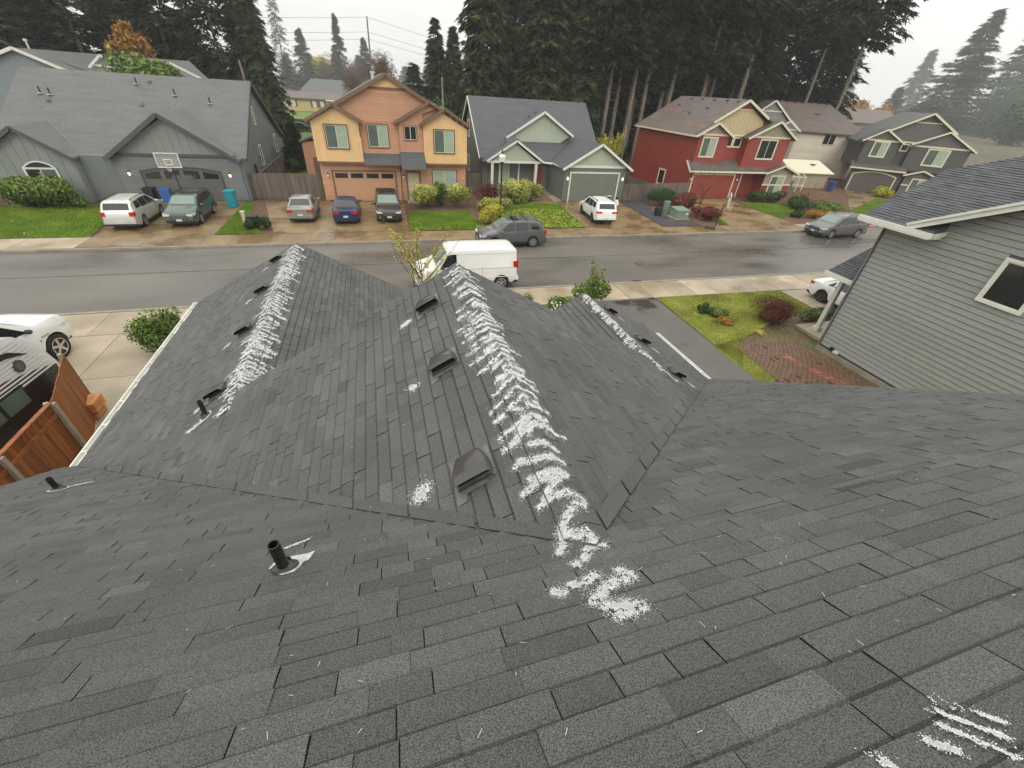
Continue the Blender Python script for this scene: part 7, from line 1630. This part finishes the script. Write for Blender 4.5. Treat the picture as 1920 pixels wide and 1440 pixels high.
# left of the sky gap
G1 = "tall firs behind the slate house"
for i, (x, y, s, k, sx) in enumerate(((-63, 78, .75, 'dark', 1.0), (-57, 82, .8, 'tall', 1.1), (-51, 77, .78, 'dark', 1.05), (-46, 83, .8, 'tall2', 1.1), (-42, 78, .7, 'tall', 1.05), (-38, 84, .8, 'open', 1.1), (-34, 79, .72, 'open', 1.1), (-29.5, 84, .8, 'tall', 1.0), (-54, 90, .85, 'dark', 1.2), (-44, 92, .85, 'dark', 1.2), (-35, 94, .6, 'dark', 1.0), (-68, 86, .85, 'dark', 1.2), (-26, 90, .5, 'dark', 1.0))):
    tree(k, "dense dark fir in the mass of trees behind the slate house", x, y, s, None, G1, sx)
G2 = "open firs left of the sky gap"
for i, (x, y, s, k, sx) in enumerate(((-21.5, 80, .85, 'open', .95), (-18.0, 77, .8, 'open', .9), (-15.2, 79, .85, 'tall2', .68), (-13.4, 76, .72, 'tall2', .62), (-24.5, 79, .8, 'open', .9))):
    tree(k, "tall fir with sky showing between its branches, left of the open sky", x, y, s, None, G2, sx)
bush("orange-brown autumn tree against the dark firs", -24.8, 70, (1.7, 1.7, 3.4), 'leafor', .22, 3200, 70, cat='tree', name='autumn_tree', z=6.2, tonew=.9, lumps=9)
bush("rounded bright green tree peeping over the slate roof", -20.3, 58, (3.1, 2.6, 2.4), 'leaf', .26, 5200, 71, cat='tree', name='round_tree', z=4.6, tonew=.9, lumps=14)
bush("brown leafless tree mass behind the slate gable, nearer one", -14.2, 76, (2.3, 2.3, 3.2), 'twig', .3, 6500, 72, cat='tree', name='bare_tree', z=2.0, narrow=.3, lumps=12)
bush("brown leafless tree mass behind the slate gable, left one", -17.5, 80, (2.4, 2.3, 3.6), 'twig', .3, 5500, 73, cat='tree', name='bare_tree', z=2.5, narrow=.3, lumps=12)
tree('garden', "cone-shaped garden evergreen beside the peach house", -8.0, 54.2, .27, None, None, .42, 'cone_evergreen')
bush("dark bushy shrub at the foot of the cone-shaped evergreen", -8.3, 52.6, (1.1, .9, .7), 'leafdark', .1, 2000, 74)
bush("small orange-yellow shrub right of the cone-shaped evergreen", -6.4, 54.5, (.7, .6, .8), 'leafor', .1, 900, 75)
# distant trees in the gap (fading into the haze)
far = ((-52, 385, 2.05, 'sparse', 2.6, "pale thin conifer far off in the haze, leftmost in the sky gap"), (-32, 315, 1.75, 'spruce', 2.2, "blue-grey pointed spruce in the haze"), (-11.5, 290, 2.1, 'spruce', 1.6, "slender dark spruce topping the bare trees in the haze"),
       (1.5, 340, 1.75, 'spruce', 2.0, "rounded blue-grey conifer in the haze right of the slender spruce"), (-42, 315, 1.0, 'spruce', 1.3, "short dark conifer beside the hazy spruce"))
for (x, y, s, k, sx, lb) in far: tree(k, lb, x, y, s, None, None, sx, 'distant_conifer')
for i, (x, y, r, mn, lb) in enumerate(((-19, 316, 8.0, 'twig', "greyish leafless round tree in the haze, left of the slender spruce"), (-25, 340, 8.5, 'leafyel', "yellow autumn tree glowing in the haze"), (-6.5, 280, 7.5, 'twig', "reddish leafless tree in the haze above the peach roof"), (2.2, 100, 3.4, 'twig', "wiry bare tree crown over the peach roof ridge"), (-1.6, 120, 3.2, 'twig', "dark twiggy tree left of the utility pole"), (6.5, 118, 3.6, 'twig', "small bare tree right of the peach ridge"))):
    h = {3: 7.0, 4: 4.0, 5: 3.0}.get(i, 2.0)
    bush(lb, x, y, (r, r, r * .95), mn, .38 if r < 6 else .8, 2600 if r < 6 else 5000, 80 + i, cat='tree', name='distant_tree', z=h, narrow=.18 if mn == 'twig' else .8, lumps=10)
tree('spruce', "broad dark green conifer right of the peach roof", 7.6, 84, .68, None, None, 1.15, 'conifer'); tree('tall', "tall pointed conifer pair's left tree by the short grey pole", 11.6, 86, .56, None, None, .62, 'conifer'); tree('tall2', "tall pointed conifer pair's right tree by the short grey pole", 14.6, 87, .54, None, None, .62, 'conifer')
bush("round dark evergreen clump at the foot of the conifer pair", 10.0, 80, (3.5, 3, 3.2), 'leafdark', .25, 3500, 90, cat='tree', name='evergreen', z=0.5)
# right wood: dense firs with bare trunks
G3 = "towering firs behind the sage and red houses"
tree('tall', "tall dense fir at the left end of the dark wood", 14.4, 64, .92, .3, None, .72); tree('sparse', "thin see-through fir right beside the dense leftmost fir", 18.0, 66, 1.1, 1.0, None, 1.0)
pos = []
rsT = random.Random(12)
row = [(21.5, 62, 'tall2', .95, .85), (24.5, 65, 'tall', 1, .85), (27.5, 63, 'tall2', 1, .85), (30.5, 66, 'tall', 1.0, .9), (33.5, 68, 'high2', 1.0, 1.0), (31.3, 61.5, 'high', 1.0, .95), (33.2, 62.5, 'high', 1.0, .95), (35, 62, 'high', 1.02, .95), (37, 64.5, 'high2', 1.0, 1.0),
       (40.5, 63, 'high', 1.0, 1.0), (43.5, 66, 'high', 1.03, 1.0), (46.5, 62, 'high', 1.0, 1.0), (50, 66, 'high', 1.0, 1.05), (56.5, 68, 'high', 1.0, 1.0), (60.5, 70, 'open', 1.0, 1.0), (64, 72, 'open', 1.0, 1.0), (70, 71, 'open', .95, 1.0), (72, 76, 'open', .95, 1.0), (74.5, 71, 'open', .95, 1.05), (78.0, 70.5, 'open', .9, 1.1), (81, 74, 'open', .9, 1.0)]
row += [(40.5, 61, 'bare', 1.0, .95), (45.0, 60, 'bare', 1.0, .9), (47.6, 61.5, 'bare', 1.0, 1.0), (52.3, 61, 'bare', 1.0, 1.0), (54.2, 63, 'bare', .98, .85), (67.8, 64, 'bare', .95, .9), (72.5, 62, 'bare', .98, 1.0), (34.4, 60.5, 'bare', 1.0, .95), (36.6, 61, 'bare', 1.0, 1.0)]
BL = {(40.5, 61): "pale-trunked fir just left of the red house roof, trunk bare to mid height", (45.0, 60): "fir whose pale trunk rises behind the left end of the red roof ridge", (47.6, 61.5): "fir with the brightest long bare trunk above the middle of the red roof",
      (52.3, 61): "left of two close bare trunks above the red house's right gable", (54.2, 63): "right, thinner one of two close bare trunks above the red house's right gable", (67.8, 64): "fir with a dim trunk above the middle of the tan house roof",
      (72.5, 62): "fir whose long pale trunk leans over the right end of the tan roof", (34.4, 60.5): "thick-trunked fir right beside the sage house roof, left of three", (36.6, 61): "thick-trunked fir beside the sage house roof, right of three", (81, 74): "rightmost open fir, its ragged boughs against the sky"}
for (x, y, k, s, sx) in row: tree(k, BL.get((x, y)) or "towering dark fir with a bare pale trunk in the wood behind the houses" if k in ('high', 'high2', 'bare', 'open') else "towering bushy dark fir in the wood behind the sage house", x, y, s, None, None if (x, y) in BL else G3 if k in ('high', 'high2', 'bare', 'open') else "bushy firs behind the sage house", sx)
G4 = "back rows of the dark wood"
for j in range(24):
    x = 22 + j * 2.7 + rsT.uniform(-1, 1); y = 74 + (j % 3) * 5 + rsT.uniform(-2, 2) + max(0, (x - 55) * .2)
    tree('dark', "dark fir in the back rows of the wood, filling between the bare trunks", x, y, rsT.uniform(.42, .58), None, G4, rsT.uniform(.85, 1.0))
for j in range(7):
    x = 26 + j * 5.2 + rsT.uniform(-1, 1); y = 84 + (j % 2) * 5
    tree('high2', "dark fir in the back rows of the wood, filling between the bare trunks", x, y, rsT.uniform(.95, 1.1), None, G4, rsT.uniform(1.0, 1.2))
for i in range(16):
    x = 26 + i * 3.2 + rsT.uniform(-1, 1); bush("dark undergrowth clump beneath the tall firs", x, 60 + rsT.uniform(0, 4) + max(0, (x - 50) * .25), (2.4, 1.8, 1.5), 'leafdark', .22, 700, 100 + i, name='undergrowth', group="undergrowth beneath the tall firs")
# far right, hazy
tree('layered', "large layered conifer in the mist behind the charcoal house", 330, 211, 2.6, 1.0, None, 3.2, 'misty_conifer')
tree('layered', "misty conifer cropped by the right edge", 420, 235, 3.1, 2.0, None, 3.6, 'misty_conifer')
for (x, y, s, lb) in ((480, 410, 3.6, "faint misty spruce nearest the orange trees"), (550, 390, 4.0, "taller faint misty spruce in the pale sky gap"), (580, 366, 3.7, "third faint misty spruce before the large layered conifer"), (440, 410, 2.3, "short misty conifer left of the faint spruces"), (400, 360, 2.1, "low misty conifer beside the tall wood's right end")):
    tree('spruce', lb, x, y, s, None, None, s * 1.2, 'misty_conifer')
for i, (x, y, r, z, mn, lb) in enumerate(((175, 142, 6.0, 2.0, 'leafor', "orange autumn tree right of the tan house roof"), (205, 154, 6.5, -1, 'leafor', "second orange autumn tree lower in the mist"), (170, 126, 5, 0, 'twig', "brown leafless tree below the orange autumn tree"), (400, 220, 20, -4, 'leafdark', "dim wooded mass at the right edge"), (300, 150, 13, -3, 'leafdark', "dim bushes right of the charcoal roof"))):
    bush(lb, x, y, (r, r, r), mn, .5 if r < 8 else 1.0, 4500, 130 + i, cat='tree', name='misty_tree', z=z)
G5 = "far tree line"
for j in range(46):
    a = radians(-38 + j * 2.35); d = 450 + rsT.uniform(-40, 40); tree('spruce', "hazy conifer in the far tree line on the horizon", sin(a) * d, cos(a) * d, rsT.uniform(1.0, 1.7), None, G5, rsT.uniform(2.4, 3.6), 'horizon_conifer')

# ------------------------------------------------------------ air
hz = MB(); hz.bb(-900, 900, -60, 900, -1.3, 80); ho = hz.build('haze', None); 
hm = bpy.data.materials.new('haze_air'); hm.use_nodes = True; N = hm.node_tree.nodes; N.clear(); L = hm.node_tree.links
pv = N.new('ShaderNodeVolumePrincipled'); pv.inputs['Color'].default_value = (.96, .98, 1, 1); pv.inputs['Density'].default_value = HAZE_D; pv.inputs['Anisotropy'].default_value = 0.2
mo = N.new('ShaderNodeOutputMaterial'); L.new(pv.outputs[0], mo.inputs['Volume']); ho.data.materials.clear(); ho.data.materials.append(hm); ho['kind'] = 'stuff'
